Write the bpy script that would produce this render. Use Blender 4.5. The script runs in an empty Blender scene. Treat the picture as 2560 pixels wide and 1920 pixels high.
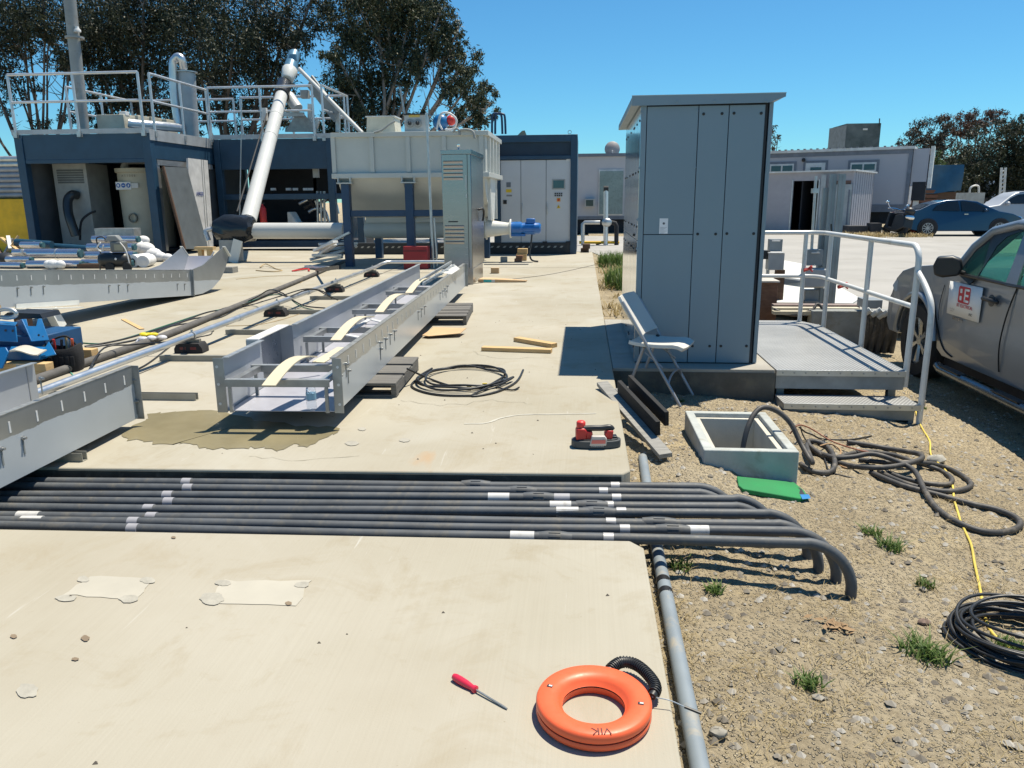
import bpy, bmesh, math, random
import numpy as np
from mathutils import Vector, Matrix, Quaternion
R = math.radians
random.seed(7); rng = np.random.default_rng(7)
scene = bpy.context.scene
COL = scene.collection

# ------------------------------------------------------------------ camera
F_PX, PITCH, ROLL, YAW, CAMZ = 1923.0, R(13.45), R(-0.45), R(-5.25), 1.38
cf = Vector((math.sin(YAW)*math.cos(PITCH), math.cos(YAW)*math.cos(PITCH), -math.sin(PITCH)))
cr = Vector((math.cos(YAW), -math.sin(YAW), 0)); cu = cr.cross(cf)
cr, cu = cr*math.cos(ROLL)+cu*math.sin(ROLL), -cr*math.sin(ROLL)+cu*math.cos(ROLL)
CAM = Vector((0, 0, CAMZ))
cam_d = bpy.data.cameras.new('camera'); cam = bpy.data.objects.new('camera', cam_d); COL.objects.link(cam)
cam.matrix_world = Matrix(((cr.x, cu.x, -cf.x, 0), (cr.y, cu.y, -cf.y, 0), (cr.z, cu.z, -cf.z, CAMZ), (0, 0, 0, 1)))
cam_d.sensor_width = 36; cam_d.lens = 36*F_PX/2560; cam_d.clip_start = 0.05; cam_d.clip_end = 6000
scene.camera = cam

# ------------------------------------------------------------------ light
SUN = Vector((.565, .52, 2.19)).normalized()
w = bpy.data.worlds.new('World'); scene.world = w; w.use_nodes = True
wn = w.node_tree; wn.nodes.clear()
sky = wn.nodes.new('ShaderNodeTexSky'); sky.sky_type = 'NISHITA'; sky.sun_disc = False
sky.sun_elevation = math.asin(SUN.z); sky.sun_rotation = math.atan2(SUN.x, SUN.y)
sky.altitude = 0; sky.air_density = 1.0; sky.dust_density = 0.0; sky.ozone_density = 5.0
bg = wn.nodes.new('ShaderNodeBackground'); bg.inputs[1].default_value = 0.086
wo = wn.nodes.new('ShaderNodeOutputWorld')
tint = wn.nodes.new('ShaderNodeMix'); tint.data_type = 'RGBA'; tint.blend_type = 'MULTIPLY'; tint.inputs[0].default_value = 1
tint.inputs[7].default_value = (.45, .89, 1.03, 1)          
wn.links.new(sky.outputs[0], tint.inputs[6]); wn.links.new(tint.outputs[2], bg.inputs[0]); wn.links.new(bg.outputs[0], wo.inputs[0])
sd = bpy.data.lights.new('sun', 'SUN'); sd.energy = 5.0; sd.angle = R(0.53); sd.color = (1.0, 0.925, 0.775)
so = bpy.data.objects.new('sun', sd); COL.objects.link(so)
so.rotation_euler = (-SUN).to_track_quat('-Z', 'Y').to_euler(); so.location = (10, 10, 40)
vs = scene.view_settings; vs.view_transform = 'Standard'; vs.look = 'None'; vs.exposure = 0.52; vs.gamma = 1; vs.use_curve_mapping = False

# ------------------------------------------------------------------ pixels to places
def ray(px, py): return (cf*F_PX + cr*(px-1280) - cu*(py-960)).normalized()
def G(px, py, z=0.0):                       # point on a level plane
    d = ray(px, py); return CAM + d*((z-CAMZ)/d.z)
def PY(px, py, y): d = ray(px, py); return CAM + d*(y/d.y)
def PX(px, py, x): d = ray(px, py); return CAM + d*(x/d.x)
def sstep(a, b, t):
    t = min(1, max(0, (t-a)/(b-a))); return t*t*(3-2*t)
def gz(x, y):                               # dirt height
    s = -.085*min(max(0, x-.6), 3.6)*(1-sstep(10, 16, y))
    n = .012*math.sin(2.1*x+.7*y)+.010*math.sin(3.7*y-1.3*x+1)+.006*math.sin(7*x+5*y)
    s += .075*math.exp(-((x-.72)**2/.05+(y-4.5)**2/.35))
    return -.195 + s + n*sstep(.3, .8, x)*(1-sstep(10, 14, y))
def D(px, py, dz=0.0):                      # point on the dirt
    z = -.2
    for _ in range(12):
        p = G(px, py, z+dz); z = .5*z+.5*gz(p.x, p.y)
    return G(px, py, z+dz)

# ------------------------------------------------------------------ materials
MATS = {}
def nodes_of(name):
    m = bpy.data.materials.new(name); m.use_nodes = True
    nt = m.node_tree; b = nt.nodes['Principled BSDF']; return m, nt, b
def nd(nt, t, **kw):
    n = nt.nodes.new(t)
    for k, v in kw.items():
        if isinstance(k, str) and k.startswith('i_'): n.inputs[k[2:].replace('_', ' ')].default_value = v
        else: setattr(n, k, v)
    return n
def noise(nt, vec, scale, detail=4, rough=.55, dist=0):
    n = nd(nt, 'ShaderNodeTexNoise'); n.inputs['Scale'].default_value = scale; n.inputs['Detail'].default_value = detail
    n.inputs['Roughness'].default_value = rough; n.inputs['Distortion'].default_value = dist
    nt.links.new(vec, n.inputs['Vector']); return n.outputs['Fac']
def ramp(nt, fac, a, b, ca=(0, 0, 0, 1), cb=(1, 1, 1, 1)):
    r = nd(nt, 'ShaderNodeValToRGB'); e = r.color_ramp.elements
    e[0].position = a; e[0].color = ca; e[1].position = b; e[1].color = cb
    nt.links.new(fac, r.inputs[0]); return r.outputs[0]
def mixc(nt, fac, a, b, mode='MIX'):
    m = nd(nt, 'ShaderNodeMix', data_type='RGBA', blend_type=mode)
    for s, v in ((0, fac), (6, a), (7, b)):
        if hasattr(v, 'is_output'): nt.links.new(v, m.inputs[s])
        else: m.inputs[s].default_value = (*v, 1) if isinstance(v, tuple) and len(v) == 3 else v
    return m.outputs[2]
def mat(name, col, rough=.6, metal=0, var=.18, vs_=3.0, bump=0, bs=80, dirt=None, dscale=4, damt=.5, rvar=.12, coat=0, stretch=None, alpha=None, spec=None):
    if name in MATS: return MATS[name]
    m, nt, b = nodes_of(name); tc = nd(nt, 'ShaderNodeTexCoord'); v = tc.outputs['Object']
    if stretch:
        mp = nd(nt, 'ShaderNodeMapping'); mp.inputs['Scale'].default_value = stretch; nt.links.new(v, mp.inputs[0]); v = mp.outputs[0]
    f = noise(nt, v, vs_, 5, .6)
    lo = tuple(c*(1-var) for c in col); hi = tuple(min(1, c*(1+var)) for c in col)
    c = mixc(nt, ramp(nt, f, .3, .7), lo, hi)
    if dirt:
        df = noise(nt, v, dscale, 6, .65, .3)
        c = mixc(nt, ramp(nt, df, .62-.25*damt, .80-.15*damt), c, dirt)
    nt.links.new(c, b.inputs['Base Color'])
    rf = nd(nt, 'ShaderNodeMapRange'); rf.inputs[3].default_value = max(.02, rough-rvar); rf.inputs[4].default_value = min(1, rough+rvar)
    nt.links.new(noise(nt, v, vs_*4, 3), rf.inputs[0]); nt.links.new(rf.outputs[0], b.inputs['Roughness'])
    b.inputs['Metallic'].default_value = metal
    if coat: b.inputs['Coat Weight'].default_value = coat; b.inputs['Coat Roughness'].default_value = .04
    if spec is not None: b.inputs['Specular IOR Level'].default_value = spec
    if bump:
        bn = nd(nt, 'ShaderNodeBump'); bn.inputs['Strength'].default_value = bump; bn.inputs['Distance'].default_value = .01
        nt.links.new(noise(nt, v, bs, 6, .6), bn.inputs['Height']); nt.links.new(bn.outputs[0], b.inputs['Normal'])
    if alpha: b.inputs['Alpha'].default_value = alpha
    MATS[name] = m; return m

def mat_slab():
    m, nt, b = nodes_of('slab_concrete'); tc = nd(nt, 'ShaderNodeTexCoord'); v = tc.outputs['Object']
    base = mixc(nt, ramp(nt, noise(nt, v, .55, 6, .6), .35, .68), (.355, .322, .255), (.415, .388, .325))
    base = mixc(nt, ramp(nt, noise(nt, v, 2.4, 8, .7, .6), .52, .78), base, (.315, .268, .188))
    base = mixc(nt, ramp(nt, noise(nt, v, .9, 4, .5, .8), .60, .74), base, (.42, .40, .345))
    base = mixc(nt, ramp(nt, noise(nt, v, .28, 3, .5, .4), .42, .62), base, (.90, .90, .87), 'MULTIPLY')
    base = mixc(nt, ramp(nt, noise(nt, v, 6.5, 6, .7, 1.0), .60, .72), base, (.93, .91, .87), 'MULTIPLY')
    mp = nd(nt, 'ShaderNodeMapping'); mp.inputs['Scale'].default_value = (120, 1.1, 1); nt.links.new(v, mp.inputs[0])   # broom finish
    br = noise(nt, mp.outputs[0], 1.0, 3, .6)
    base = mixc(nt, ramp(nt, br, .3, .72), base, (.955, .95, .945), 'MULTIPLY')
    mp2 = nd(nt, 'ShaderNodeMapping'); mp2.inputs['Scale'].default_value = (9, .5, 1); mp2.inputs['Rotation'].default_value = (0, 0, R(38)); nt.links.new(v, mp2.inputs[0])
    sc = noise(nt, mp2.outputs[0], 2.2, 6, .7, .5)
    base = mixc(nt, ramp(nt, sc, .66, .74), base, (.44, .42, .37))
    sp = noise(nt, v, 55, 2, .5)
    base = mixc(nt, ramp(nt, sp, .76, .80), base, (.27, .24, .18))
    rust = noise(nt, v, .8, 5, .6, 1.2)
    base = mixc(nt, ramp(nt, rust, .68, .80), base, (.385, .27, .165))
    nt.links.new(base, b.inputs['Base Color']); b.inputs['Roughness'].default_value = .85; b.inputs['Specular IOR Level'].default_value = .25
    bn = nd(nt, 'ShaderNodeBump'); bn.inputs['Strength'].default_value = .2; bn.inputs['Distance'].default_value = .003
    add = nd(nt, 'ShaderNodeMath', operation='ADD'); nt.links.new(br, add.inputs[0]); nt.links.new(noise(nt, v, 160, 4), add.inputs[1])
    nt.links.new(add.outputs[0], bn.inputs['Height']); nt.links.new(bn.outputs[0], b.inputs['Normal'])
    return m
def mat_dirt():
    m, nt, b = nodes_of('dirt_gravel'); tc = nd(nt, 'ShaderNodeTexCoord'); v = tc.outputs['Object']
    c = mixc(nt, ramp(nt, noise(nt, v, 1.3, 7, .65), .32, .7), (.46, .375, .24), (.66, .56, .39))
    c = mixc(nt, ramp(nt, noise(nt, v, 28, 6, .7), .35, .68), c, (.60, .58, .55), 'MULTIPLY')
    c = mixc(nt, ramp(nt, noise(nt, v, 2.1, 6, .7, .8), .55, .72), c, (.64, .52, .315))
    vo = nd(nt, 'ShaderNodeTexVoronoi'); vo.inputs['Scale'].default_value = 70; nt.links.new(v, vo.inputs['Vector'])
    peb = ramp(nt, vo.outputs['Distance'], .18, .42, (1, 1, 1, 1), (0, 0, 0, 1))
    c = mixc(nt, .35, c, mixc(nt, peb, (.21, .175, .125), (.68, .60, .47)))
    nt.links.new(c, b.inputs['Base Color']); b.inputs['Roughness'].default_value = .95; b.inputs['Specular IOR Level'].default_value = .15
    bn = nd(nt, 'ShaderNodeBump'); bn.inputs['Strength'].default_value = 1.0; bn.inputs['Distance'].default_value = .02
    add = nd(nt, 'ShaderNodeMath', operation='ADD'); nt.links.new(peb, add.inputs[0]); nt.links.new(noise(nt, v, 45, 8, .75), add.inputs[1])
    nt.links.new(add.outputs[0], bn.inputs['Height']); nt.links.new(bn.outputs[0], b.inputs['Normal'])
    return m
def mat_film(name, zsplit, top, low, amp=.02, axis='Z', rough=(.32, .30), metal=(.75, .0)):     # bare steel above, torn protective film below
    m, nt, b = nodes_of(name); tc = nd(nt, 'ShaderNodeTexCoord'); v = tc.outputs['Object']
    sx = nd(nt, 'ShaderNodeSeparateXYZ'); nt.links.new(v, sx.inputs[0])
    n = noise(nt, v, 2.2, 5, .7); ma = nd(nt, 'ShaderNodeMath', operation='MULTIPLY_ADD'); nt.links.new(n, ma.inputs[0])
    ma.inputs[1].default_value = amp*4; nt.links.new(sx.outputs[axis], ma.inputs[2])
    gt = nd(nt, 'ShaderNodeMath', operation='GREATER_THAN'); nt.links.new(ma.outputs[0], gt.inputs[0]); gt.inputs[1].default_value = zsplit+amp*2
    var = noise(nt, v, 1.5, 5, .6)
    t = mixc(nt, ramp(nt, var, .3, .7), tuple(c*.82 for c in top), tuple(min(1, c*1.12) for c in top))
    l = mixc(nt, ramp(nt, var, .3, .7), tuple(c*.92 for c in low), tuple(min(1, c*1.06) for c in low))
    nt.links.new(mixc(nt, gt.outputs[0], l, t), b.inputs['Base Color'])
    for nm, ab in (('Roughness', rough), ('Metallic', metal)):
        mr = nd(nt, 'ShaderNodeMapRange'); mr.inputs[3].default_value = ab[1]; mr.inputs[4].default_value = ab[0]
        nt.links.new(gt.outputs[0], mr.inputs[0]); nt.links.new(mr.outputs[0], b.inputs[nm])
    return m
def mat_wood(name, a, c2, rough=.8, axis=(1, 14, 14)):
    m, nt, b = nodes_of(name); tc = nd(nt, 'ShaderNodeTexCoord')
    mp = nd(nt, 'ShaderNodeMapping'); mp.inputs['Scale'].default_value = axis; nt.links.new(tc.outputs['Object'], mp.inputs[0])
    f = noise(nt, mp.outputs[0], 4, 8, .7, .4)
    nt.links.new(mixc(nt, ramp(nt, f, .3, .7), a, c2), b.inputs['Base Color']); b.inputs['Roughness'].default_value = rough
    bn = nd(nt, 'ShaderNodeBump'); bn.inputs['Strength'].default_value = .4; bn.inputs['Distance'].default_value = .006
    nt.links.new(f, bn.inputs['Height']); nt.links.new(bn.outputs[0], b.inputs['Normal']); return m
def mat_leaf(name, cols, trans=.25):
    m, nt, b = nodes_of(name); g = nd(nt, 'ShaderNodeNewGeometry')
    r = nd(nt, 'ShaderNodeValToRGB'); e = r.color_ramp.elements
    while len(e) < len(cols): e.new(.5)
    for i, c in enumerate(cols): e[i].position = i/(len(cols)-1); e[i].color = (*c, 1)
    nt.links.new(g.outputs['Random Per Island'], r.inputs[0]); nt.links.new(r.outputs[0], b.inputs['Base Color'])
    b.inputs['Roughness'].default_value = .55; b.inputs['Specular IOR Level'].default_value = .3
    tr = nd(nt, 'ShaderNodeBsdfTranslucent'); nt.links.new(r.outputs[0], tr.inputs[0])
    mx = nd(nt, 'ShaderNodeMixShader'); mx.inputs[0].default_value = trans
    nt.links.new(b.outputs[0], mx.inputs[1]); nt.links.new(tr.outputs[0], mx.inputs[2])
    nt.links.new(mx.outputs[0], nt.nodes['Material Output'].inputs[0]); return m
def mat_grate():
    m, nt, b = nodes_of('grip_grating'); tc = nd(nt, 'ShaderNodeTexCoord'); v = tc.outputs['Object']
    br = nd(nt, 'ShaderNodeTexBrick'); br.inputs['Scale'].default_value = 1; br.inputs['Brick Width'].default_value = .03; br.inputs['Row Height'].default_value = .022
    br.inputs['Mortar Size'].default_value = .0075; br.inputs['Mortar Smooth'].default_value = .4
    nt.links.new(v, br.inputs['Vector'])
    c = mixc(nt, br.outputs['Fac'], (.055, .06, .065), (.46, .46, .45)); c = mixc(nt, ramp(nt, noise(nt, v, 2, 5), .35, .65), c, (.8, .8, .8), 'MULTIPLY')
    nt.links.new(c, b.inputs['Base Color']); b.inputs['Metallic'].default_value = .3; b.inputs['Roughness'].default_value = .5
    bn = nd(nt, 'ShaderNodeBump'); bn.inputs['Strength'].default_value = .8; bn.inputs['Distance'].default_value = .006
    nt.links.new(br.outputs['Fac'], bn.inputs['Height']); nt.links.new(bn.outputs[0], b.inputs['Normal']); return m
def mat_glass(name, col, rough=.02, trans=.85):
    m, nt, b = nodes_of(name); b.inputs['Base Color'].default_value = (*col, 1); b.inputs['Roughness'].default_value = rough
    b.inputs['Transmission Weight'].default_value = trans; b.inputs['IOR'].default_value = 1.1; return m

SLAB = mat_slab(); DIRT = mat_dirt(); GRATE = mat_grate()
WHITE_P = mat('white_paint', (.62, .62, .61), .45, dirt=(.55, .5, .4), damt=.25)
BLACK_PL = mat('black_plastic', (.018, .019, .021), .45)
RUBBER = mat('black_rubber', (.02, .02, .022), .75, bump=.2)
CONDUIT = mat('conduit_grey', (.075, .082, .09), .6, var=.22, vs_=9, dirt=(.13, .12, .10), dscale=14, damt=.4)
PVC = mat('pvc_blue_grey', (.20, .235, .265), .55, var=.12, dirt=(.35, .31, .24), dscale=9, damt=.3)
TAPE_GREY = mat('grey_band', (.33, .325, .345), .5); TAPE_WHITE = mat('white_label', (.56, .55, .53), .6, dirt=(.4, .38, .35), damt=.4, dscale=30)
BLACK_TAPE = mat('black_tape', (.012, .012, .013), .4)
GALV = mat('galvanised', (.50, .52, .52), .42, .75, var=.16, vs_=6)
STEEL_D = mat('bare_steel', (.33, .34, .34), .42, .7, var=.2, vs_=8)
STAINLESS = mat('stainless', (.34, .335, .33), .25, 1.0, var=.04, vs_=2, rvar=.06, stretch=(1, 1, 10))
ALU = mat('aluminium', (.62, .64, .66), .35, .85, var=.1)
RAILGAL = mat('rail_galvanised', (.58, .60, .62), .4, .6, var=.12)
NAVY = mat('navy_paint', (.016, .052, .098), .45, var=.15)
NAVY_F = mat('frame_navy', (.012, .045, .105), .42, var=.12)
CREAM = mat('cream_steel', (.50, .51, .475), .42, var=.07, vs_=1.2)
CREAM_W = mat('light_paint', (.66, .66, .62), .38, var=.08)
CABGREY = mat('cabinet_grey', (.52, .535, .55), .5, var=.05, vs_=1)
PANELGREY = mat('panel_grey', (.20, .275, .33), .42, .15, var=.05, vs_=.8)
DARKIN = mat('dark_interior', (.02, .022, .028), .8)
BLUE = mat('motor_blue', (.01, .125, .40), .35, coat=.3)
BLUE2 = mat('machine_blue', (.008, .14, .36), .38, var=.1, coat=.2)
RED = mat('red_plastic', (.52, .028, .025), .4); REDBOX = mat('red_box', (.26, .012, .018), .5)
ORANGE = mat('orange_plastic', (.78, .125, .045), .42, var=.05, vs_=14, spec=.4)
GREEN_F = mat('green_foam', (.015, .20, .06), .8, bump=.2, bs=200)
WOOD = mat_wood('fresh_wood', (.45, .28, .12), (.62, .44, .22)); WOOD_G = mat_wood('grey_wood', (.16, .155, .145), (.34, .33, .30)); WOOD_D = mat_wood('dark_wood', (.07, .04, .028), (.15, .085, .05))
PALLETW = mat_wood('pallet_wood', (.075, .072, .068), (.18, .17, .155))
CARD = mat('cardboard', (.50, .34, .19), .85, var=.1)
CONC = mat('grey_concrete', (.24, .25, .24), .9, var=.2, vs_=4, bump=.4, bs=60, dirt=(.2, .19, .16), dscale=6, damt=.4)
CONC_L = mat('pale_concrete', (.40, .38, .34), .9, var=.1, bump=.3, bs=60)
YELLOW = mat('yellow_rope', (.66, .50, .09), .7); YEL_C = mat('yellow_paint', (.72, .42, .005), .5)
CABLE = mat('cable_black', (.02, .021, .023), .42, var=.3, vs_=10); HOSEB = mat('dusty_cable', (.055, .052, .05), .6, var=.3, vs_=12, dirt=(.20, .17, .13), dscale=10, damt=.35)
TRUCKG = mat('truck_grey', (.27, .29, .315), .32, .45, var=.03, rvar=.02, coat=.35)
CARBLUE = mat('car_blue', (.003, .034, .085), .25, .2, var=.03, rvar=.02, coat=.6)
CARSIL = mat('suv_silver', (.36, .38, .41), .42, .25, var=.03, rvar=.02)
GLASSD = mat('dark_glass', (.012, .016, .02), .06, 0, var=.1, spec=.6)
CHROME = mat('chrome', (.75, .76, .78), .12, 1); TYRE = mat('tyre', (.022, .022, .023), .85, bump=.3, bs=60)
WHITE_PL = mat('white_plastic', (.62, .60, .55), .42, var=.03)

# ------------------------------------------------------------------ builders
FRAMES = {}
def _props(o, label=None, cat=None, group=None, kind=None):
    if label: o['label'] = label
    if cat: o['category'] = cat
    if group: o['group'] = group
    if kind: o['kind'] = kind
    return o
def thing(name, label, cat, loc=(0, 0, 0), rz=0.0, group=None, rot=None):
    o = bpy.data.objects.new(name, None); COL.objects.link(o); o.empty_display_size = .1
    M = Matrix.Translation(Vector(loc)) @ (Matrix.Rotation(rz, 4, 'Z') if rot is None else rot)
    o.matrix_world = M; FRAMES[o] = M
    return _props(o, label, cat, group)
class B:
    def __init__(s): s.v = []; s.f = []
    def add(s, vs, fs):
        n = len(s.v); s.v += [tuple(p) for p in vs]; s.f += [tuple(i+n for i in q) for q in fs]; return s
    def box(s, x0, x1, y0, y1, z0, z1, M=None):
        vs = [Vector((x, y, z)) for z in (z0, z1) for y in (y0, y1) for x in (x0, x1)]
        if M is not None: vs = [M @ p for p in vs]
        return s.add(vs, [(0, 2, 3, 1), (4, 5, 7, 6), (0, 1, 5, 4), (1, 3, 7, 5), (3, 2, 6, 7), (2, 0, 4, 6)])
    def cbox(s, c, d, M=None):
        h = [a/2 for a in d]; T = Matrix.Translation(Vector(c)) @ (M if M is not None else Matrix())
        return s.box(-h[0], h[0], -h[1], h[1], -h[2], h[2], T)
    def beam(s, a, b, w_, h_, up=(0, 0, 1)):            # rectangular bar between two points
        a, b = Vector(a), Vector(b); d = b-a; L = d.length; d.normalize()
        x = d.cross(Vector(up));
        if x.length < 1e-4: x = d.cross(Vector((0, 1, 0)))
        x.normalize(); z = x.cross(d)
        M = Matrix(((x.x, d.x, z.x, a.x), (x.y, d.y, z.y, a.y), (x.z, d.z, z.z, a.z), (0, 0, 0, 1)))
        return s.box(-w_/2, w_/2, 0, L, -h_/2, h_/2, M)
    def tube(s, pts, r, n=10, cap=True, closed=False):
        pts = [Vector(p) for p in pts]; m = len(pts)
        if not hasattr(r, '__len__'): r = [r]*m
        t0 = None; rings = []
        for i, p in enumerate(pts):
            a = pts[(i-1) % m] if (i > 0 or closed) else p; c = pts[(i+1) % m] if (i < m-1 or closed) else p
            t = (c-a)
            t = t.normalized() if t.length > 1e-9 else Vector((0, 0, 1))
            if t0 is None:
                u = t.cross(Vector((0, 0, 1)))
                if u.length < 1e-3: u = t.cross(Vector((1, 0, 0)))
                u.normalize()
            else:
                u = u - t*u.dot(t)
                if u.length < 1e-6: u = t.orthogonal()
                u.normalize()
            vv = t.cross(u); t0 = t
            rings.append([p+(u*math.cos(2*math.pi*k/n)+vv*math.sin(2*math.pi*k/n))*r[i] for k in range(n)])
        fs = []
        for i in range(m if closed else m-1):
            j = (i+1) % m
            for k in range(n): fs.append((i*n+k, i*n+(k+1) % n, j*n+(k+1) % n, j*n+k))
        if cap and not closed: fs += [tuple(range(n))[::-1], tuple((m-1)*n+k for k in range(n))]
        return s.add([p for q in rings for p in q], fs)
    def cyl(s, a, b, r, n=16, r2=None): return s.tube([a, b], [r, r if r2 is None else r2], n)
    def lathe(s, prof, n=32, M=None, closed=False):     # (r, z) profile about z
        M = M if M is not None else Matrix(); m = len(prof)
        vs = [M @ Vector((r*math.cos(2*math.pi*k/n), r*math.sin(2*math.pi*k/n), z)) for r, z in prof for k in range(n)]
        fs = [(i*n+k, i*n+(k+1) % n, ((i+1) % m)*n+(k+1) % n, ((i+1) % m)*n+k) for i in range(m if closed else m-1) for k in range(n)]
        if not closed: fs += [tuple(range(n))[::-1], tuple((m-1)*n+k for k in range(n))]
        return s.add(vs, fs)
    def prism(s, poly, a, b, axis='x', M=None):         # 2-D outline pushed from a to b along an axis
        def P(u, v_, t): return Vector({'x': (t, u, v_), 'y': (u, t, v_), 'z': (u, v_, t)}[axis])
        n = len(poly); vs = [P(u, v_, a) for u, v_ in poly]+[P(u, v_, b) for u, v_ in poly]
        if M is not None: vs = [M @ p for p in vs]
        return s.add(vs, [tuple(range(n))[::-1], tuple(range(n, 2*n))]+[(i, (i+1) % n, n+(i+1) % n, n+i) for i in range(n)])
    def ball(s, c, r, n=12, sc=(1, 1, 1), M=None):
        prof = [(max(1e-4, math.sin(math.pi*i/n))*r, -math.cos(math.pi*i/n)*r) for i in range(n+1)]
        T = Matrix.Translation(Vector(c)) @ (M if M is not None else Matrix()) @ Matrix.Diagonal((*sc, 1))
        return s.lathe(prof, 2*n, T)
    def sheet(s, pts, z=None): return s.add([(p[0], p[1], p[2] if z is None else z) for p in pts], [tuple(range(len(pts)))])
    def mesh(s, name, smooth=35, fix=True):
        me = bpy.data.meshes.new(name); me.from_pydata(s.v, [], s.f)
        if fix:
            bm = bmesh.new(); bm.from_mesh(me); bmesh.ops.recalc_face_normals(bm, faces=bm.faces); bm.to_mesh(me); bm.free()
        if smooth:
            me.polygons.foreach_set('use_smooth', [True]*len(me.polygons)); me.set_sharp_from_angle(angle=R(smooth))
        return me
    def build(s, name, m, parent=None, world=False, bevel=0, smooth=35, **props):
        if world and parent is not None:
            inv = FRAMES[root_of(parent)].inverted(); s.v = [tuple(inv @ Vector(p)) for p in s.v]
        me = s.mesh(name, smooth); me.materials.append(m)
        o = bpy.data.objects.new(name, me); COL.objects.link(o)
        if parent is not None: o.parent = parent
        if bevel:
            md = o.modifiers.new('bevel', 'BEVEL'); md.width = bevel; md.segments = 2; md.limit_method = 'ANGLE'; md.angle_limit = R(40)
        return _props(o, **props)
def root_of(o):
    while o.parent is not None: o = o.parent
    return o
def single(name, b, m, label, cat, group=None, bevel=0, smooth=35, kind=None, origin=None):     # a thing that is one mesh
    if origin is None:
        a = np.array(b.v); origin = (a[:, 0].mean(), a[:, 1].mean(), a[:, 2].min())
    b.v = [(p[0]-origin[0], p[1]-origin[1], p[2]-origin[2]) for p in b.v]
    o = b.build(name, m, None, bevel=bevel, smooth=smooth); o.location = origin
    return _props(o, label, cat, group, kind)
def struct(name, b, m, bevel=0, parent=None, smooth=35):
    return b.build(name, m, parent, bevel=bevel, smooth=smooth, kind=None if parent else 'structure')
def piece(name, me, parent, loc=(0, 0, 0), M=None):     # alike pieces share one mesh
    o = bpy.data.objects.new(name, me); COL.objects.link(o); o.parent = parent
    if M is not None: o.matrix_local = M
    else: o.location = loc
    return o
def cmesh(b, name, m, smooth=35): me = b.mesh(name, smooth); me.materials.append(m); return me
def spline(pts, n=8, closed=False):
    P = [Vector(p) for p in pts]; out = []; m = len(P)
    for i in range(m if closed else m-1):
        p0 = P[(i-1) % m] if (i or closed) else P[0]; p1 = P[i]; p2 = P[(i+1) % m]; p3 = P[(i+2) % m] if (i < m-2 or closed) else P[-1]
        for k in range(n):
            t = k/n; out.append(.5*((2*p1)+(p2-p0)*t+(2*p0-5*p1+4*p2-p3)*t*t+(3*p1-p0-3*p2+p3)*t**3))
    if not closed: out.append(P[-1])
    return out
def text(s, size, m, parent, M, name='lettering', depth=.0, sx=1.0, align='CENTER'):
    cu_ = bpy.data.curves.new('txt', 'FONT'); cu_.body = s; cu_.size = size; cu_.align_x = align; cu_.align_y = 'CENTER'; cu_.extrude = depth; cu_.resolution_u = 2
    t = bpy.data.objects.new('txt', cu_); COL.objects.link(t)
    dg = bpy.context.evaluated_depsgraph_get(); me = bpy.data.meshes.new_from_object(t.evaluated_get(dg))
    bpy.data.objects.remove(t); me.name = name; me.materials.clear(); me.materials.append(m)
    me.transform(M @ Matrix.Diagonal((sx, 1, 1, 1)))
    o = bpy.data.objects.new(name, me); COL.objects.link(o); o.parent = parent; return o
FACE_Y = Matrix.Rotation(R(90), 4, 'X')                 # text standing, read looking along +y
# ================================================================== THE SETTING
VX0, VX1, VY0, VY1, VZ = .729, 1.276, 4.40, 5.27, -.06            # cable vault
def ground_mesh():
    xs = [-900, -300, -120, -60, -30, -10, -3, 0] + list(np.arange(.2, 4.6, .035)) + [5, 5.5, 6, 7, 8, 10, 12, 15, 18, 22, 30, 40, 60, 90, 150, 300, 900]
    ys = [-60, -20, -6, -2, 0, .4] + list(np.arange(.8, 10.2, .04)) + [10.5, 11, 12, 13, 14, 15, 16, 18, 20, 25, 30, 40, 60, 100, 200, 400, 1200]
    nx, ny = len(xs), len(ys); V = []; Fc = []
    for j, y in enumerate(ys):
        for i, x in enumerate(xs):
            z = gz(x, y)
            if .2 < x < 4.6 and .8 < y < 10.2: z += rng.normal(0, .0045)
            if x < .25: z = -.26
            if y > 60: z += -.3
            V.append((x, y, z))
    for j in range(ny-1):
        for i in range(nx-1):
            cx, cy = (xs[i]+xs[i+1])/2, (ys[j]+ys[j+1])/2
            if VX0+.015 < cx < VX1-.015 and VY0+.015 < cy < VY1-.015: continue
            Fc.append((j*nx+i, j*nx+i+1, (j+1)*nx+i+1, (j+1)*nx+i))
    b = B(); b.v = V; b.f = Fc
    return b
struct('ground', ground_mesh(), DIRT, smooth=60)

near = struct('concrete_slab', B().prism([(-40, -9), (.265, -9), (.265, 2.925), (.212, 2.99), (-40, 2.99-.03*40)], -.30, 0, 'z'), SLAB, bevel=.008)
far = struct('concrete_slab', B().prism([(-40, 3.79-.037*40), (.222, 3.79), (.265, 3.852), (.265, 21.2), (-40, 24.5)], -.30, 0, 'z'), SLAB, bevel=.008)
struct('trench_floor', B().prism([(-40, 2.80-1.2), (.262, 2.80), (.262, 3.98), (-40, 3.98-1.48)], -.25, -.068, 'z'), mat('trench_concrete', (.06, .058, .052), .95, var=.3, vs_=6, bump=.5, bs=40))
pad = struct('cabinet_pad', B().box(.268, 1.60, 6.39, 9.1, -.6, -.003), mat('pad_concrete', (.33, .31, .27), .9, var=.12, vs_=3, bump=.3, bs=90, dirt=(.30, .26, .19), damt=.3), bevel=.006)
B().box(.262, 1.606, 6.386, 6.3895, -.6, -.03).build('pad_face', mat('pad_face_dark', (.105, .10, .085), .95, var=.3, vs_=5, bump=.5, bs=50, dirt=(.17, .15, .11), dscale=5, damt=.4), pad)  # weathered concrete plate, coloured darker to deepen the shade on the pad front
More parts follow.
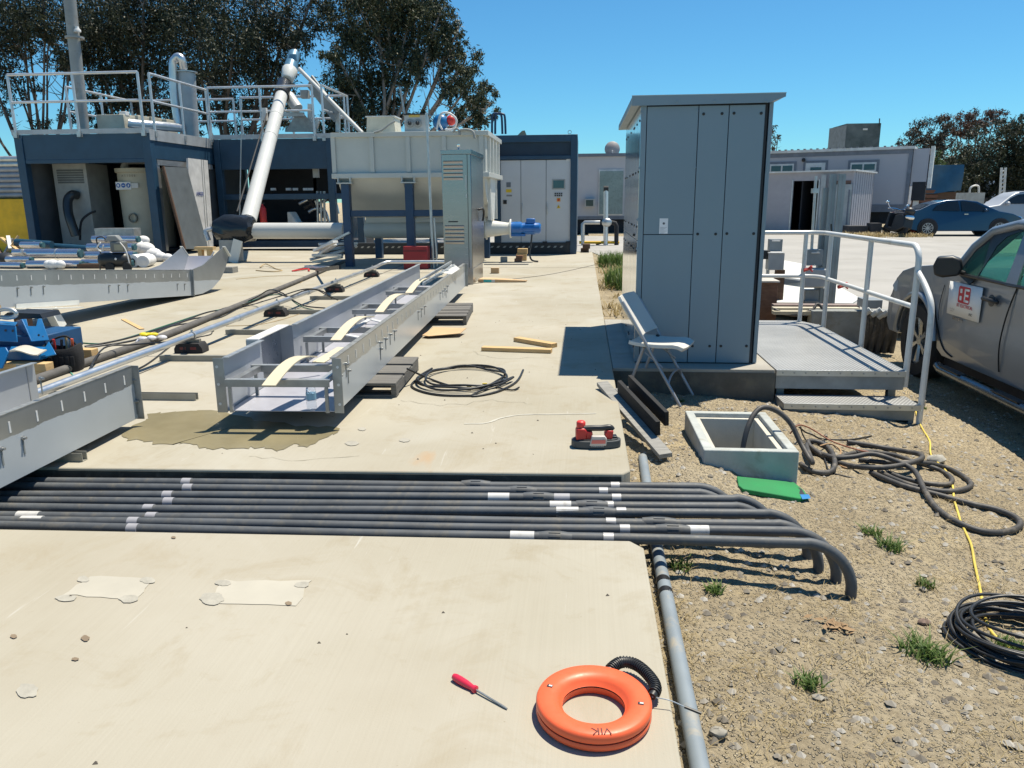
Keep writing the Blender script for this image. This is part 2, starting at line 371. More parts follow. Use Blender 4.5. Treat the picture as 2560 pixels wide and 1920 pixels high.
B().prism([(-40, 3.79-.037*40-.0045), (.215, 3.7853), (.215, 3.789), (-40, 3.79-.037*40-.0005)], -.2, -.014, 'z').build('slab_face_shade', mat('shaded_face', (.045, .045, .038), .95, var=.4, vs_=7, bump=.6, bs=40, dirt=(.12, .115, .09), dscale=9, damt=.3), far)  # dark strip that puts the trench wall's shade into its colour
JOINT = mat('joint_dark', (.06, .05, .04), .9)
def strip(pts, wd, m, name, parent, z=.0025, jit=0):
    P = [Vector((p[0], p[1], 0)) for p in pts]; v = []; f = []
    for i, p in enumerate(P):
        t = (P[min(i+1, len(P)-1)]-P[max(i-1, 0)]).normalized(); n = Vector((-t.y, t.x, 0)); w1 = wd*(1+jit*(random.random()-.5))
        v += [tuple(p+n*w1/2+Vector((0, 0, z))), tuple(p-n*w1/2+Vector((0, 0, z)))]
        if i: f.append((2*i-2, 2*i-1, 2*i+1, 2*i))
    b = B(); b.add(v, f); return b.build(name, m, parent)
strip([(-3.60, 4.0), (-3.72, 8.6), (-3.83, 12.6), (-3.96, 17)], .016, JOINT, 'slab_joint', far)
strip([(-12, 15.9), (-6, 16.05), (-1, 16.2), (.26, 16.25)], .02, JOINT, 'slab_joint', far)
a, c = G(1060, 1060), G(1480, 1033)
strip(spline([G(1160, 1060), G(1215, 1058), G(1255, 1045), G(1310, 1037), G(1400, 1036), G(1490, 1034)], 6), .018, mat('pale_mortar', (.45, .43, .37), .9), 'crack_seal', far, jit=.8)
CRK = mat('hairline_crack', (.26, .235, .18), .9)
for pts, par in (([(1000, 1000), (1100, 1012), (1230, 1002), (1330, 1010)], far), ([(1180, 880), (1260, 898), (1380, 893), (1490, 905)], far), ([(620, 1140), (760, 1150), (900, 1140)], far)):
    strip([G(p[0]+rng.normal(0, 3), p[1]+rng.normal(0, 2)) for p in [tuple(q) for q in [(v.x, v.y) for v in spline([(a_, b_, 0) for a_, b_ in pts], 6)]]], .0035, CRK, 'crack', par, z=.0022, jit=1.2)
def blob(px, py, rx, ry, m, name, parent, z=.003, n=18, jag=.25):
    b = B(); r = [1+jag*(random.random()-.5) for _ in range(n)]
    b.sheet([tuple(G(px+rx*r[k]*math.cos(2*math.pi*k/n), py+ry*r[k]*math.sin(2*math.pi*k/n), z)) for k in range(n)])
    return b.build(name, m, parent)
GROUT = mat('grey_grout', (.345, .325, .275), .9, var=.15, vs_=20, bump=.3); PALE = mat('pale_patch', (.405, .378, .315), .88, var=.07, vs_=5)
def quadpatch(pts, m, parent, z):
    P = [G(*p, z) for p in pts]; out = []
    for i in range(4):
        for k in range(6): out.append(P[i].lerp(P[(i+1) % 4], k/6)+Vector((rng.normal(0, .004), rng.normal(0, .004), 0)))
    b = B(); b.sheet([tuple(p) for p in out]); b.build('pale_patch', m, parent)
quadpatch([(222, 1440), (388, 1444), (345, 1500), (160, 1486)], PALE, near, .002)
quadpatch([(560, 1450), (775, 1452), (742, 1514), (520, 1508)], PALE, near, .002)
for q in [(208, 1447, 15, 8), (370, 1450, 19, 8), (165, 1495, 26, 9), (322, 1497, 24, 10), (559, 1457, 20, 7), (755, 1461, 19, 7), (530, 1496, 30, 15), (68, 1726, 28, 17), (880, 1108, 17, 6), (1012, 1100, 14, 5), (905, 1072, 10, 4)]:
    blob(*q, GROUT, 'grout_patch', near if q[1] > 1300 else far, .0035)
SPOT = mat('rust_spot', (.20, .15, .10), .9)
for q in [(721, 1508, 8, 5), (34, 1590, 9, 5), (213, 1595, 11, 7), (188, 1647, 9, 4), (434, 1343, 6, 3)]: blob(*q, SPOT, 'bolt_hole', near, .004)
RUST = mat('rust_stain', (.62, .40, .20), .9, var=.1)
# yard beyond the platform
struct('yard_pavement', B().prism([(1.9, 12.2), (4.4, 10.6), (7.5, 11.2), (60, 14), (60, 43), (17.2, 40.2), (13.5, 38.6), (2, 34), (-6, 36), (-12, 26), (.27, 24)], -.25, -.178, 'z'), mat('yard_gravel', (.335, .32, .295), .95, var=.10, vs_=.5, bump=.5, bs=25, dirt=(.26, .245, .215), dscale=.7, damt=.35))
# far ridge behind the trailers
hb = B(); n = 60
ridge = [(20+260*i/n, 320+40*math.sin(i*.2)) for i in range(n+1)]
for i, (x, y) in enumerate(ridge):
    h = 7+11*math.exp(-((x-205)/40)**2)+1.5*math.sin(i*.35)
    hb.v += [(x, y-30, -2), (x, y, h), (x, y+60, -2)]
    if i: k = 3*i; hb.f += [(k-3, k, k+1, k-2), (k-2, k+1, k+2, k-1)]
struct('hill', hb, mat('hill_blue', (.06, .10, .16), .95))

# puddle on the slab
PUD = mat('wet_concrete', (.22, .19, .115), .12, var=.15, vs_=3, rvar=.06, spec=.12)
pp = [(300, 1085), (340, 1060), (375, 1045), (368, 1035), (420, 1030), (470, 1028), (520, 1023), (556, 1032), (640, 1050), (740, 1062), (850, 1068), (835, 1085), (800, 1098), (770, 1118), (735, 1112), (700, 1125), (640, 1118), (590, 1123), (540, 1122), (500, 1117), (455, 1108), (420, 1112), (370, 1106), (330, 1098)]
P_ = [G(*p, .003) for p in pp]; out = []
for i in range(len(P_)):
    for k in range(4): out.append(tuple(P_[i].lerp(P_[(i+1) % len(P_)], k/4)+Vector((rng.normal(0, .012), rng.normal(0, .018), 0))))
struct('puddle', B().sheet(out), PUD)

# ================================================================== CONDUITS ACROSS THE TRENCH
yL = [3.627, 3.543, 3.429, 3.353, 3.263, 3.18, 3.107, 3.034]; yR = [3.724, 3.635, 3.548, 3.463, 3.374, 3.273, 3.189, 3.083]
xe = [.80, .78, .95, .93, 1.06, 1.08, 1.13, 1.155]; xc = [-.529, -.286, -.197, .061, .092, .36, .412, -.103]
xbr = [.181, .119, .18, .141, .195, .144, .202, .127]; xbl = [-2.044, -1.994, -2.038, -1.993, -2.043, -1.984, -2.027, -1.987]
ords = ['first', 'second', 'third', 'fourth', 'fifth', 'sixth', 'seventh', 'eighth']
labs = {2: [(1222, 1275, 1229, TAPE_WHITE), (1372, 1424, 1238, TAPE_GREY)], 3: [(1375, 1428, 1246, TAPE_WHITE)], 4: [(1391, 1446, 1266, TAPE_WHITE)], 5: [(48, 104, 1273, TAPE_WHITE)], 6: [(1716, 1773, 1318, TAPE_WHITE), (54, 108, 1291, TAPE_WHITE)], 7: [(1276, 1336, 1331, TAPE_WHITE)]}
RC = .0235
for i in range(8):
    sl = (yR[i]-yL[i])/(.15+2.0); yy = lambda x: yR[i]+sl*(x-.15)
    zc = -.043+.004*((i*37) % 5-2)/2
    lab = f'dark grey conduit across the trench, {ords[i]} counting from the slab edge beside the saw'
    if i == 7: lab = 'dark grey conduit touching the slab edge on the screwdriver side, its elbow outermost'
    t = thing('conduit', lab, 'conduit', (.15, yy(.15), -.2), group='conduits across the trench')
    x1 = xe[i]; rr = .21; gd = gz(x1, yy(x1))-.05
    pts = [(x, yy(x)+.003*math.sin(3*x+i), zc+.002*math.sin(2*x+2*i)) for x in np.linspace(-5.2, x1-rr, 40)]
    pts += [(x1-rr+rr*math.sin(a), yy(x1)-.02*(1-math.cos(a)), zc-rr*.95+rr*.95*math.cos(a)) for a in np.linspace(.12, 1.5, 12)]
    if pts[-1][2] > gd: pts.append((x1, yy(x1)-.022, gd))
    B().tube(pts, RC, 14).build('pipe', CONDUIT, t, world=True, smooth=60)
    def ring(x0, x1_, r, m, name, n=18):
        B().tube([(x, yy(x), zc+.002*math.sin(2*x+2*i)) for x in np.linspace(x0, x1_, 3)], r, n).build(name, m, t, world=True, smooth=40)
    x = xc[i]
    B().tube([(x-.075, yy(x), zc), (x-.055, yy(x), zc), (x-.03, yy(x), zc), (x+.03, yy(x), zc), (x+.055, yy(x), zc), (x+.075, yy(x), zc)], [RC+.001, .0265, .0295, .0295, .0265, RC+.001], 20).build('coupling', CONDUIT, t, world=True)
    rb = B()
    for k in range(10):
        an = 2*math.pi*k/10; rb.cbox((x, yy(x)+.0300*math.cos(an), zc+.0300*math.sin(an)), (.05, .004, .006), Matrix.Rotation(an, 4, 'X'))
    rb.build('coupling_rib', CONDUIT, t, world=True)
    ring(xbr[i]-.022, xbr[i]+.022, RC+.0018, mat('shiny_band', (.40, .39, .385), .45, .2), 'band'); ring(xbl[i]-.024, xbl[i]+.024, RC+.0018, TAPE_GREY, 'band')
    for (p0, p1, py, m) in labs.get(i, []): ring(G(p0, py, -.02).x, G(p1, py, -.02).x, RC+.0012, m, 'paper_label')

# pale PVC pipe beside the slab edge
t = thing('pvc_pipe', 'long pale grey plastic pipe lying in the dirt along the slab edge', 'pipe', (.345, 1.9, -.19))
B().tube([(.33, .2, -.165), (.342, 1.4, -.163), (.346, 2.2, -.16), (.352, 2.9, -.163), (.356, 3.3, -.168), (.37, 3.9, -.172), (.39, 4.6, -.185)], .0285, 18).build('pipe', PVC, t, world=True, smooth=60)
for y0 in (2.83, 2.925): B().tube([(.35, y0, -.1635), (.352, y0+.038, -.1635)], .0298, 20).build('black_tape', BLACK_TAPE, t, world=True, smooth=60)

# ================================================================== ORANGE FISH TAPE REEL, SCREWDRIVER
rc = Vector((.047, 1.862, 0)); t = thing('fish_tape_reel', 'round orange plastic fish tape reel with black ribbed handle lying on the slab', 'reel', rc, R(4))
def ring_prof(z0, z1, flip):
    ro, ri = .158, .086
    p = [(ri+.004, z0), (ro-.008, z0), (ro-.002, z0+.004), (ro, z0+.010), (ro, z1-.004), (ro-.002, z1), (ri, z1)] if not flip else \
        [(ri, z0), (ro-.002, z0), (ro, z0+.004), (ro, z1-.010), (ro-.003, z1-.004), (ro-.009, z1), (ri+.034, z1), (ri+.020, z1-.003), (ri+.008, z1-.013), (ri+.001, z1-.026)]
    return p
B().lathe(ring_prof(.002, .023, False), 72, closed=True).build('lower_shell', ORANGE, t, smooth=50)
B().lathe(ring_prof(.0275, .054, True), 72, closed=True).build('upper_shell', ORANGE, t, smooth=50)
B().lathe([(.088, .0225), (.153, .0225), (.153, .028), (.088, .028)], 60, closed=True).build('tape_channel', BLACK_PL, t)
hp = spline([(.052, .146, .030), (.075, .175, .034), (.100, .192, .036), (.132, .184, .037), (.158, .150, .038), (.178, .100, .036), (.180, .065, .034), (.165, .035, .031)], 6)
B().tube(hp, [.011+.0042*min(1, min(k, len(hp)-1-k)/6) for k in range(len(hp))], 12).build('handle', BLACK_PL, t, smooth=60)
rib = B(); hs = spline(hp, 6); acc = 0
for k in range(14, len(hs)-14):
    acc += (hs[k]-hs[k-1]).length
    if acc > .0075: acc = 0; d = (hs[k+1]-hs[k-1]).normalized(); rib.tube([hs[k]-d*.0016, hs[k]+d*.0016], .0178, 12)
rib.build('handle_rib', BLACK_PL, t)
B().tube(spline([(.165, .035, .031), (.215, .025, .026), (.262, .010, .012), (.285, .006, .006)], 6), .0016, 6).build('steel_tape', GALV, t)
B().tube([(.252, .014, .015), (.296, .000, .004)], .0042, 8).build('tape_tip', BLACK_PL, t)
for an in (R(158), R(-12)):
    M = Matrix.Rotation(an, 4, 'Z') @ Matrix.Translation((.128, 0, .0540)); B().cbox((0, 0, .0005), (.016, .012, .0012), M).build('window', DARKIN, t)
    B().cbox((.002, .0, .0014), (.010, .006, .0008), M).build('tape_glimpse', WHITE_PL, t)
text('VIK', .034, mat('marker_ink', (.10, .03, .02), .6), t, Matrix.Translation((-.01+.018, -.138, .0548)) @ Matrix.Rotation(R(182), 4, 'Z'), 'marker_writing', .0004)

a, c = G(1133, 1690, .012), G(1268, 1772, .004)
d = (c-a); L = d.length; rot = d.to_track_quat('Z', 'Y').to_matrix().to_4x4()
t = thing('screwdriver', 'red handled screwdriver lying on the slab', 'screwdriver', a, rot=rot)
B().lathe([(.004, 0), (.009, .002), (.0115, .010), (.0125, .028), (.0115, .055), (.0095, .072), (.0085, .080), (.0115, .087), (.0118, .093), (.006, .096)], 10).build('handle', mat('screwdriver_red', (.62, .025, .06), .3, coat=.3), t, smooth=50)
B().tube([(0, 0, .09), (0, 0, L-.012), (0, 0, L)], [.0032, .0032, .0022], 8).build('shaft', STEEL_D, t)

# ================================================================== COMPACT BAND SAW
bs0 = G(1490, 1118); t = thing('band_saw', 'red and black cordless band saw on the slab corner', 'saw', (bs0.x, bs0.y+.02, 0), R(6))
def oval(a, b, n=24, sq=2.6):
    return [(a*math.copysign(abs(math.cos(2*math.pi*k/n))**(2/sq), math.cos(2*math.pi*k/n)), b*math.copysign(abs(math.sin(2*math.pi*k/n))**(2/sq), math.sin(2*math.pi*k/n))) for k in range(n)]
B().prism(oval(.142, .062), .004, .046, 'z').build('blade_guard', mat('saw_grey', (.06, .066, .07), .6), t, bevel=.004)
B().prism(oval(.128, .05), .046, .052, 'z').build('guard_lid', mat('saw_lid', (.03, .032, .035), .5), t, bevel=.002)
B().prism([(-.118, .046), (-.055, .046), (-.055, .10), (-.068, .115), (-.112, .115), (-.118, .10)], -.035, .03, 'y').build('motor_housing', RED, t, bevel=.008)
B().lathe([(.024, .11), (.026, .118), (.026, .145), (.020, .152), (.0, .153)], 16, Matrix.Translation((-.088, .0, 0))).build('motor_cap', mat('saw_red', (.70, .05, .04), .4), t, smooth=50)
B().tube(spline([(-.095, -.01, .108), (-.03, -.012, .112), (.03, -.012, .112), (.075, -.01, .115), (.09, -.01, .10)], 5), .0175, 12).build('grip', BLACK_PL, t, smooth=60)
B().prism([(-.06, .046), (-.02, .046), (-.025, .096), (-.06, .098)], -.034, .012, 'y').build('trigger_post', RED, t, bevel=.006)
B().prism([(.05, .046), (.088, .046), (.096, .10), (.062, .104), (.045, .082)], -.034, .018, 'y').build('rear_post', RED, t, bevel=.006)
B().prism([(-.045, .022), (.05, .022), (.055, .060), (.042, .078), (-.03, .078)], -.066, -.036, 'y').build('battery', mat('saw_battery', (.52, .47, .43), .5), t, bevel=.004)
B().prism([(-.035, .036), (.045, .036), (.045, .058), (-.032, .058)], -.0685, -.0663, 'y').build('battery_label', mat('pale_red', (.62, .16, .13), .5), t)
text('Milwaukee', .017, TAPE_WHITE, t, Matrix.Translation((.0, -.0635, .020)) @ FACE_Y, 'maker_lettering')
B().cbox((.105, .01, .055), (.03, .05, .012)).build('blade_window', BLACK_PL, t, bevel=.003)

# ================================================================== LEANING PALLET END
t = thing('broken_pallet', 'weathered grey wooden skid end leaning off the slab corner', 'pallet', (.50, 4.66, -.2))
M = Matrix(); 
A_, B_ = G(1492, 965, .02), D(1648, 1148, .03)
u = (B_-A_).normalized(); side = Vector((.62, .55, .12)); side = (side-u*side.dot(u)).normalized(); nrm = u.cross(side)
if nrm.z < 0: nrm = -nrm
def board(o, l, wd, th, name, m, e=None):
    M = Matrix(((u.x, side.x, nrm.x, o.x), (u.y, side.y, nrm.y, o.y), (u.z, side.z, nrm.z, o.z), (0, 0, 0, 1)))
    return B().box(0, l, 0, wd, 0, th, M).build(name, m, t, world=True, bevel=.003)
LL = (B_-A_).length
board(A_, LL, .085, .03, 'board', WOOD_G); 
for k, (s_, l_, o_) in enumerate([(.165, LL*.60, .46), (.27, LL*.56, .34)]):
    board(A_+u*o_*.55+side*(s_-.09)+nrm*.031, l_, .03, .098, 'runner', mat_wood('black_wood%d' % k, (.006, .006, .007), (.016, .015, .015)))
board(A_+side*.086+u*.16, .09, .18, .03, 'cross_board', WOOD_G)

# ================================================================== FOLDING CHAIR
cl = thing('folding_chair', 'white plastic folding chair standing in the dirt against the pad', 'chair', (.625, 6.185, -.205), R(-21))
TUBE = mat('chair_tube', (.33, .34, .36), .4, .4); W2 = .205
for s_ in (-1, 1):
    B().tube(spline([(.245, s_*W2, 0), (.0, s_*W2, .40), (-.135, s_*W2, .62), (-.25, s_*W2, .80)], 5), .0125, 10).build('long_leg', TUBE, cl, smooth=60)
    B().tube([(-.225, s_*(W2-.03), 0), (-.07, s_*(W2-.03), .46)], .0125, 10).build('rear_leg', TUBE, cl, smooth=60)
    B().tube([(-.06, s_*(W2-.02), .41), (.09, s_*(W2-.005), .30)], .008, 8).build('brace', TUBE, cl)
    B().cyl((-.076, s_*(W2-.03), .445), (-.06, s_*(W2-.03), .49), .0155, 10).build('hinge_cap', BLACK_PL, cl)
B().tube(spline([(.14, -W2, .165), (.14, -.14, .22), (.14, 0, .24), (.14, .14, .22), (.14, W2, .165)], 5), .009, 8).build('front_stretcher', TUBE, cl, smooth=60)
B().tube([(-.2, -W2+.03, .07), (-.2, W2-.03, .07)], .008, 8).build('rear_stretcher', TUBE, cl)
def shell(rows, cols, fn, th):
    b = B(); V = [fn(i/(rows-1), j/(cols-1)) for i in range(rows) for j in range(cols)]; n = len(V)
    nr = []
    for i in range(rows):
        for j in range(cols):
            du = V[min(i+1, rows-1)*cols+j]-V[max(i-1, 0)*cols+j]; dv = V[i*cols+min(j+1, cols-1)]-V[i*cols+max(j-1, 0)]; nr.append(du.cross(dv).normalized())
    W = [V[k]-nr[k]*th for k in range(n)]; f = []
    for i in range(rows-1):
        for j in range(cols-1):
            a = i*cols+j; f += [(a, a+1, a+cols+1, a+cols), (n+a, n+a+cols, n+a+cols+1, n+a+1)]
    for i in range(rows-1): f += [(i*cols, (i+1)*cols, n+(i+1)*cols, n+i*cols), (i*cols+cols-1, n+i*cols+cols-1, n+(i+1)*cols+cols-1, (i+1)*cols+cols-1)]
    for j in range(cols-1): f += [(j, n+j, n+j+1, j+1), ((rows-1)*cols+j, (rows-1)*cols+j+1, n+(rows-1)*cols+j+1, n+(rows-1)*cols+j)]
    return b.add(V+W, f)
def seatf(a, b_):
    x = -.20+.43*a; y = (-1+2*b_)*.205*(1-.10*(2*a-1)**4); z = .452-.014*math.sin(math.pi*a)+.012*(2*b_-1)**2+(-.03*max(0, (a-.82)/.18)**2)
    return Vector((x, y, z))
B_seat = shell(13, 11, seatf, -.030); B_seat.build('seat', WHITE_PL, cl, bevel=.004, smooth=60)
def backf(a, b_):
    z = .53+.30*a; xx = -.075-.68*(z-.53)-.018+.022*(1-(2*b_-1)**2)*-1; y = (-1+2*b_)*.212*(1-.12*max(0, 2*a-1)**4)
    return Vector((xx, y, z))
shell(9, 11, backf, .026).build('backrest', WHITE_PL, cl, bevel=.004, smooth=60)

# ================================================================== TALL GREY CABINET
t = thing('electrical_cabinet', 'tall blue grey sheet metal cabinet with overhanging roof on the concrete pad', 'cabinet', (.98, 7.7, 0))
CX0, CX1, CY0, CY1, CZ = .455, 1.50, 6.61, 8.85, 2.125
core = B().box(CX0+.012, CX1-.045, CY0+.012, CY1-.01, .0, CZ); core.build('carcass', mat('cab_seam', (.02, .025, .03), .7), t, world=True)
zs = PY(1700, 586, CY0).z
xa, xb_ = PY(1746, 300, CY0).x, PY(1822, 300, CY0).x
G_ = .003
def pan(x0, x1, z0, z1, name='front_panel'): B().box(x0+G_, x1-G_, CY0, CY0+.011, z0+G_, z1-G_).build(name, PANELGREY, t, world=True, bevel=.0015)
pan(CX0, CX0+.048, .004, CZ, 'corner_post')
pan(CX0+.048, xa, .004, zs); pan(CX0+.048, xa, zs, CZ-.02); pan(xa, xb_, .004, CZ-.02); pan(xb_, CX1-.065, .004, CZ-.02)
B().box(CX1-.032, CX1, CY0+.02, CY1, .004, CZ).build('side_panel', PANELGREY, t, world=True, bevel=.002)
MIRROR = mat('polished_side', (.66, .67, .66), .13, 1.0, var=.05, vs_=1, rvar=.05)
yb = CY0; 
for k, y1 in enumerate([7.0, 7.42, 7.95, 8.4, CY1]):
    for z0, z1 in ((.004, zs-.05), (zs-.05, CZ-.01)):
        B().box(CX0, CX0+.011, yb+.014 if k == 0 else yb+G_, y1-G_, z0+G_, z1-G_).build('reflective_panel', MIRROR, t, world=True, bevel=.0015)
    yb = y1
rf = B().prism([(CX0-.075, CZ-.0), (CX1+.075, CZ+.03), (CX1+.075, CZ+.055), (CX1-.04, CZ+.062), (CX0-.075, CZ+.055)], CY0-.03, CY1+.18, 'y')
rf.build('roof', PANELGREY, t, world=True, bevel=.003)
B().prism([(CX0-.077, CZ-.018), (CX0+.0, CZ-.018), (CX1-.05, CZ-.012), (CX1+.077, CZ+.030), (CX1+.077, CZ+.063), (CX0-.077, CZ+.058)], CY0-.034, CY0-.0305, 'y').build('roof_fascia', PANELGREY, t, world=True)
B().box(CX0-.08, CX1+.08, CY0-.037, CY0-.0345, CZ+.057, CZ+.061).build('roof_edge', GALV, t, world=True)
bolt = cmesh(B().lathe([(.012, 0), (.012, .004), (.008, .006)], 10, Matrix.Rotation(R(90), 4, 'X')), 'panel_bolt', BLACK_PL)
ring_ = cmesh(B().lathe([(.011, 0), (.011, .003), (.007, .004)], 10, Matrix.Rotation(R(90), 4, 'X')), 'panel_rivet', PANELGREY)
org = Vector((.98, 7.7, 0))
for px, py in [(1759, 285), (1805, 284), (1835, 283), (1903, 283), (1744, 585), (1789, 585), (1817, 584), (1884, 584), (1731, 865), (1774, 865), (1802, 865), (1866, 865), (1585, 587)]:
    piece('bolt', bolt, t, PY(px, py, CY0)-org)
for px, py in [(1604, 281), (1743, 278), (1599, 420), (1737, 418), (1594, 549), (1730, 548), (1593, 622), (1727, 622), (1588, 752), (1720, 752), (1691, 255), (1785, 254), (1830, 254), (1912, 254)]:
    p = PY(px, py, CY0); p.y = (CY0 if py > 260 else CY0-.034); piece('rivet', ring_, t, p-org)
bl2 = cmesh(B().lathe([(.010, 0), (.010, .004), (.006, .006)], 8, Matrix.Rotation(R(-90), 4, 'Y')), 'side_bolt', BLACK_PL)
for y in (6.72, 7.05, 7.38, 7.47, 7.9, 8.45, 8.75):
    for z in (.12, zs-.14, zs+.06, 1.6, CZ-.12): piece('bolt', bl2, t, Vector((CX0, y, z))-org)
p = PY(1649, 546, CY0); q = PY(1669, 584, CY0)
B().box(p.x, q.x, CY0-.0022, CY0-.0008, q.z, p.z).build('paper_notice', mat('paper', (.80, .80, .82), .7), t, world=True)
B().prism([(.0, 0), (.013, .0), (.017, .012), (.006, .02), (-.004, .012)], CY0-.0032, CY0-.0024, 'y', Matrix.Translation(((p.x+q.x)/2-.006, 0, p.z-.05))).build('printed_mark', mat('ink', (.12, .12, .14), .7), t, world=True)
tl = B()
for k in range(6): tl.box(p.x+.008, q.x-.008-.012*(k % 3), CY0-.003, CY0-.0024, p.z-.075-.010*k, p.z-.072-.010*k)
tl.build('printed_line', mat('ink_grey', (.4, .4, .42), .7), t, world=True)
# ================================================================== METAL PLATFORM WITH STEP AND RAILING
t = thing('metal_platform', 'galvanised grip platform with one step beside the tall cabinet', 'platform', (2.13, 7.7, -.3))
X0, X1, Y0, Y1 = 1.615, 2.64, 6.40, 9.12
tr = PY(2050, 800, 9.0)
B().prism([(X0, Y0), (X1, Y0), (X1, Y1-.28), (X1-.14, Y1), (X0, Y1)], -.022, -.006, 'z').build('deck', GRATE, t, world=True, bevel=.001)
B().box(X0, X1+.006, Y0-.012, Y0-.001, -.052, -.004).build('nosing', GALV, t, world=True, bevel=.001)
B().box(X1+.001, X1+.010, Y0, Y1-.28, -.06, -.004).build('edge_angle', GALV, t, world=True, bevel=.001)
FR = mat('frame_galv', (.25, .27, .28), .5, .5, var=.25, vs_=5)
for nm, q in (('front_channel', (X0, X1, Y0+.002, Y0+.05, -.165, -.023)), ('side_channel', (X1-.05, X1, Y0+.05, Y1-.3, -.165, -.023)), ('side_channel', (X0, X0+.05, Y0+.05, Y1, -.165, -.023)), ('back_channel', (X0, X1-.15, Y1-.05, Y1-.002, -.165, -.023))):
    B().box(*q).build(nm, FR, t, world=True, bevel=.002)
for x in (X0+.06, X1-.06):
    for y in (Y0+.1, Y1-.35): B().box(x-.03, x+.03, y-.03, y+.03, gz(x, y)-.05, -.166).build('leg', FR, t, world=True)
S0, S1, SZ = 6.10, 6.385, -.212
B().box(X0+.0, X1+.015, S0, S1, SZ-.015, SZ).build('step_tread', GRATE, t, world=True, bevel=.001)
B().box(X0, X1+.02, S0-.012, S0-.001, SZ-.045, SZ+.002).build('step_nosing', GALV, t, world=True, bevel=.001)
for y in (S0+.01, S1-.05): B().box(X0+.02, X1-.02, y, y+.04, SZ-.13, SZ-.016).build('step_channel', FR, t, world=True, bevel=.002)
for x in (X0+.02, X1-.03): B().box(x-.02, x+.02, S0+.02, S1, gz(x, S0)-.06, SZ-.016).build('step_leg', FR, t, world=True)
bm_ = cmesh(B().lathe([(.007, 0), (.007, .003), (.004, .005)], 8, Matrix.Rotation(R(90), 4, 'X')), 'rivet', STEEL_D)
org = Vector((2.13, 7.7, -.3))
for k in range(11): piece('rivet', bm_, t, Vector((X0+.05+k*.092, Y0-.012, -.028))-org); piece('rivet', bm_, t, Vector((X0+.06+k*.092, S0-.012, SZ-.022))-org)
# railing
RAILP = mat('rail_white', (.68, .68, .66), .42, .1, var=.06, dirt=(.45, .43, .38), damt=.2)
t = thing('handrail', 'white pipe handrail around the metal platform', 'railing', (2.66, 7.7, -.01))
XR = 2.672; ZT, ZM = 1.0, .515
def arc(c, r, a0, a1, ax, n=6):     # quarter bends in a plane
    out = []
    for k in range(n+1):
        a = a0+(a1-a0)*k/n
        out.append(Vector(c)+Vector(ax[0])*r*math.cos(a)+Vector(ax[1])*r*math.sin(a))
    return out
x_, y_ = Vector((1, 0, 0)), Vector((0, 1, 0)); z_ = Vector((0, 0, 1)); H2 = math.pi/2
top = [(1.5, 9.05, ZT)] + arc((XR-.16, 9.05-.16, ZT), .16, H2, 0, (x_, y_)) + arc((XR, 6.46+.13, ZT-.13), .13, 0, H2, (z_, -y_)) + [(XR, 6.46, -.15)]
B().tube(top, .024, 14).build('top_rail', RAILP, t, world=True, smooth=60)
mid = [(1.5, 9.05, ZM)] + arc((XR-.16, 9.05-.16, ZM), .16, H2, 0, (x_, y_)) + [(XR, 6.47, ZM)]
B().tube(mid, .021, 12).build('mid_rail', RAILP, t, world=True, smooth=60)
for x, y, zb in ((2.50, 9.05, -.05), (XR, 8.72, -.12), (XR, 7.53, -.12)): B().cyl((x, y, zb), (x, y, ZT), .0235, 14).build('post', RAILP, t, world=True, smooth=60)
B().tube(spline([(XR, 6.46, .80), (XR+.0, 6.30, .71), (XR, 6.17, .60), (XR, 6.13, .50)], 5) + [(XR, 6.12, .3), (XR, 6.12, gz(XR, 6.12)-.05)], .023, 14).build('step_rail', RAILP, t, world=True, smooth=60)
RIB = mat('red_ribbon', (.5, .05, .04), .7)
for (px, py, y, nm) in ((2020, 673, 9.03, 'knotted red ribbon tied on the handrail corner post'), (2107, 715, 8.35, 'small red ribbon tied around the sloping mid rail')):
    p = PY(px, py, y); b = B()
    b.tube(spline([p+Vector((-.05, 0, -.012)), p, p+Vector((.03, -.02, .03)), p+Vector((.02, -.02, .0)), p+Vector((.045, -.03, -.025))], 4), [.02]*3+[.016]*10+[.008]*4, 6)
    single('red_ribbon', b, RIB, nm, 'ribbon')

# ================================================================== CABLE VAULT
t = thing('cable_vault', 'open grey concrete cable vault box set in the dirt', 'vault', (1.0, 4.84, -.3))
VC = mat('vault_concrete', (.40, .42, .40), .9, var=.15, vs_=6, bump=.3, bs=80, dirt=(.28, .27, .22), dscale=7, damt=.4)
th = .055
for nm, q in (('near_wall', (VX0, VX1, VY0, VY0+th)), ('far_wall', (VX0, VX1, VY1-th, VY1)), ('left_wall', (VX0, VX0+th, VY0+th, VY1-th)), ('right_wall', (VX1-th, VX1, VY0+th, VY1-th))):
    B().box(*q, -.85, VZ).build(nm, VC, t, world=True, bevel=.006)
B().box(VX0+th, VX1-th, VY0+th, VY1-th, -.85, -.80).build('floor', VC, t, world=True)
LEDGE = mat('ledge_concrete', (.52, .49, .42), .9, var=.15, bump=.3)
for q in ((VX0+th+.001, VX1-th-.001, VY1-th-.03, VY1-th-.001), (VX0+th+.001, VX0+th+.035, VY0+th+.001, VY1-th-.032), (VX1-th-.035, VX1-th-.001, VY0+th+.001, VY1-th-.032)):
    B().box(*q, -.82, VZ-.030).build('inner_ledge', LEDGE, t, world=True, bevel=.003)

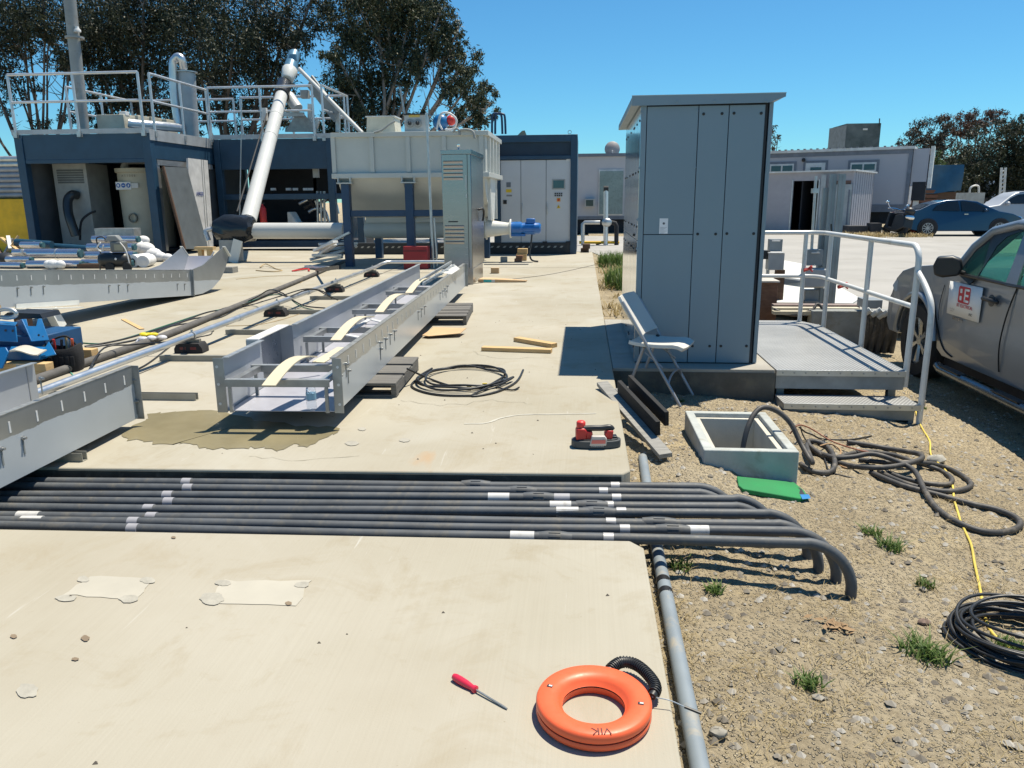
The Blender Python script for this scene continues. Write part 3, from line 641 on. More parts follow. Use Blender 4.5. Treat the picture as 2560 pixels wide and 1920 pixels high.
# ================================================================== CABLES AROUND THE VAULT
def zpx(p, z7=2.404): return (1640+p[0]/z7, 960+p[1]/z7)
def gcable(name, pts, r, m, label, cat='cable', lift=None, group=None, n=8, dz=None):
    P = []
    for k, p in enumerate(pts):
        px, py = zpx(p[:2]); h = r+(p[2] if len(p) > 2 else 0)
        P.append(D(px, py, h))
    b = B().tube(spline(P, n), r, 10); return single(name, b, m, label, cat, group, smooth=60)
vp = [Vector((1.0, 4.62, -.5)), Vector((1.0, 4.66, -.25)), Vector((1.04, 4.72, -.02)), Vector((1.12, 4.80, .085)), Vector((1.22, 4.84, .075)), Vector((1.32, 4.82, .0)), Vector((1.38, 4.74, -.12)), Vector((1.42, 4.62, -.2))]
tail = [D(*zpx(p), .018+p[2]) for p in [(905, 365, .03), (1010, 435, .0), (1150, 487, .0), (1300, 503, .03), (1450, 492, .04), (1585, 455, .05), (1590, 425, .04), (1500, 405, .02), (1380, 385, .0), (1250, 362, 0), (1150, 348, 0)]]
single('power_cable', B().tube(spline(vp+tail, 7), .0165, 12), HOSEB, 'thick dusty black cable arching up out of the concrete vault', 'cable', smooth=60)
gcable('power_cable', [(870, 480), (940, 525), (1040, 530), (1075, 480, .02), (1050, 400, .0), (985, 352), (915, 345, .01), (950, 395), (1060, 440, .02), (1180, 438, .04), (1300, 420, .06), (1450, 465, .05), (1555, 525, .03), (1610, 630, .02), (1680, 740), (1800, 825), (1950, 882), (2090, 890), (2185, 855), (2165, 805), (2050, 755), (1900, 722), (1700, 668), (1500, 615), (1380, 570), (1290, 530)], .0165, HOSEB, 'long dusty black cable whose far loop reaches out over the yellow rope')
gcable('power_cable', [(1220, 455), (1400, 472, .02), (1600, 472, .03), (1750, 505), (1860, 565), (1893, 610), (1820, 640), (1700, 642), (1550, 612), (1420, 565), (1340, 522)], .0155, HOSEB, 'middle dusty black cable loop in the heap beside the vault')
gcable('power_cable', [(1090, 440), (1250, 405), (1420, 425, .02), (1560, 470, .02), (1700, 515), (1775, 565), (1760, 602), (1650, 600), (1500, 570), (1390, 530)], .0145, HOSEB, 'innermost dusty black cable loop in the heap beside the vault')
COPPER = mat('red_wire', (.30, .10, .05), .5)
gcable('wire', [(805, 300, .06), (850, 250, .12), (900, 255, .09), (960, 285, .05), (1060, 345, .02), (1200, 392, .03), (1300, 412, .02)], .005, COPPER, 'thin reddish wire sprouting from the cable end')
gcable('wire', [(860, 260, .11), (900, 290, .06), (940, 305, .03), (1000, 330), (1150, 335), (1230, 325), (1295, 312)], .0055, CABLE, 'thin black wire fanning away from the vault')
gcable('wire', [(985, 372, .03), (1050, 360, .02), (1110, 400), (1090, 470), (1130, 500), (1190, 508)], .005, mat('tan_wire', (.42, .26, .13), .5), 'thin tan wire curling inside the cable heap')
gcable('wire', [(870, 255, .1), (880, 300, .05), (920, 360), (1000, 420, .01), (1040, 520), (1120, 550), (1200, 565)], .0045, CABLE, 'thin black wire trailing below the cable heap')
# green kneeling board
t = thing('kneeling_pad', 'green foam kneeling pad lying in the dirt by the vault', 'pad', D(1930, 1215))
gp = [D(1842, 1190, .02), D(1985, 1205, .02), D(2010, 1225, .02), D(2022, 1243, .02), D(2000, 1246, .02), D(1858, 1222, .02), D(1846, 1212, .02)]
b = B(); n = len(gp); b.add([p for p in gp]+[p-Vector((0, 0, .028)) for p in gp], [tuple(range(n)), tuple(range(n, 2*n))[::-1]]+[(i, (i+1) % n, n+(i+1) % n, n+i) for i in range(n)])
b.build('pad_body', GREEN_F, t, world=True, bevel=.005)
b = B(); hq = [D(1988, 1216, .0225), D(2004, 1222, .0225), D(2014, 1238, .0225), D(1999, 1235, .0225)]; b.sheet(hq); b.build('hand_slot', DARKIN, t, world=True)
b = B(); hq = [D(2000, 1236, .0235), D(2022, 1236, .0235), D(2027, 1246, .0235), D(2006, 1248, .0235)]; b.sheet(hq); b.build('blue_tape', mat('blue_tape', (.02, .17, .40), .5), t, world=True)
# yellow rope
gcable('yellow_rope', [(1558, 150, .01), (1575, 215), (1605, 275), (1645, 345), (1655, 430), (1740, 520), (1782, 610), (1790, 690), (1805, 740), (1832, 830), (1860, 890), (1895, 970), (1915, 1080), (1945, 1220), (1975, 1390), (2010, 1480), (2090, 1560), (2250, 1680)], .0062, YELLOW, 'yellow rope running from the step to the black wire coil', 'rope')
# black wire coil
cc = D(2545, 1612, 0); b = B()
for k in range(15):
    ra = .17+.075*random.random(); ox, oy = rng.normal(0, .012), rng.normal(0, .012); h = .008+.085*k/15*random.random()+.005*k*.6
    ph = random.random()*6; tl = rng.normal(0, .05)
    b.tube([(cc.x+ox+ra*math.cos(a)*1.0, cc.y+oy+ra*.92*math.sin(a), cc.z+h+.012*math.sin(2*a+ph)+tl*ra*math.cos(a+ph)*.25) for a in np.linspace(0, 2*math.pi, 49)[:-1]], .0068, 7, closed=True)
single('wire_coil', b, CABLE, 'coil of thin black wire lying on the dry dirt', 'coil', smooth=60)
single('wire_offcut', B().tube(spline([D(2400, 1525, .03), D(2415, 1535, .02), D(2430, 1548, .03)], 4), .006, 6), CABLE, 'short black wire end poking up by the wire coil', 'wire')

# ================================================================== PICKUP TRUCK
TX = 3.40; t = thing('pickup_truck', 'grey pickup truck with a white magnetic sign on its front door', 'pickup', (4.25, 6.5, -.45))
def tp(px, py, x=TX): p = PX(px, py, x); return (p.y, p.z)
gt = -.43; ay, wr = 8.12, .385            # front axle, wheel radius
# lower body side outline (y, z), seen from the left; truck nose towards +y
def arch(yc, zc, r, n=12): return [(yc-r*math.cos(math.pi*k/n), zc+r*math.sin(math.pi*k/n)*1.0) for k in range(n+1)]
ry = ay-3.25; wz = gt+wr
belt = [tp(2245, 700), tp(2250, 690), tp(2290, 668), tp(2355, 664), tp(2398, 690), tp(2515, 716)]
hood_f = tp(2240, 720)
side = [(3.6, .12), (3.6, .60), (4.2, .66), (5.5, .68), (6.4, .69), (7.0, .71), (7.55, .745), (8.0, .725), (8.4, .68), (8.68, .61), (8.80, .52), (8.86, .36), (8.92, .28), (8.93, .02), (8.86, -.06), (8.62, -.06)]
side += [(p[0], p[1]) for p in arch(ay, wz, .455)[::-1]]
side += [(7.55, -.10), (6.0, -.10), (ry+.60, -.10)] + [(p[0], p[1]) for p in arch(ry, wz, .455)[::-1]] + [(3.6, -.02)]
TW = 1.75
def crossx(z):                                          # the body side bulges
    return .045*math.cos((z-.22)*2.6)
n = len(side); b = B(); L_ = [(TX+.06-crossx(z), y, z) for y, z in side]; R_ = [(TX+TW-.06+crossx(z), y, z) for y, z in side]
bm = bmesh.new(); vs1 = [bm.verts.new(p) for p in L_]; vs2 = [bm.verts.new(p) for p in R_]
fl = bm.faces.new(vs1); fr = bm.faces.new(vs2[::-1])
for i in range(n): bm.faces.new((vs1[i], vs1[(i+1) % n], vs2[(i+1) % n], vs2[i]))
bmesh.ops.triangulate(bm, faces=[fl, fr]); bmesh.ops.recalc_face_normals(bm, faces=bm.faces)
org = Vector((4.25, 6.5, -.45)); bmesh.ops.translate(bm, verts=bm.verts, vec=-org)
me = bpy.data.meshes.new('body'); bm.to_mesh(me); bm.free(); me.materials.append(TRUCKG)
o = bpy.data.objects.new('body', me); COL.objects.link(o); o.parent = t; md = o.modifiers.new('bevel', 'BEVEL'); md.width = .035; md.segments = 3; md.limit_method = 'ANGLE'; md.angle_limit = R(50)
# greenhouse: pillars, roof, glass; outlines as (y, z) on the door plane, leaning in towards the roof
zb_, zr = .70, 1.16; ins = .19; kk = ins/(zr-zb_)
def cabx(z, s): return TX+.025+kk*max(0, z-zb_) if s < 0 else TX+TW-.025-kk*max(0, z-zb_)
def onside(px, py):                                     # a pixel on the leaning window plane
    x = TX+.02
    for _ in range(8): p = PX(px, py, x); x = cabx(p.z, -1)
    return (p.y, p.z)
A0, A1, A2, A3 = onside(2392, 680), onside(2440, 618), onside(2490, 578), onside(2556, 563)
print('truck', A0, A1, A2, A3, onside(2515, 708), onside(2545, 640))
rz0 = A3[1]+.0; yB = onside(2538, 690)[0]; yend = 5.2
prof = [(yend-.12, rz0-.06), (yend+.15, rz0+.01), (5.7, rz0+.045), (A3[0]-.35, rz0+.05), (A3[0], rz0+.035), (A2[0], A2[1]+.025), ((A1[0]+A2[0])/2, (A1[1]+A2[1])/2+.02)]
roof = B()
for i, (y, z) in enumerate(prof):
    hw = TW/2-.025-kk*max(0, z-zb_)
    for k in range(11):
        u_ = -1+2*k/10; roof.v.append((TX+TW/2+u_*hw, y, z+.03-.05*u_**4))
    if i:
        for k in range(10): roof.f.append(((i-1)*11+k, (i-1)*11+k+1, i*11+k+1, i*11+k))
ro = roof.build('roof', TRUCKG, t, world=True, smooth=70); sm = ro.modifiers.new('s', 'SOLIDIFY'); sm.thickness = .05; sm.offset = -1
def leanplate(poly, s_, th=.008, off=0.0):
    b = B(); n = len(poly); s2 = 1 if s_ < 0 else -1
    V = [(cabx(z, s_)-s2*(th/2+off), y, z) for y, z in poly]+[(cabx(z, s_)+s2*(th/2-off), y, z) for y, z in poly]
    bm = bmesh.new(); v_ = [bm.verts.new(p) for p in V]
    f1 = bm.faces.new(v_[:n]); f2 = bm.faces.new(v_[n:][::-1])
    for k in range(n): bm.faces.new((v_[k], v_[(k+1) % n], v_[n+(k+1) % n], v_[n+k]))
    bmesh.ops.triangulate(bm, faces=[f1, f2]); bm.verts.index_update()
    b.add([v.co for v in bm.verts], [tuple(v.index for v in f.verts) for f in bm.faces]); bm.free(); return b
TG = mat_glass('tinted_window', (.30, .62, .48), .02, .85)
for s_ in (-1, 1):
    B().tube([(cabx(z, s_), y, z) for y, z in (A0, A1, A2, (A3[0], A3[1]+.005), (yend+.3, rz0), (yend, rz0-.05), (yend-.25, .70))], .045, 10).build('pillar', TRUCKG, t, world=True, smooth=60)
    leanplate([(yB+.06, .68), (A3[0]-.1, rz0), (A3[0]-.22, rz0), (yB-.10, .68)], s_, .03).build('pillar', TRUCKG, t, world=True)
    g0, g1 = onside(2520, 712), onside(2548, 600)
    dg_ = [(A0[0]-.06, A0[1]-.005), (A1[0]-.03, A1[1]-.01), (A2[0], A2[1]-.02), (A3[0]-.08, rz0-.02), (yB+.07, .70)]
    leanplate(dg_, s_, .006).build('door_glass', TG, t, world=True)
    leanplate([(yB-.08, .70), (A3[0]-.24, rz0-.02), (yend+.25, rz0-.02), (yend, .70)], s_, .006).build('door_glass', TG, t, world=True)
    # dark door frame: wide at the mirror, thin along the roof, with the hole of the quarter light
    fr = [A0, A1, A2, (A3[0]-.08, rz0), (A3[0]-.08, rz0-.035), (onside(2520, 592)), (onside(2495, 615)), (onside(2470, 655)), (onside(2448, 690)), onside(2425, 712)]
    leanplate(fr, s_, .010, .004).build('door_frame', BLACK_PL, t, world=True)
    B().tube([(cabx(.7, s_), A0[0]-.02, .695), (cabx(.7, s_), yB+.03, .685), (cabx(.7, s_), yend, .68)], .016, 6).build('belt_moulding', BLACK_PL, t, world=True)
B().add([(TX+.09, A0[0]+.02, .72), (TX+TW-.09, A0[0]+.02, .72), (TX+TW-.22, A2[0], A2[1]+.02), (TX+.22, A2[0], A2[1]+.02)], [(0, 1, 2, 3)]).build('windscreen', TG, t, world=True)
B().add([(TX+.12, yend-.22, .68), (TX+TW-.12, yend-.22, .68), (TX+TW-.26, yend, rz0-.03), (TX+.26, yend, rz0-.03)], [(3, 2, 1, 0)]).build('rear_window', TG, t, world=True)
INT = mat('truck_interior', (.03, .033, .035), .8)
B().prism([(7.45, .3), (7.45, .66), (7.15, .70), (6.98, .60), (6.98, .3)], TX+.12, TX+TW-.12, 'x').build('dashboard', INT, t, world=True, bevel=.02)
B().lathe([(.17, 0), (.185, .012), (.2, 0), (.185, -.012)], 24, Matrix.Translation((TX+.46, 6.86, .70)) @ Matrix.Rotation(R(62), 4, 'X'), closed=True).build('steering_wheel', INT, t, world=True, smooth=60)
for x in (TX+.28, TX+1.0): B().prism([(6.5, .15), (6.5, .36), (6.05, .36), (5.88, .92), (5.75, .92), (5.83, .15)], x, x+.46, 'x').build('seat', mat('seat_grey', (.10, .10, .105), .9), t, world=True, bevel=.04)
# mirror, handle, trim
Mm = B(); mo = PX(2370, 663, TX-.14)
Mm.prism([(-.10, -.085), (-.03, -.105), (.09, -.085), (.12, -.02), (.10, .06), (.03, .085), (-.09, .075), (-.115, 0)], -.10, .075, 'y', Matrix.Translation(mo) @ Matrix.Rotation(R(-25), 4, 'Z'))
Mm.build('mirror', BLACK_PL, t, world=True, bevel=.02); B().tube([mo+Vector((.05, .02, -.05)), (TX+.06, mo.y+.03, .70)], .02, 8).build('mirror_arm', BLACK_PL, t, world=True)
hd = PX(2480, 750, TX+.012)
B().tube(spline([hd+Vector((-.012, .125, 0)), hd+Vector((-.035, .07, .004)), hd+Vector((-.038, 0, .003)), hd+Vector((-.034, -.07, 0)), hd+Vector((-.01, -.12, -.005))], 4), [.012]+[.018]*15+[.012], 8).build('door_handle', BLACK_PL, t, world=True, smooth=60)
B().ball(hd+Vector((-.004, .0, -.005)), .06, 8, (.12, 1.0, .85)).build('handle_recess', mat('recess_grey', (.05, .055, .06), .4), t, world=True)
SEAM = mat('seam_black', (.008, .008, .009), .7)
def sx(z): return TX+.06-crossx(z)-.003
def seam(pts, r=.006): B().tube([(sx(z), y, z) for y, z in spline2(pts)], r, 5).build('panel_gap', SEAM, t, world=True)
def spline2(pts): return [(p.y, p.z) for p in spline([(0, y, z) for y, z in pts], 6)]
seam([tp(2310, 715), tp(2330, 760), tp(2340, 820), tp(2352, 870), tp(2372, 892)], .008); seam([tp(2540, 690), tp(2515, 770), tp(2495, 860), tp(2490, 930)]); seam([tp(2354, 712), tp(2345, 760), tp(2343, 800)], .003)
B().tube([(TX+.0, 8.58-.0, wz+.02)]+[(TX-.012, ay-.47*math.cos(a), wz+.47*math.sin(a)) for a in np.linspace(.15, math.pi-.15, 20)][::-1], .028, 8).build('fender_flare', TRUCKG, t, world=True, smooth=60)
B().tube([(TX-.06, 7.40, -.165), (TX-.10, 7.25, -.17), (TX-.10, 5.1, -.17), (TX-.04, 4.95, -.165)], .04, 10).build('side_step', mat('step_tube', (.16, .18, .2), .25, .8), t, world=True, smooth=60)
for y in (7.05, 6.1, 5.3): B().box(TX-.135, TX-.06, y-.2, y+.2, -.135, -.126).build('step_pad', BLACK_PL, t, world=True)
B().box(TX+.15, TX+TW-.15, 4.0, 8.8, -.22, -.08).build('chassis', DARKIN, t, world=True)
B().tube([(TX+.1, 8.86, .08), (TX+.3, 8.97, .09), (TX+TW-.3, 8.97, .09), (TX+TW-.1, 8.86, .08)], .10, 8).build('front_bumper', mat('bumper_grey', (.12, .13, .14), .4), t, world=True, smooth=60)
B().tube([(TX+.05, 8.74, .44), (TX+.12, 8.84, .43), (TX+.34, 8.90, .42)], .075, 8).build('headlight', mat_glass('lamp_glass', (.8, .85, .9), .05, .5), t, world=True, smooth=60)
def wheel(t, c, r, wd, out, spokes=6, rimm=CHROME, world=True):       # axis along x; out = outward side
    Mx = Matrix.Translation(Vector(c)) @ Matrix.Rotation(R(90)*out, 4, 'Y')
    wb = B().lathe([(r*.62, -wd/2), (r*.93, -wd/2), (r, -wd*.36), (r, wd*.36), (r*.93, wd/2), (r*.62, wd/2)], 40, Mx, closed=True).build('wheel', TYRE, t, world=world, smooth=40)
    rb = B().lathe([(r*.60, -wd*.4), (r*.64, wd*.42), (r*.58, wd*.45), (r*.55, -wd*.4)], 32, Mx, closed=True)
    rb.lathe([(.001, wd*.36), (r*.13, wd*.36), (r*.15, wd*.2), (.001, wd*.2)], 14, Mx)
    for k in range(spokes):
        for dlt in (-.10, .10):
            a_ = 2*math.pi*k/spokes; p0 = Mx @ Vector((r*.10*math.cos(a_), r*.10*math.sin(a_), wd*.30)); p1 = Mx @ Vector((r*.6*math.cos(a_+dlt), r*.6*math.sin(a_+dlt), wd*.36))
            rb.beam(p0, p1, r*.07, r*.06)
    rb.build('rim', rimm, wb, world=world)
    B().lathe([(.001, wd*.02), (r*.58, wd*.02), (r*.58, -wd*.3), (.001, -wd*.3)], 24, Mx).build('brake_disc', DARKIN, wb, world=world)
RIMG = mat('rim_grey', (.45, .47, .48), .3, .8)
for y in (ay, ry):
    for s_, x in ((-1, TX+.135), (1, TX+TW-.135)): wheel(t, (x, y, gt+wr-.005), wr, .25, s_, 6, RIMG)
# magnetic sign
q = [PX(2374, 705, TX), PX(2453, 721, TX), PX(2440, 803, TX), PX(2361, 782, TX)]
yc = sum(p.y for p in q)/4; zc = sum(p.z for p in q)/4; xs_ = TX-.0015+.06-.045*math.cos((zc-.22)*2.6)-.006
sw, sh = .60, .30
SG = Matrix.Translation((xs_, yc, zc)) @ Matrix(((0, 0, -1, 0), (-1, 0, 0, 0), (0, 1, 0, 0), (0, 0, 0, 1)))
sheet = B()
for i in range(7):
    for j in range(3):
        sheet.v.append(tuple(SG @ Vector((-sw/2+sw*i/6, -sh/2+sh*j/2, .002+.002*math.sin(i*1.7+j)))))
for i in range(6):
    for j in range(2): sheet.f.append((i*3+j, i*3+3+j, i*3+4+j, i*3+1+j))
sg = sheet.build('door_sign', mat('sign_white', (.80, .80, .80), .5, var=.02), t, world=True, smooth=60); sg.modifiers.new('s', 'SOLIDIFY').thickness = .002
Mloc = FRAMES[t].inverted() @ SG; RINK = mat('sign_red', (.55, .02, .035), .5); WINK = mat('sign_logo_white', (.80, .80, .80), .5); KINK = mat('sign_dark', (.05, .07, .09), .5)
def rr(cx, cy, w_, h_, z, m, nm):
    b = B(); r_ = min(w_, h_)*.14; pts = []
    for (sx_, sy_, a0) in ((1, 1, 0), (-1, 1, 90), (-1, -1, 180), (1, -1, 270)):
        for k in range(4): a = R(a0+30*k); pts.append((cx+sx_*(w_/2-r_)+r_*math.cos(a), cy+sy_*(h_/2-r_)+r_*math.sin(a), z))
    b.sheet([tuple(Mloc @ Vector(p)) for p in pts]); b.build(nm, m, sg)
rr(0, .052, .215, .150, .0065, RINK, 'logo_block')
rr(-.055, .085, .04, .038, .0080, WINK, 'logo_mark'); rr(-.055, .020, .04, .038, .0080, WINK, 'logo_mark')
for q_ in ((.018, .052, .022, .118), (.058, .102, .075, .020), (.055, .052, .06, .020), (.058, .002, .075, .020)): rr(*q_[:2], q_[2], q_[3], .0080, WINK, 'logo_mark')
text('BIT ELECTRICAL', .043, RINK, sg, Mloc @ Matrix.Translation((.03, -.048, .0065)), 'sign_lettering', .0005, .95)
text('INC', .034, KINK, sg, Mloc @ Matrix.Translation((.155, -.105, .0065)), 'sign_lettering', .0005)
text('415 573 2641\nwww.bit', .017, mat('ink_small', (.35, .33, .33), .6), sg, Mloc @ Matrix.Translation((-.19, -.105, .0065)), 'sign_small_print')
text('TACOMA', .036, CHROME, t, FRAMES[t].inverted() @ Matrix.Translation((xs_-.004+.004, yc+.08, zc-sh/2-.028)) @ Matrix(((0, 0, -1, 0), (-1, 0, 0, 0), (0, 1, 0, 0), (0, 0, 0, 1))), 'badge_lettering', .003, 1.3)
# ================================================================== LONG STEEL TROUGHS
FILM_T = mat_film('trough_side', .215, (.40, .42, .43), (.40, .43, .45))
FILM_I = mat('trough_inside', (.40, .43, .46), .35, .35, var=.08, vs_=2); FLOORM = mat('trough_floor', (.44, .44, .49), .35, .2, var=.06)
EDGE = mat('trough_edge', (.30, .30, .28), .5, .6, var=.3, vs_=20)
SLOT = mat('slot_light', (.62, .62, .60), .5); STRIPM = mat('cream_strip', (.60, .53, .38), .55, var=.06)
slot_me = cmesh(B().box(-.001, .0015, -.006, .006, -.028, .028), 'slot', SLOT)
bolt_me = cmesh(B().lathe([(.012, 0), (.012, .008), (.007, .009), (.007, .022)], 8, Matrix.Rotation(R(90), 4, 'Y')), 'bolt', STEEL_D)
drip_me = cmesh(B().box(-.0005, .0015, -.005, .005, -.075, .0), 'stain', mat('stain_grey', (.20, .21, .20), .6))
TW_, TH_, TT = .69, .335, .006
def trough(label, loc, rz, L, lift, pieces, frames, name='steel_trough', right_cut=None, dup_bolts=True, rot=None, slots=True, h=TH_, group='steel troughs on the slab'):
    t = thing(name, label, 'trough', loc, rz, group, rot)
    B().box(.004, TW_-.004, 0, L, .0, .006).build('floor_plate', FLOORM, t, bevel=.001)
    B().box(TW_, TW_+TT, 0, L, 0, h).build('side_wall', FILM_T, t, bevel=.001)
    B().box(TW_-.03, TW_+TT+.002, .01, L, h+.0005, h+.006).build('top_flange', EDGE, t)
    for (y0, y1, off) in pieces:
        B().box(-TT-off, -off, y0, y1, 0, h).build('side_wall', FILM_I if not off else mat('offset_plate', (.22, .25, .29), .3, .6), t, bevel=.001)
        B().box(-TT-off-.002, .03-off+(.05 if off else 0), y0+.01, y1-.01, h+.0005, h+.006).build('top_flange', GALV if not off else WHITE_P, t)
        if off:
            for y in (y0, y1): B().box(-off, .0, y-.003, y+.003, 0, h).build('return_plate', FILM_I, t)
    for x0, x1 in ((-.062, .003), (TW_-.012, TW_+.045)):
        for y in (-.008, L): B().box(x0, x1, y, y+.007, -.006, h+.004).build('end_flange', STEEL_D, t, bevel=.001)
    hole = cmesh(B().lathe([(.009, 0), (.009, .0015)], 10, Matrix.Rotation(R(90), 4, 'X')), 'bolt_hole', WHITE_P)
    for x in (-.04, TW_+.022):
        for z in (.05, h*.52, h-.05): piece('bolt_hole', hole, t, (x, -.0085, z))
    for (y0, y1, z, arcd) in frames:
        for y in (y0, y1):
            B().box(.02, TW_-.02, y-.015, y-.011, z-.045, z).build('cross_bar', STEEL_D, t); B().box(.02, TW_-.02, y-.011, y+.03, z-.004, z).build('cross_bar', GALV, t)
        B().box(.05, .09, y0, y1, z-.04, z-.003).build('side_bar', STEEL_D, t); B().box(TW_-.09, TW_-.05, y0, y1, z-.04, z-.003).build('side_bar', GALV, t)
        for y in (y0, y1):
            for x in (.035, TW_-.055): B().box(x, x+.02, y-.01, y+.005, .006, z-.05).build('hanger', STEEL_D, t)
        if arcd:
            x0, Ls, hh = arcd
            def af(a, b_): return Vector((x0+.085*b_+.10*a, y0-.14+Ls*a, z+.010+hh*math.sin(math.pi*min(1, a*1.0)*.80)-.02*(1-a)))
            shell(12, 3, af, .008).build('wear_strip', STRIPM, t, bevel=.001)
    nb = int(L/.2)
    for k in range(nb):
        y = .1+k*L/nb
        if slots: piece('slot', slot_me, t, (TW_+TT+.0008, y, h*.80))
    return t
loc = (-2.19, 4.45, .112); rzt = R(2.18)
inv = (Matrix.Translation(Vector(loc)) @ Matrix.Rotation(rzt, 4, 'Z')).inverted()
def ly(px, py, z): return (inv @ G(px, py, z)).y
n0, n1 = ly(663, 851, .447), ly(749, 813, .447); m0, m1 = ly(985, 684, .447), ly(1047, 660, .447)
fr_ = []
for (a, c, arcd) in (((577, 948), (642, 912), (.30, .52, .085)), ((769, 841), (810, 819), (.28, .75, .09)), ((886, 774), (912, 760), (.28, .85, .09)), ((967, 728), (986, 718), (.28, .9, .09))):
    fr_.append((ly(*a, .112+.215), ly(*c, .112+.215), .215, arcd))
ct = trough('longest open steel trough, on pallets, with cream curved strips across it', loc, rzt, 7.15, .11, [(0, n0, 0), (n0, n1, .10), (n1, m0, 0), (m0, 7.15, .0)], fr_)
for (px, py) in [(865, 910), (870, 926), (1, 1)][:2] + [(848, 939), (950, 856), (964, 847), (975, 836), (986, 827), (951, 872), (1045, 779), (1053, 772), (1061, 766), (1100, 732), (1107, 727), (1112, 722), (1118, 715), (1115, 727)]:
    d = ray(px, py); best = None                          # hit the side wall plane
    o_ = inv @ CAM; dd = (inv.to_3x3() @ d); k = (TW_+TT+.001-o_.x)/dd.x; p = o_+dd*k
    if 0 < p.y < 7.2: piece('bolt', bolt_me, ct, p); piece('stain', drip_me, ct, p+Vector((.0005, 0, -.01)))
B().tube(spline([(.18, .9, .06), (.25, .95, .07), (.3, 1.0, .06)], 3), .01, 6).build('loose_clip', STEEL_D, ct)
# loose pieces lying in and on the long trough
def strip_on(p0, p1, wd, m, nm, lab, cat):
    a, c = Vector(p0), Vector(p1); d = (c-a).normalized(); n = Vector((-d.y, d.x, 0))*wd/2
    b = B(); V = [a+n, a-n, c-n, c+n]; b.add(V+[v-Vector((0, 0, .006)) for v in V], [(0, 1, 2, 3), (7, 6, 5, 4), (0, 4, 5, 1), (1, 5, 6, 2), (2, 6, 7, 3), (3, 7, 4, 0)])
    single(nm, b, m, lab, cat)
strip_on(G(795, 905, .36), G(858, 868, .40), .09, STRIPM, 'wear_strip', 'straight cream strip slanting inside the long trough near its open end', 'strip')
pl = thing('frame_plate', 'white slotted plate lying across the long trough', 'plate', G(915, 825, .335))
for q in (((860, 836), (905, 845), .02), ((905, 845), (960, 806), .02), ((960, 806), (925, 798), .02), ((925, 798), (860, 836), .03)):
    B().beam(G(*q[0], .345), G(*q[1], .345), .045, .008).build('plate_bar', WHITE_P, pl, world=True)
lt = thing('aluminium_ladder', 'narrow metal rail section leaning over the far end of the long trough', 'rail section', G(1070, 690, .4))
for o_ in (0, 8): B().beam(G(1050+o_, 702+o_, .42), G(1128+o_, 655+o_, .50), .02, .035).build('rail', GALV, lt, world=True)
for k in range(5): p = G(1056+k*16, 705-k*9.5, .43+.015*k); B().beam(p, p+Vector((.09, .02, 0)), .02, .02).build('rung', GALV, lt, world=True)
single('paper_sheet', B().add([G(1106, 682, .46), G(1128, 661, .5), G(1140, 664, .5), G(1150, 672, .47), G(1128, 686, .45)], [(0, 1, 2, 3, 4)]), TAPE_WHITE, 'crumpled white paper sheet on the far end of the long trough', 'paper')
# bottle
bp = G(780, 1024, .118); t = thing('water_bottle', 'clear plastic water bottle standing in the trough mouth', 'bottle', bp)
BOT = mat_glass('bottle_plastic', (.85, .90, .94), .05, .9)
B().lathe([(.028, 0), (.031, .006), (.031, .05), (.0295, .055), (.031, .06), (.031, .115), (.028, .14), (.014, .165), (.0125, .178)], 24).build('body', BOT, t, smooth=50)
B().lathe([(.0318, .07), (.0318, .108)], 24).build('paper_label', mat('bottle_label', (.25, .45, .62), .5), t)
B().lathe([(.0145, .172), (.0145, .190), (.0, .190)], 16).build('cap', WHITE_PL, t)

# near left trough (runs out of the frame)
ll = (-2.791-TW_-.05, 4.457-3.6, .055)
M_ = Matrix.Translation(Vector((-2.795, 4.457, .055))) @ Matrix.Rotation(R(1.2), 4, 'Z') @ Matrix.Translation((-TW_, -3.6, 0))
lt2 = trough('shorter steel trough crossing the trench beside the puddle', M_.translation, 0, 3.6, .05, [(0, 3.68, 0)], [(.9, 1.5, .2, (.3, .6, .08))], rot=Matrix.Rotation(R(1.2), 4, 'Z'))
inv2 = FRAMES[lt2].inverted()
for (px, py) in ((56, 1095), (2, 1122), (335, 950), (339, 1003), (100, 946)):
    o_ = inv2 @ CAM; dd = inv2.to_3x3() @ ray(px, py); k = (TW_+TT+.001-o_.x)/dd.x; p = o_+dd*k
    piece('bolt', bolt_me, lt2, p); piece('stain', drip_me, lt2, p+Vector((.0005, 0, -.01)))
# back trough, sloping down towards a curved end
Mb = Matrix.Translation((-5.80, 11.0, .03)) @ Matrix.Rotation(R(-2.3), 4, 'Z') @ Matrix.Rotation(R(-4.95), 4, 'X') @ Matrix.Translation((-TW_, -6.6, 0))
hb_ = .375
bt = trough('sloping steel trough with an upturned end in front of the blue containers', Mb.translation, 0, 6.6, 0, [(0, 6.6, 0)], [], rot=Mb.to_3x3().to_4x4(), h=hb_)
FRAMES[bt] = Mb
invb = Mb.inverted()
for px, py in ((43, 720), (77, 718), (108, 716), (272, 714), (296, 713), (319, 712), (443, 710), (461, 710), (479, 709)):
    o_ = invb @ CAM; dd = invb.to_3x3() @ ray(px, py); k = (TW_+TT+.001-o_.x)/dd.x; p = o_+dd*k
    piece('bolt', bolt_me, bt, p); piece('stain', drip_me, bt, p+Vector((.0005, 0, -.01)))
cv = []                                                       # curved end walls
def curve_end(x, nm):
    outer = [(6.6, .0), (6.9, .02), (7.2, .09), (7.45, .22), (7.62, .37), (7.72, .52), (7.76, .60)]; inner = [(7.60, .74), (7.3, .60), (6.95, .45), (6.6, hb_)]
    B().prism(outer+inner, x, x+TT, 'x').build(nm, FILM_I if x < .3 else FILM_T, bt)
    return outer, inner
o1, i1 = curve_end(TW_, 'curved_wall'); curve_end(-TT, 'curved_wall')
fb = B()
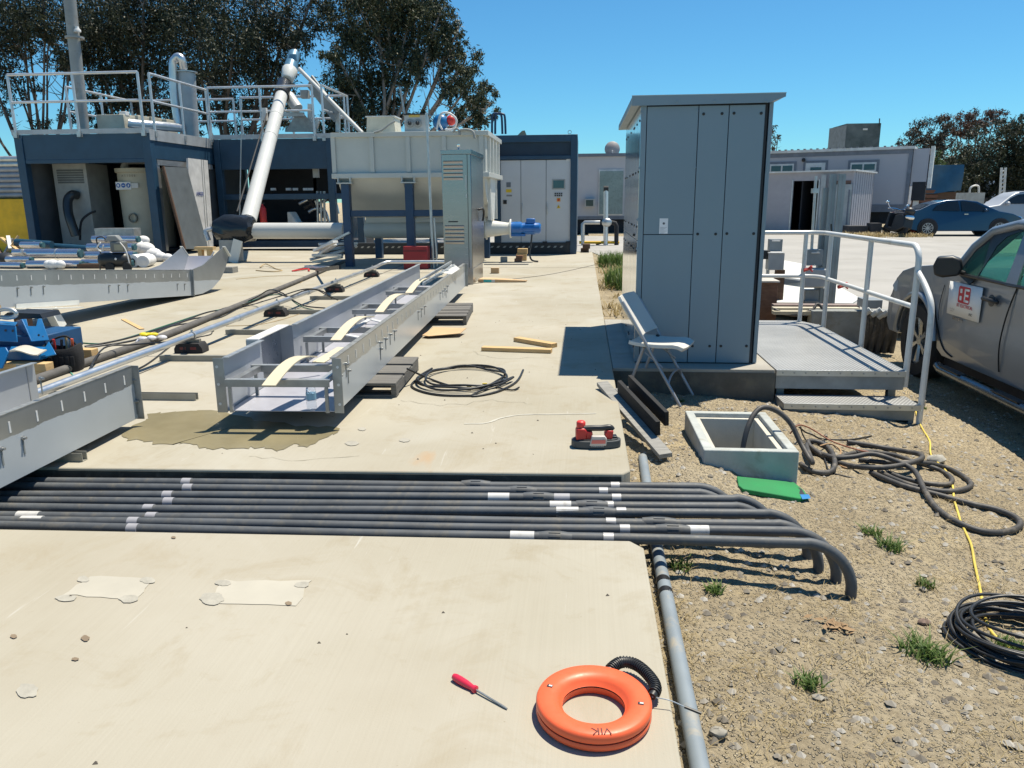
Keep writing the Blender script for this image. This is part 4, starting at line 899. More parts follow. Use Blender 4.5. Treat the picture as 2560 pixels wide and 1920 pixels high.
for k, (y, z) in enumerate(o1): fb.v += [(.0, y, z+.003), (TW_, y, z+.003)]
for k in range(len(o1)-1): fb.f.append((2*k, 2*k+1, 2*k+3, 2*k+2))
fb.build('curved_floor', FLOORM, bt, smooth=60)
ef = B(); ef.beam((TW_+.02, 7.78, .60), (TW_+.02, 7.60, .75), .05, .01); ef.beam((-.02, 7.78, .60), (-.02, 7.60, .75), .05, .01); ef.build('end_flange', CREAM_W, bt)
B().prism([(6.58, -.005), (6.63, -.005), (6.63, hb_+.01), (6.58, hb_+.01)], TW_+TT, TW_+TT+.012, 'x').build('joint_plate', STEEL_D, bt)
B().tube(spline([(TW_-.08, 6.5, .30), (TW_-.1, 6.95, .38), (TW_-.1, 7.3, .52), (TW_-.1, 7.5, .66)], 4), .012, 6).build('curved_rail', STEEL_D, bt)
# support bracket of the back trough
t = thing('trough_support', 'white bolted support bracket under the sloping trough', 'bracket', (-5.8, 8.0, 0))
def onwall(px, py, off=.01):
    o_ = invb @ CAM; dd = invb.to_3x3() @ ray(px, py); k = (TW_+TT+off-o_.x)/dd.x; return Mb @ (o_+dd*k)
A_ = [onwall(38, 760), onwall(196, 750), onwall(196, 762), onwall(38, 771)]
B().add([*A_, *[p+Vector((.012, 0, 0)) for p in A_]], [(0, 1, 2, 3), (7, 6, 5, 4), (0, 4, 5, 1), (1, 5, 6, 2), (2, 6, 7, 3), (3, 7, 4, 0)]).build('flange', CREAM_W, t, world=True)
B().beam(onwall(38, 774)+Vector((.05, 0, 0)), onwall(190, 768)+Vector((.05, 0, 0)), .10, .012).build('angle', CREAM_W, t, world=True)
p0, p1 = onwall(132, 775, .05), onwall(160, 832, .08)
B().beam(p0, (p1.x, p1.y, .02), .14, .012, up=(1, 0, .2)).build('leg', CREAM_W, t, world=True); B().beam(p0+Vector((0, -.08, 0)), (p1.x, p1.y-.1, .02), .02, .09, up=(1, 0, 0)).build('leg_rib', CREAM_W, t, world=True)
for x_ in (-6.45, -5.95): B().box(x_-.06, x_+.06, 7.6, 7.72, 0, .28).build('wood_block', WOOD_D, t, world=True)

# support channels under the troughs
chan = []
for k, (a, c, lab) in enumerate([((402, 902), (571, 902), 'by the puddle end of'), ((566, 836), (700, 836), 'below the offset plate of'), ((723, 785), (860, 787), 'midway under'), ((776, 749), (900, 751), 'below the black looped cables beside')]):
    p = G(*a); q = p+Vector((1.55, .05, 0))
    b = B(); b.box(0, 1.55, -.02, .02, 0, .004); b.box(0, 1.55, -.02, -.016, .004, .048); b.box(0, 1.55, .016, .02, .004, .048); b.box(0, 1.55, -.02, .02, .048, .052)
    M = Matrix.Translation(p) @ Matrix.Rotation(R(2), 4, 'Z'); b.v = [tuple(M @ Vector(v)) for v in b.v]
    single('support_channel', b, mat('channel_steel', (.30, .29, .25), .55, .4, var=.25), f'grey steel channel bar {lab} the long trough', 'channel', 'channels under the troughs')
for a, L_, lab in (((493, 1000), 1.1, 'grey steel channel bar at the end of the shorter trough'), ((213, 1152), .9, 'short grey steel channel end poking out beside the trench')):
    p = G(*a); b = B(); b.box(-L_, 0, -.022, .022, 0, .004); b.box(-L_, 0, -.022, -.018, .004, .05); b.box(-L_, 0, .018, .022, .004, .05)
    M = Matrix.Translation(p) @ Matrix.Rotation(R(1), 4, 'Z'); b.v = [tuple(M @ Vector(v)) for v in b.v]
    single('support_channel', b, MATS['channel_steel'], lab, 'channel', 'channels under the troughs')

# ================================================================== PALLETS, LUMBER, CARDBOARD
def pallet(loc, rz, L, W, label, nb=3, h=.112):
    t = thing('pallet', label, 'pallet', loc, rz, 'pallets under the long trough')
    for k in range(nb):
        w_ = W/nb-.045; y = k*(W/nb)+.02*((k*7) % 3-1); B().box(0, L, y, y+w_, h-.02, h).build('deck_board', PALLETW, t, bevel=.003)
    for k in range(3): x = k*(L-.04)/2; B().box(x, x+.04, .0, W-.04, .02, h-.021).build('stringer', PALLETW, t, bevel=.003)
    for y in (0, W-.13): B().box(0, L, y, y+.09, 0, .019).build('bottom_board', PALLETW, t, bevel=.003)
    return t
pallet((-2.36, 5.24, 0), R(2), 1.04, .96, 'grey weathered pallet beside the coiled black cable, under the trough', 3)
pallet((-2.52, 8.50, 0), R(4), 1.22, 1.14, 'grey weathered pallet behind the folded cardboard, under the trough', 5)
b = B(); P = [G(1055, 838, .03), G(1085, 818, .055), G(1166, 820, .06), G(1150, 833, .045), G(1072, 840, .03)]
b.add([*P, *[p-Vector((0, 0, .006)) for p in P]], [(0, 1, 2, 3, 4), (9, 8, 7, 6, 5)]+[(i, (i+1) % 5, 5+(i+1) % 5, 5+i) for i in range(5)])
single('cardboard_sheet', b, CARD, 'flat cardboard flap lying in front of the farther pallet', 'cardboard')
def lumber(a, c, w_, h_, lab):
    b = B().beam(Vector(a)+Vector((0, 0, h_/2)), Vector(c)+Vector((0, 0, h_/2)), w_, h_); single('lumber', b, WOOD, lab, 'lumber', 'loose lumber on the slab', bevel=.003)
lumber(G(1206, 876), G(1379, 882), .09, .038, 'longer wooden board of the two lying near the cabinet shadow')
lumber(G(1290, 855)+Vector((0, .05, 0)), G(1380, 872)+Vector((.02, .06, 0)), .085, .042, 'shorter wooden board lying at an angle behind the longer one')
# coil on the slab
c0 = G(1150, 950); cb = B()
def coil(c, ra, rb, n, tilt, dr, z0, start, r=.0075, m=CABLE): 
    pts = []
    for k in range(int(n*28)):
        a = start+2*math.pi*k/28; f = k/(n*28); pts.append((c[0]+(ra+dr*math.sin(5*f*3))*math.cos(a)+.02*math.sin(9*f), c[1]+(rb+dr*math.cos(4*f*3))*math.sin(a), z0+.012*(1+math.sin(3*a+7*f))+.01*f))
    return pts
p = coil((c0.x+.02, c0.y+.02), .34, .40, 2.7, 0, .05, .012, 2.6)
tailp = [G(1000, 945, .05), G(1030, 958, .02)]
ends = [G(1180, 988, .01), G(1240, 980, .01), G(1290, 955, .01), G(1308, 925, .012)]
cb.tube(spline([*p[::3], *ends], 5), .0085, 8)
cb.tube(spline([G(1018, 922, .14), G(1070, 945, .02), G(1130, 965, .01), G(1200, 970, .012), G(1245, 950, .02), G(1262, 935, .012), G(1250, 921, .012), G(1170, 917, .012), G(1085, 925, .015), G(1040, 950, .015), G(1030, 966, .01), G(1060, 980, .01), G(1110, 988, .01), G(1180, 989, .01)], 6), .008, 8)
cb.tube(spline([G(1240, 968, .01), G(1280, 975, .01), G(1298, 968, .012)], 4), .006, 6)
single('cable_coil', cb, CABLE, 'loosely coiled black cable lying on the slab', 'coil', smooth=60)
for px, py, lab in ((1173, 968, 'larger yellow tape tag at the cable ends of the coil'), (1212, 961, 'smaller yellow tape tag against the coil loops')): single('cable_tag', B().cbox(G(px, py, .022), (.035, .018, .02)), YELLOW, lab, 'tag')
# boxes
def cbox3(px0, px1, pyb, h, d, lab, name='cardboard_box', m=CARD, cat='box', rz=0):
    a, c = G(px0, pyb), G(px1, pyb); w_ = (c-a).length; t = thing(name, lab, cat, a, math.atan2(c.y-a.y, c.x-a.x)+rz)
    B().box(0, w_, 0, d, 0, h).build('box_body', m, t, bevel=.004); return t, w_
t, w_ = cbox3(1227, 1247, 684, .11, .12, 'small brown cardboard box behind the stainless cabinet')
B().box(.01, w_-.01, .05, .07, .1102, .112).build('tape_seam', TAPE_WHITE, t)
a, c = G(1195, 706), G(1240, 712); t = thing('cardboard_carton', 'torn open flattened cardboard carton with a turquoise print by the stainless cabinet', 'carton', a, R(-6))
B().box(0, .30, 0, .28, 0, .055).build('box_body', CARD, t, bevel=.004); B().box(.10, .24, -.0015, -.0005, .004, .052).build('turquoise_print', mat('turquoise', (.05, .42, .42), .6), t)
B().box(.24, .30, -.0018, -.0005, .004, .052).build('pale_print', mat('pale_print', (.5, .5, .5), .6), t)
B().add([(.30, .0, .055), (.82, .10, .030), (.84, .18, .032), (.30, .26, .055), (.30, .0, .0), (.80, .10, .006), (.82, .18, .006), (.30, .26, .0)], [(0, 1, 2, 3), (7, 6, 5, 4), (0, 4, 5, 1), (1, 5, 6, 2), (2, 6, 7, 3)]).build('flap', CARD, t)
# ================================================================== PIPE ON RUBBER BLOCKS
BLK = mat('block_rubber', (.022, .021, .022), .8, bump=.3, bs=120)
for (x, y, lab) in ((-3.68, 6.87, 'closest to the yellow gloves'), (-3.78, 9.2, 'second from the yellow gloves'), (-3.85, 11.76, 'third from the yellow gloves'), (-3.93, 14.2, 'farthest from the yellow gloves')):
    t = thing('pipe_block', f'black rubber pipe support block {lab}', 'support block', (x, y, 0), R(3), 'pipe support blocks')
    B().prism([(-.135, 0), (.135, 0), (.135, .045), (.105, .095), (-.105, .095), (-.135, .045)], -.075, .075, 'y').build('rubber_base', BLK, t, bevel=.004)
    B().box(-.045, -.03, -.0765, .0765, .02, .0965).build('groove', DARKIN, t)
    B().box(-.09, .09, -.025, .025, .097, .125).build('strut', mat('strut_steel', (.24, .23, .20), .5, .5), t)
    for s_ in (-1, 1): B().box(.05*s_-.028, .05*s_+.028, -.0762, -.0752, .035, .062).build('reflector', mat('reflector_red', (.14, .02, .02), .4), t)
    B().lathe([(.034, -.012), (.037, -.012), (.037, .012), (.034, .012)], 20, Matrix.Translation((.02, 0, .160)) @ Matrix.Rotation(R(90), 4, 'X'), closed=True).build('clamp', GALV, t); B().box(.012, .028, -.01, .01, .19, .215).build('clamp_bolt', GALV, t)
t = thing('silver_pipe', 'long silver metal pipe running over the rubber blocks', 'pipe', (-3.7, 9, .13))
B().tube(spline([(-3.72, 3.0, .06), (-3.72, 4.6, .11), (-3.66, 6.87, .16), (-3.76, 9.2, .16), (-3.83, 11.76, .16), (-3.905, 14.2, .16)], 4)+spline([(-3.92, 14.6, .165), (-3.90, 14.9, .19), (-3.80, 15.02, .21), (-3.6, 15.05, .21), (-2.6, 15.1, .21)], 4), .031, 14).build('pipe', ALU, t, world=True, smooth=60)
for y in (8.0, 10.4, 12.9): x = -3.66-.17*(y-6.87)/4.9 if y > 6.8 else -3.705; B().cyl((x-.0, y-.05, .16), (x-.005, y+.05, .16), .0355, 14).build('coupling', ALU, t, world=True, smooth=60)
single('foam_hose', B().tube(spline([(-4.15, 4.4, .035), (-4.276, 5.637, .035), (-4.315, 7.448, .035), (-4.55, 9.6, .035), (-4.81, 11.94, .035), (-5.1, 14.5, .035), (-5.6, 18.4, .035)], 6), .036, 12), mat('hose_grey', (.10, .095, .09), .85, var=.25, vs_=10, bump=.3), 'thick grey insulated hose lying beside the silver pipe', 'hose', smooth=60)
def scable(pts, r, m, lab, cat='cable'): single('slab_cable', B().tube(spline([G(p[0], p[1], r+(p[2] if len(p) > 2 else 0)) for p in pts], 6), r, 7), m, lab, cat, smooth=60)
def zq(x, y): return (500+x/3.456, 640+y/3.456)
scable([(212, 866), (300, 850), (380, 828), (450, 806), (510, 783), (560, 772), (*zq(380, 405), .02), (*zq(500, 350), .12), (*zq(600, 293), .25), (*zq(700, 315), .25), (*zq(780, 365), .15), (*zq(900, 430), .06), (*zq(1080, 450), .05)], .009, CABLE, 'black cable arching highest over the silver pipe')
scable([(215, 868), (330, 852), (400, 826), (470, 800), (520, 790), (*zq(200, 455), .02), (*zq(430, 400), .05), (*zq(640, 320), .2), (*zq(760, 350), .18), (*zq(900, 300), .22), (*zq(1000, 290), .25), (*zq(1100, 340), .18), (*zq(1190, 380), .1)], .009, CABLE, 'black cable bending down onto the long trough rim')
scable([(215, 870), (360, 845), (430, 815), (540, 797), (600, 770), (*zq(450, 420), .05), (*zq(700, 345), .12), (*zq(900, 287), .25), (*zq(1050, 300), .24), (*zq(1140, 370), .12)], .008, CABLE, 'lower black cable of the bundle crossing the silver pipe')
GREENC = mat('green_wire', (.02, .12, .07), .5); TEALC = mat('teal_wire', (.10, .36, .26), .6)
scable([(200, 857), (260, 858), (340, 838), (420, 812), (520, 780), (*zq(300, 440), .02), (*zq(560, 350), .08), (*zq(720, 340), .14), (*zq(860, 430), .06), (*zq(980, 465), .04)], .007, GREENC, 'dark green wire running with the black cables')
scable([(110, 920), (165, 905), (166, 918), (185, 940), (195, 945)], .005, TEALC, 'pale green cord looped over the grey hose')
scable([(470, 850), (500, 842), (528, 835), (530, 820), (534, 828)], .006, CABLE, 'short black wire under the silver pipe near the first block')
scable([(220, 930), (260, 870, .1), (330, 862, .1), (420, 855, .12)], .008, CABLE, 'black cable draped along the grey hose by the tool bag')
scable([(285, 945), (360, 915), (420, 870), (430, 860)], .008, CABLE, 'black cable trailing from the silver pipe towards the trough end')
scable([(565, 815), (640, 812), (700, 800), (770, 778)], .004, mat('tan_cord', (.40, .30, .16), .7), 'thin tan cord lying across the slab by the second block')
TANW = MATS['tan_cord']
scable([(590, 698), (680, 690), (755, 690), (764, 697), (750, 708)], .004, TANW, 'thin tan cord curled on the slab beyond the upturned trough')
scable([(1000, 740-22), (1150, 712), (1260, 700), (1380, 685), (1487, 662)], .004, HOSEB, 'thin grey line strung across the slab to its edge')
strip_on(G(308, 797, .01), G(355, 822, .01), .05, WOOD, 'wood_stake', 'short splintered wooden stake on the slab by the sloping trough', 'stake')
b = B(); gp_ = G(372, 848, .05)
for k in range(7): b.ball(gp_+Vector((rng.normal(0, .06), rng.normal(0, .05), rng.normal(0, .015))), .05, 6, (1, .8, .5))
single('plastic_bag', b, mat('bag_clear', (.62, .62, .66), .35, var=.1, bump=.6, bs=30), 'crumpled clear plastic bag lying between hose and silver pipe', 'bag')
b = B()
for k in range(5): b.ball(gp_+Vector((-.06+.03*k, .0+rng.normal(0, .012), .05)), .035, 6, (1.2, .8, .5))
single('yellow_gloves', b, mat('glove_yellow', (.75, .60, .02), .6), 'bright yellow gloves on the clear plastic bag', 'gloves')

# ================================================================== BLUE MACHINE FRAME AND TOOL BAG
t = thing('machine_frame', 'bright blue steel machine frame on timber behind the shorter trough', 'machine frame', (-4.75, 5.9, .1))
def bp_(px, py, y): return PY(px, py, y)
def plate(pts, th, m, nm):
    P = [Vector(p) for p in pts]; n = (P[1]-P[0]).cross(P[2]-P[0]).normalized()*th; k = len(P)
    return B().add([*P, *[p+n for p in P]], [tuple(range(k)), tuple(range(k, 2*k))[::-1]]+[(i, (i+1) % k, k+(i+1) % k, k+i) for i in range(k)]).build(nm, m, t, world=True, bevel=.003)
plate([bp_(53, 798, 6.05), bp_(66, 797, 6.07), bp_(70, 815, 6.05), bp_(90, 815, 6.05), bp_(94, 797, 6.07), bp_(104, 796, 6.1), bp_(123, 850, 6.0), bp_(78, 854, 5.95)], .012, BLUE2, 'sloping_plate')
plate([bp_(53, 798, 6.05), bp_(78, 854, 5.95), bp_(62, 856, 6.3), bp_(40, 802, 6.4)], .01, BLUE2, 'gusset')
plate([bp_(-20, 812, 5.75), bp_(38, 816, 5.75), bp_(42, 855, 5.72), bp_(-20, 852, 5.72)], .014, BLUE2, 'front_plate')
plate([bp_(-20, 812, 5.75), bp_(38, 816, 5.75), bp_(44, 808, 6.1), bp_(-20, 803, 6.1)], .01, BLUE2, 'top_plate')
B().box(-5.6, -4.42, 5.80, 5.94, .13, .22).build('lower_beam', BLUE2, t, world=True, bevel=.006)
plate([bp_(-20, 870, 5.7), bp_(14, 868, 5.7), bp_(20, 880, 5.68), bp_(5, 920, 5.62), bp_(-20, 925, 5.62)], .014, BLUE2, 'front_gusset')
plate([bp_(122, 853, 5.92), bp_(140, 885, 5.82), bp_(118, 890, 5.8), bp_(100, 892, 5.8), bp_(105, 880, 5.85)], .012, BLUE2, 'corner_plate')
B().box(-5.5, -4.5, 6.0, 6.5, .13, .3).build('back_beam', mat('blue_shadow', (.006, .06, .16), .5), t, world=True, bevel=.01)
bh = cmesh(B().lathe([(.010, 0), (.010, .002)], 10, Matrix.Rotation(R(70), 4, 'X')), 'hole', DARKIN)
for q in ((14, 826, 5.738), (32, 827, 5.738), (97, 838, 5.965)): piece('bolt_hole', bh, t, FRAMES[t].inverted() @ bp_(*q))
for (y, nm) in ((5.70, 0), (6.3, 1)): single('timber', B().box(-5.8, -4.30, y, y+.10, 0, .125), WOOD, ['timber block under the front edge of the blue frame', 'timber block under the back edge of the blue frame'][nm], 'timber', 'timbers under the blue frame', bevel=.004)
p = bp_(28, 802, 5.85); sh = B(); sh.tube([p+Vector((.085*math.cos(a)-.03, .0, .06+.03*math.sin(a)*1.2)) for a in np.linspace(-2.2, 2.2, 16)], .017, 10); single('shackle', sh, GALV, 'galvanised bow shackle lying on the blue frame', 'shackle', smooth=60)
single('shackle_pin', B().cyl(p+Vector((-.09, -.02, .035)), p+Vector((-.085, .0, .13)), .014, 8), WOOD, 'pale pin standing in the bow shackle', 'pin')
single('black_sheet', B().prism([(0, 0), (.42, .01), (.40, .05), (.1, .06)], 0, .25, 'y', Matrix.Translation(bp_(-5, 798, 6.3))), BLACK_PL, 'black rubber sheet draped over the blue frame', 'sheet')
b = B(); P0 = bp_(20, 878, 5.72)
def pf(a, b_): return P0+Vector((.26*a, .12*b_-.02, .018*math.sin(a*5)+.02*b_-.005))
single('canvas_cloth', shell(10, 4, pf, .01), mat('cloth_cream', (.50, .47, .40), .9), 'cream cloth strap hanging over the blue frame beam', 'cloth', smooth=60)
t = thing('tool_bag', 'black open tool bag full of tools beside the blue frame', 'bag', (-4.36, 6.02, 0), R(12), rot=Matrix.Rotation(R(12), 4, 'Z') @ Matrix.Scale(.86, 4))
BAG = mat('bag_black', (.012, .012, .014), .9, bump=.4, bs=60)
ob = B(); rings = []
for z, rx, ry in ((0, .15, .11), (.06, .165, .12), (.16, .17, .125), (.24, .165, .12), (.25, .155, .11), (.18, .15, .105), (.05, .13, .09)):
    n0_ = len(ob.v); ob.v += [(rx*math.copysign(abs(math.cos(a))**.6, math.cos(a)), ry*math.copysign(abs(math.sin(a))**.6, math.sin(a)), z+(.02*math.cos(2*a) if z > .2 else 0)) for a in np.linspace(0, 2*math.pi, 25)[:-1]]; rings.append(n0_)
for a, c in zip(rings, rings[1:]): ob.f += [(a+k, a+(k+1) % 24, c+(k+1) % 24, c+k) for k in range(24)]
ob.f += [tuple(range(24))[::-1], tuple(rings[-1]+k for k in range(24))]
ob.build('bag_body', BAG, t, smooth=50)
for k in range(6): B().box(-.14+.05*k, -.105+.05*k, -.128-.004*(k % 2), -.118, .06, .16).build('pocket', BAG, t, bevel=.004)
for k, (m, x, hgt) in enumerate(((RED, -.06, .32), (BLACK_PL, -.02, .31), (WOOD, .03, .33), (ORANGE, .09, .32), (STEEL_D, .06, .30), (BLACK_PL, -.1, .30))):
    B().tube([(x, .02*(k % 3-1), .12), (x+.02*(k % 2), .03*(k % 3-1), hgt)], .013, 8).build('tool_handle', m, t)
B().tube(spline([(-.13, 0, .24), (-.08, 0, .31), (.05, .0, .34), (.13, 0, .25)], 5), .010, 8).build('carry_handle', BAG, t, smooth=60)
# ================================================================== RAIL HELPER
def guard(t, pts, zt, zm, z0, r=.036, posts=None, m=None, foot=True):
    m = m or RAILGAL
    for a, c in zip(pts, pts[1:]):
        B().cyl((*a, zt), (*c, zt), r, 8).build('top_rail', m, t, world=True, smooth=60); B().cyl((*a, zm), (*c, zm), r*.9, 8).build('mid_rail', m, t, world=True, smooth=60)
        n = max(1, int(round((Vector((*c, 0))-Vector((*a, 0))).length/1.75)))
        for k in range(n+1):
            p = Vector((*a, 0)).lerp(Vector((*c, 0)), k/n); B().cyl((p.x, p.y, z0), (p.x, p.y, zt), r, 8).build('post', m, t, world=True, smooth=60)
            if foot: B().box(p.x-.05, p.x+.05, p.y-.05, p.y+.05, z0-.12, z0+.02).build('clamp', GALV, t, world=True)
DECK = mat('deck_galv', (.42, .44, .46), .5, .4, var=.15)
# ================================================================== PUMP CONTAINER (open front)
t = thing('pump_container', 'dark blue open fronted plant container with a tank inside', 'container', (-13.2, 20.1, 0))
x0, x1, y0, y1, zt = -15.08, -11.30, 20.1, 26.0, 3.16
for x in (x0, x1-.22): B().box(x, x+.22, y0, y0+.22, 0, zt).build('corner_post', NAVY, t, world=True, bevel=.01)
for x in (x0, x1-.2): B().box(x, x+.2, y1-.2, y1, 0, zt).build('corner_post', NAVY, t, world=True, bevel=.01)
B().box(x0+.22, x1-.22, y0+.03, y0+.12, 2.50, zt-.002).build('header_beam', NAVY, t, world=True, bevel=.01); B().box(x0+.22, x1-.22, y0+.02, y0+.19, 2.42, 2.52).build('header_lip', NAVY, t, world=True, bevel=.01)
B().box(x0+.22, x1-.22, y0+.02, y0+.18, .0, .16).build('sill_beam', NAVY, t, world=True, bevel=.01)
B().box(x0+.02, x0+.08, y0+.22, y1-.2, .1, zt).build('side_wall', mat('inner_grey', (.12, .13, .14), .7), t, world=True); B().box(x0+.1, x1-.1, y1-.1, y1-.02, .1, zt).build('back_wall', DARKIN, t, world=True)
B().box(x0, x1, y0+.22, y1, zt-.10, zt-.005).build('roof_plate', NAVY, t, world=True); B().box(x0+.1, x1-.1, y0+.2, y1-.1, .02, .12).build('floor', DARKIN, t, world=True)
# right side: beam, opening, panels
B().box(x1-.12, x1-.01, y0+.22, y1-.2, 2.52, zt-.006).build('side_beam', NAVY, t, world=True); B().box(x1-.08, x1-.0, y0+.25, 23.5, 2.36, 2.50).build('side_lip', ALU, t, world=True)
B().box(x1-.05, x1-.01, y0+.22, y0+.36, .1, 2.36).build('door_post', ALU, t, world=True); B().box(x1-.10, x1-.06, 21.3, y1-.2, .1, 2.40).build('side_wall', mat('side_dark', (.05, .06, .07), .6), t, world=True)
B().box(x0-.02, x1+.02, y0-.03, y0-.005, zt-.0, zt+.12).build('roof_trim', DECK, t, world=True); B().box(x1+.002, x1+.02, y0, 23.55, zt-.18, zt+.10).build('roof_trim', DECK, t, world=True)
# inside: louvred cabinet, round tank, ducts
lc = thing('louvred_cabinet', 'grey cabinet with a louvred vent inside the pump container', 'cabinet', (-13.9, 20.9, .13))
a, c = PY(129, 409, 20.9), PY(213, 408, 20.9); GI = mat('indoor_grey', (.30, .31, .30), .6)
B().box(a.x, c.x, 20.9, 21.9, .13, a.z).build('cabinet_body', GI, lc, world=True, bevel=.01)
for k in range(6): z = PY(138, 424+k*6, 20.9).z; B().box(a.x+.12, c.x-.10, 20.885, 20.899, z-.05, z-.005).build('louvre', mat('louvre_dark', (.10, .11, .11), .6), lc, world=True)
p = [PY(193, 488, 20.85), PY(180, 487, 20.7), PY(170, 500, 20.6), PY(170, 525, 20.5), PY(176, 550, 20.4), PY(190, 590, 20.4)]
B().tube(spline(p, 5), .12, 12).build('duct', mat('duct_dark', (.05, .055, .06), .35, .5), lc, world=True, smooth=60); B().tube([p[4], p[5]], .10, 12).build('duct_end', GALV, lc, world=True, smooth=60)
B().tube(spline([PY(240, 528, 20.8), PY(222, 535, 20.7), PY(203, 555, 20.6), PY(200, 600, 20.6)], 4), .03, 8).build('hose', RUBBER, lc, world=True, smooth=60)
rt = thing('round_tank', 'beige round tank with blue safety stickers inside the pump container', 'tank', (-12.15, 21.0, .13))
ta, tb_ = PY(264, 425, 20.85), PY(372, 425, 20.85); tr_ = (tb_.x-ta.x)/2*1.12; tcx = ta.x+tr_; tzt = PY(300, 420, 20.85).z
BEI = mat('tank_beige', (.38, .36, .29), .55, var=.08); TC = Matrix.Translation((tcx, 20.85+tr_, 0))
B().lathe([(tr_*.93, .14), (tr_*.96, .3), (tr_, tzt-.12)], 40, TC).build('tank_shell', BEI, rt, world=True, smooth=60)
B().lathe([(tr_*1.0, tzt-.13), (tr_*1.07, tzt-.10), (tr_*1.07, tzt), (.02, tzt+.02)], 40, TC).build('tank_lid', BEI, rt, world=True)
B().tube([(tcx-.35, 21.2, tzt), (tcx-.25, 21.2, tzt+.22), (tcx+.3, 21.2, tzt+.22)], .12, 10).build('tank_duct', GI, rt, world=True, smooth=60)
yy_ = 20.85+.008
sa, sb_ = PY(290, 455, 20.86), PY(330, 474, 20.86); B().box(sa.x, sb_.x, 20.83, 20.838, sb_.z, sa.z).build('safety_sticker', WHITE_P, rt, world=True)
sc_ = PY(330, 458, 20.86); B().box(sb_.x+.01, PY(347, 466, 20.86).x, 20.832, 20.838, PY(340, 470, 20.86).z, sc_.z).build('paper_label', mat('label_grey', (.5, .5, .5), .7), rt, world=True)
for k in range(3):
    cc_ = (sa.x+(k+.5)*(sb_.x-sa.x)/3, 20.827, (sa.z+sb_.z)/2+.01)
    B().lathe([(.062, 0), (.062, .003)], 18, Matrix.Translation(cc_) @ Matrix.Rotation(R(90), 4, 'X')).build('blue_symbol', mat('sign_blue', (.01, .09, .35), .5), rt, world=True)
    B().prism([[(-.02, -.03), (.02, -.03), (.03, .02), (0, .035), (-.03, .02)], [(-.035, -.008), (.035, -.008), (.035, .012), (-.035, .012)], [(-.025, -.03), (.01, -.035), (.03, .01), (.0, .035), (-.01, .0)]][k], -.006, -.004, 'y', Matrix.Translation(cc_)).build('symbol_mark', WHITE_P, rt, world=True)
text('A 1 1 0 0 6', .09, mat('tank_ink', (.10, .09, .08), .7), rt, FRAMES[rt].inverted() @ Matrix.Translation((tcx-.05, 20.83, sa.z+.16)) @ FACE_Y, 'tank_number')
B().lathe([(.10, 0), (.13, 0), (.13, .05), (.10, .05)], 20, Matrix.Translation((tcx-.05, 20.84, PY(320, 545, 20.85).z)) @ Matrix.Rotation(R(90), 4, 'X'), closed=True).build('port_flange', mat('port_dark', (.16, .15, .12), .6), rt, world=True)
# roof: railings, stack, ducts
t = thing('roof_railing', 'galvanised guard rail around the pump container roof', 'railing', (-13.2, 20.1, 3.2), group='roof railings')
guard(t, [(-14.97, 20.07), (-11.42, 20.07)], 4.645, 3.965, 3.2); guard(t, [(-11.30, 20.4), (-11.30, 23.5)], 4.655, 3.975, 3.2); guard(t, [(-14.9, 22.3), (-14.9, 25.6)], 4.65, 3.97, 3.2, foot=False); guard(t, [(-14.9, 25.6), (-11.4, 25.6)], 4.65, 3.97, 3.2, foot=False)
t = thing('exhaust_stack', 'tall grey steel exhaust stack rising from the pump container roof', 'stack', (-14.03, 21.5, 3.15))
ps, pe = PY(207, 318, 21.5), PY(168, -60, 21.5)
GST = mat('stack_grey', (.30, .30, .29), .55, .3, var=.2, vs_=2, dirt=(.22, .19, .16), damt=.4)
B().cyl((ps.x, ps.y, 3.15), pe, .155, 20).build('stack_pipe', GST, t, world=True, smooth=60)
f = PY(187, 97, 21.5); B().lathe([(.156, 0), (.24, 0), (.24, .05), (.156, .05)], 20, Matrix.Translation(f), closed=True).build('flange', GST, t, world=True); B().lathe([(.0, 0), (.09, .02), (.09, .07), (.05, .12), (.05, .16), (.0, .17)], 14, Matrix.Translation(PY(200, 84, 21.5)+Vector((0, -.1, 0)))).build('lamp', WHITE_P, t, world=True, smooth=60)
t = thing('roof_duct', 'grey vertical filter cylinder with a silver hooped pipe on the roof', 'duct', (-12.1, 24, 3.2))
cb_ = PY(473, 328, 24.0); ct_ = PY(465, 182, 24.0)
B().cyl((cb_.x, 24, 3.1), ct_, .27, 24).build('cylinder', mat('cyl_grey', (.36, .38, .40), .45, .3, var=.1), t, world=True, smooth=60); B().lathe([(.27, 0), (.33, 0), (.33, .03), (.02, .05)], 24, Matrix.Translation(ct_)).build('lid', GALV, t, world=True)
hp_ = [PY(447, 318, 23.7), PY(436, 250, 23.7), PY(432, 165, 23.7), PY(438, 147, 23.7), PY(447, 142, 23.7), PY(455, 150, 23.7), PY(459, 172, 23.8)]
B().tube(spline(hp_, 5), .115, 14).build('hooped_pipe', ALU, t, world=True, smooth=60)
B().tube(spline([PY(322, 308, 22), PY(335, 310, 22.1), PY(400, 315, 22.8), PY(450, 320, 23.6)], 4), .13, 12).build('roof_pipe', ALU, t, world=True, smooth=60)
t = thing('roof_unit', 'row of cream boxes on the pump container roof', 'roof unit', (-13.0, 22.5, 3.2))
for (a_, c_, y) in (((240, 287), (312, 318), 22.0), ((318, 288), (347, 306), 22.8), ((350, 292), (380, 310), 23.4), ((384, 298), (418, 314), 24)):
    p, q = PY(*a_, y), PY(*c_, y); B().box(p.x, q.x, y, y+.6, 3.165, p.z).build('box', mat('cream_box', (.50, .47, .38), .6), t, world=True, bevel=.01)
p = PY(300, 280, 22); B().box(p.x-.1, p.x+.1, 22.1, 22.3, p.z-.08, p.z+.03).build('cap', WHITE_P, t, world=True, bevel=.01)

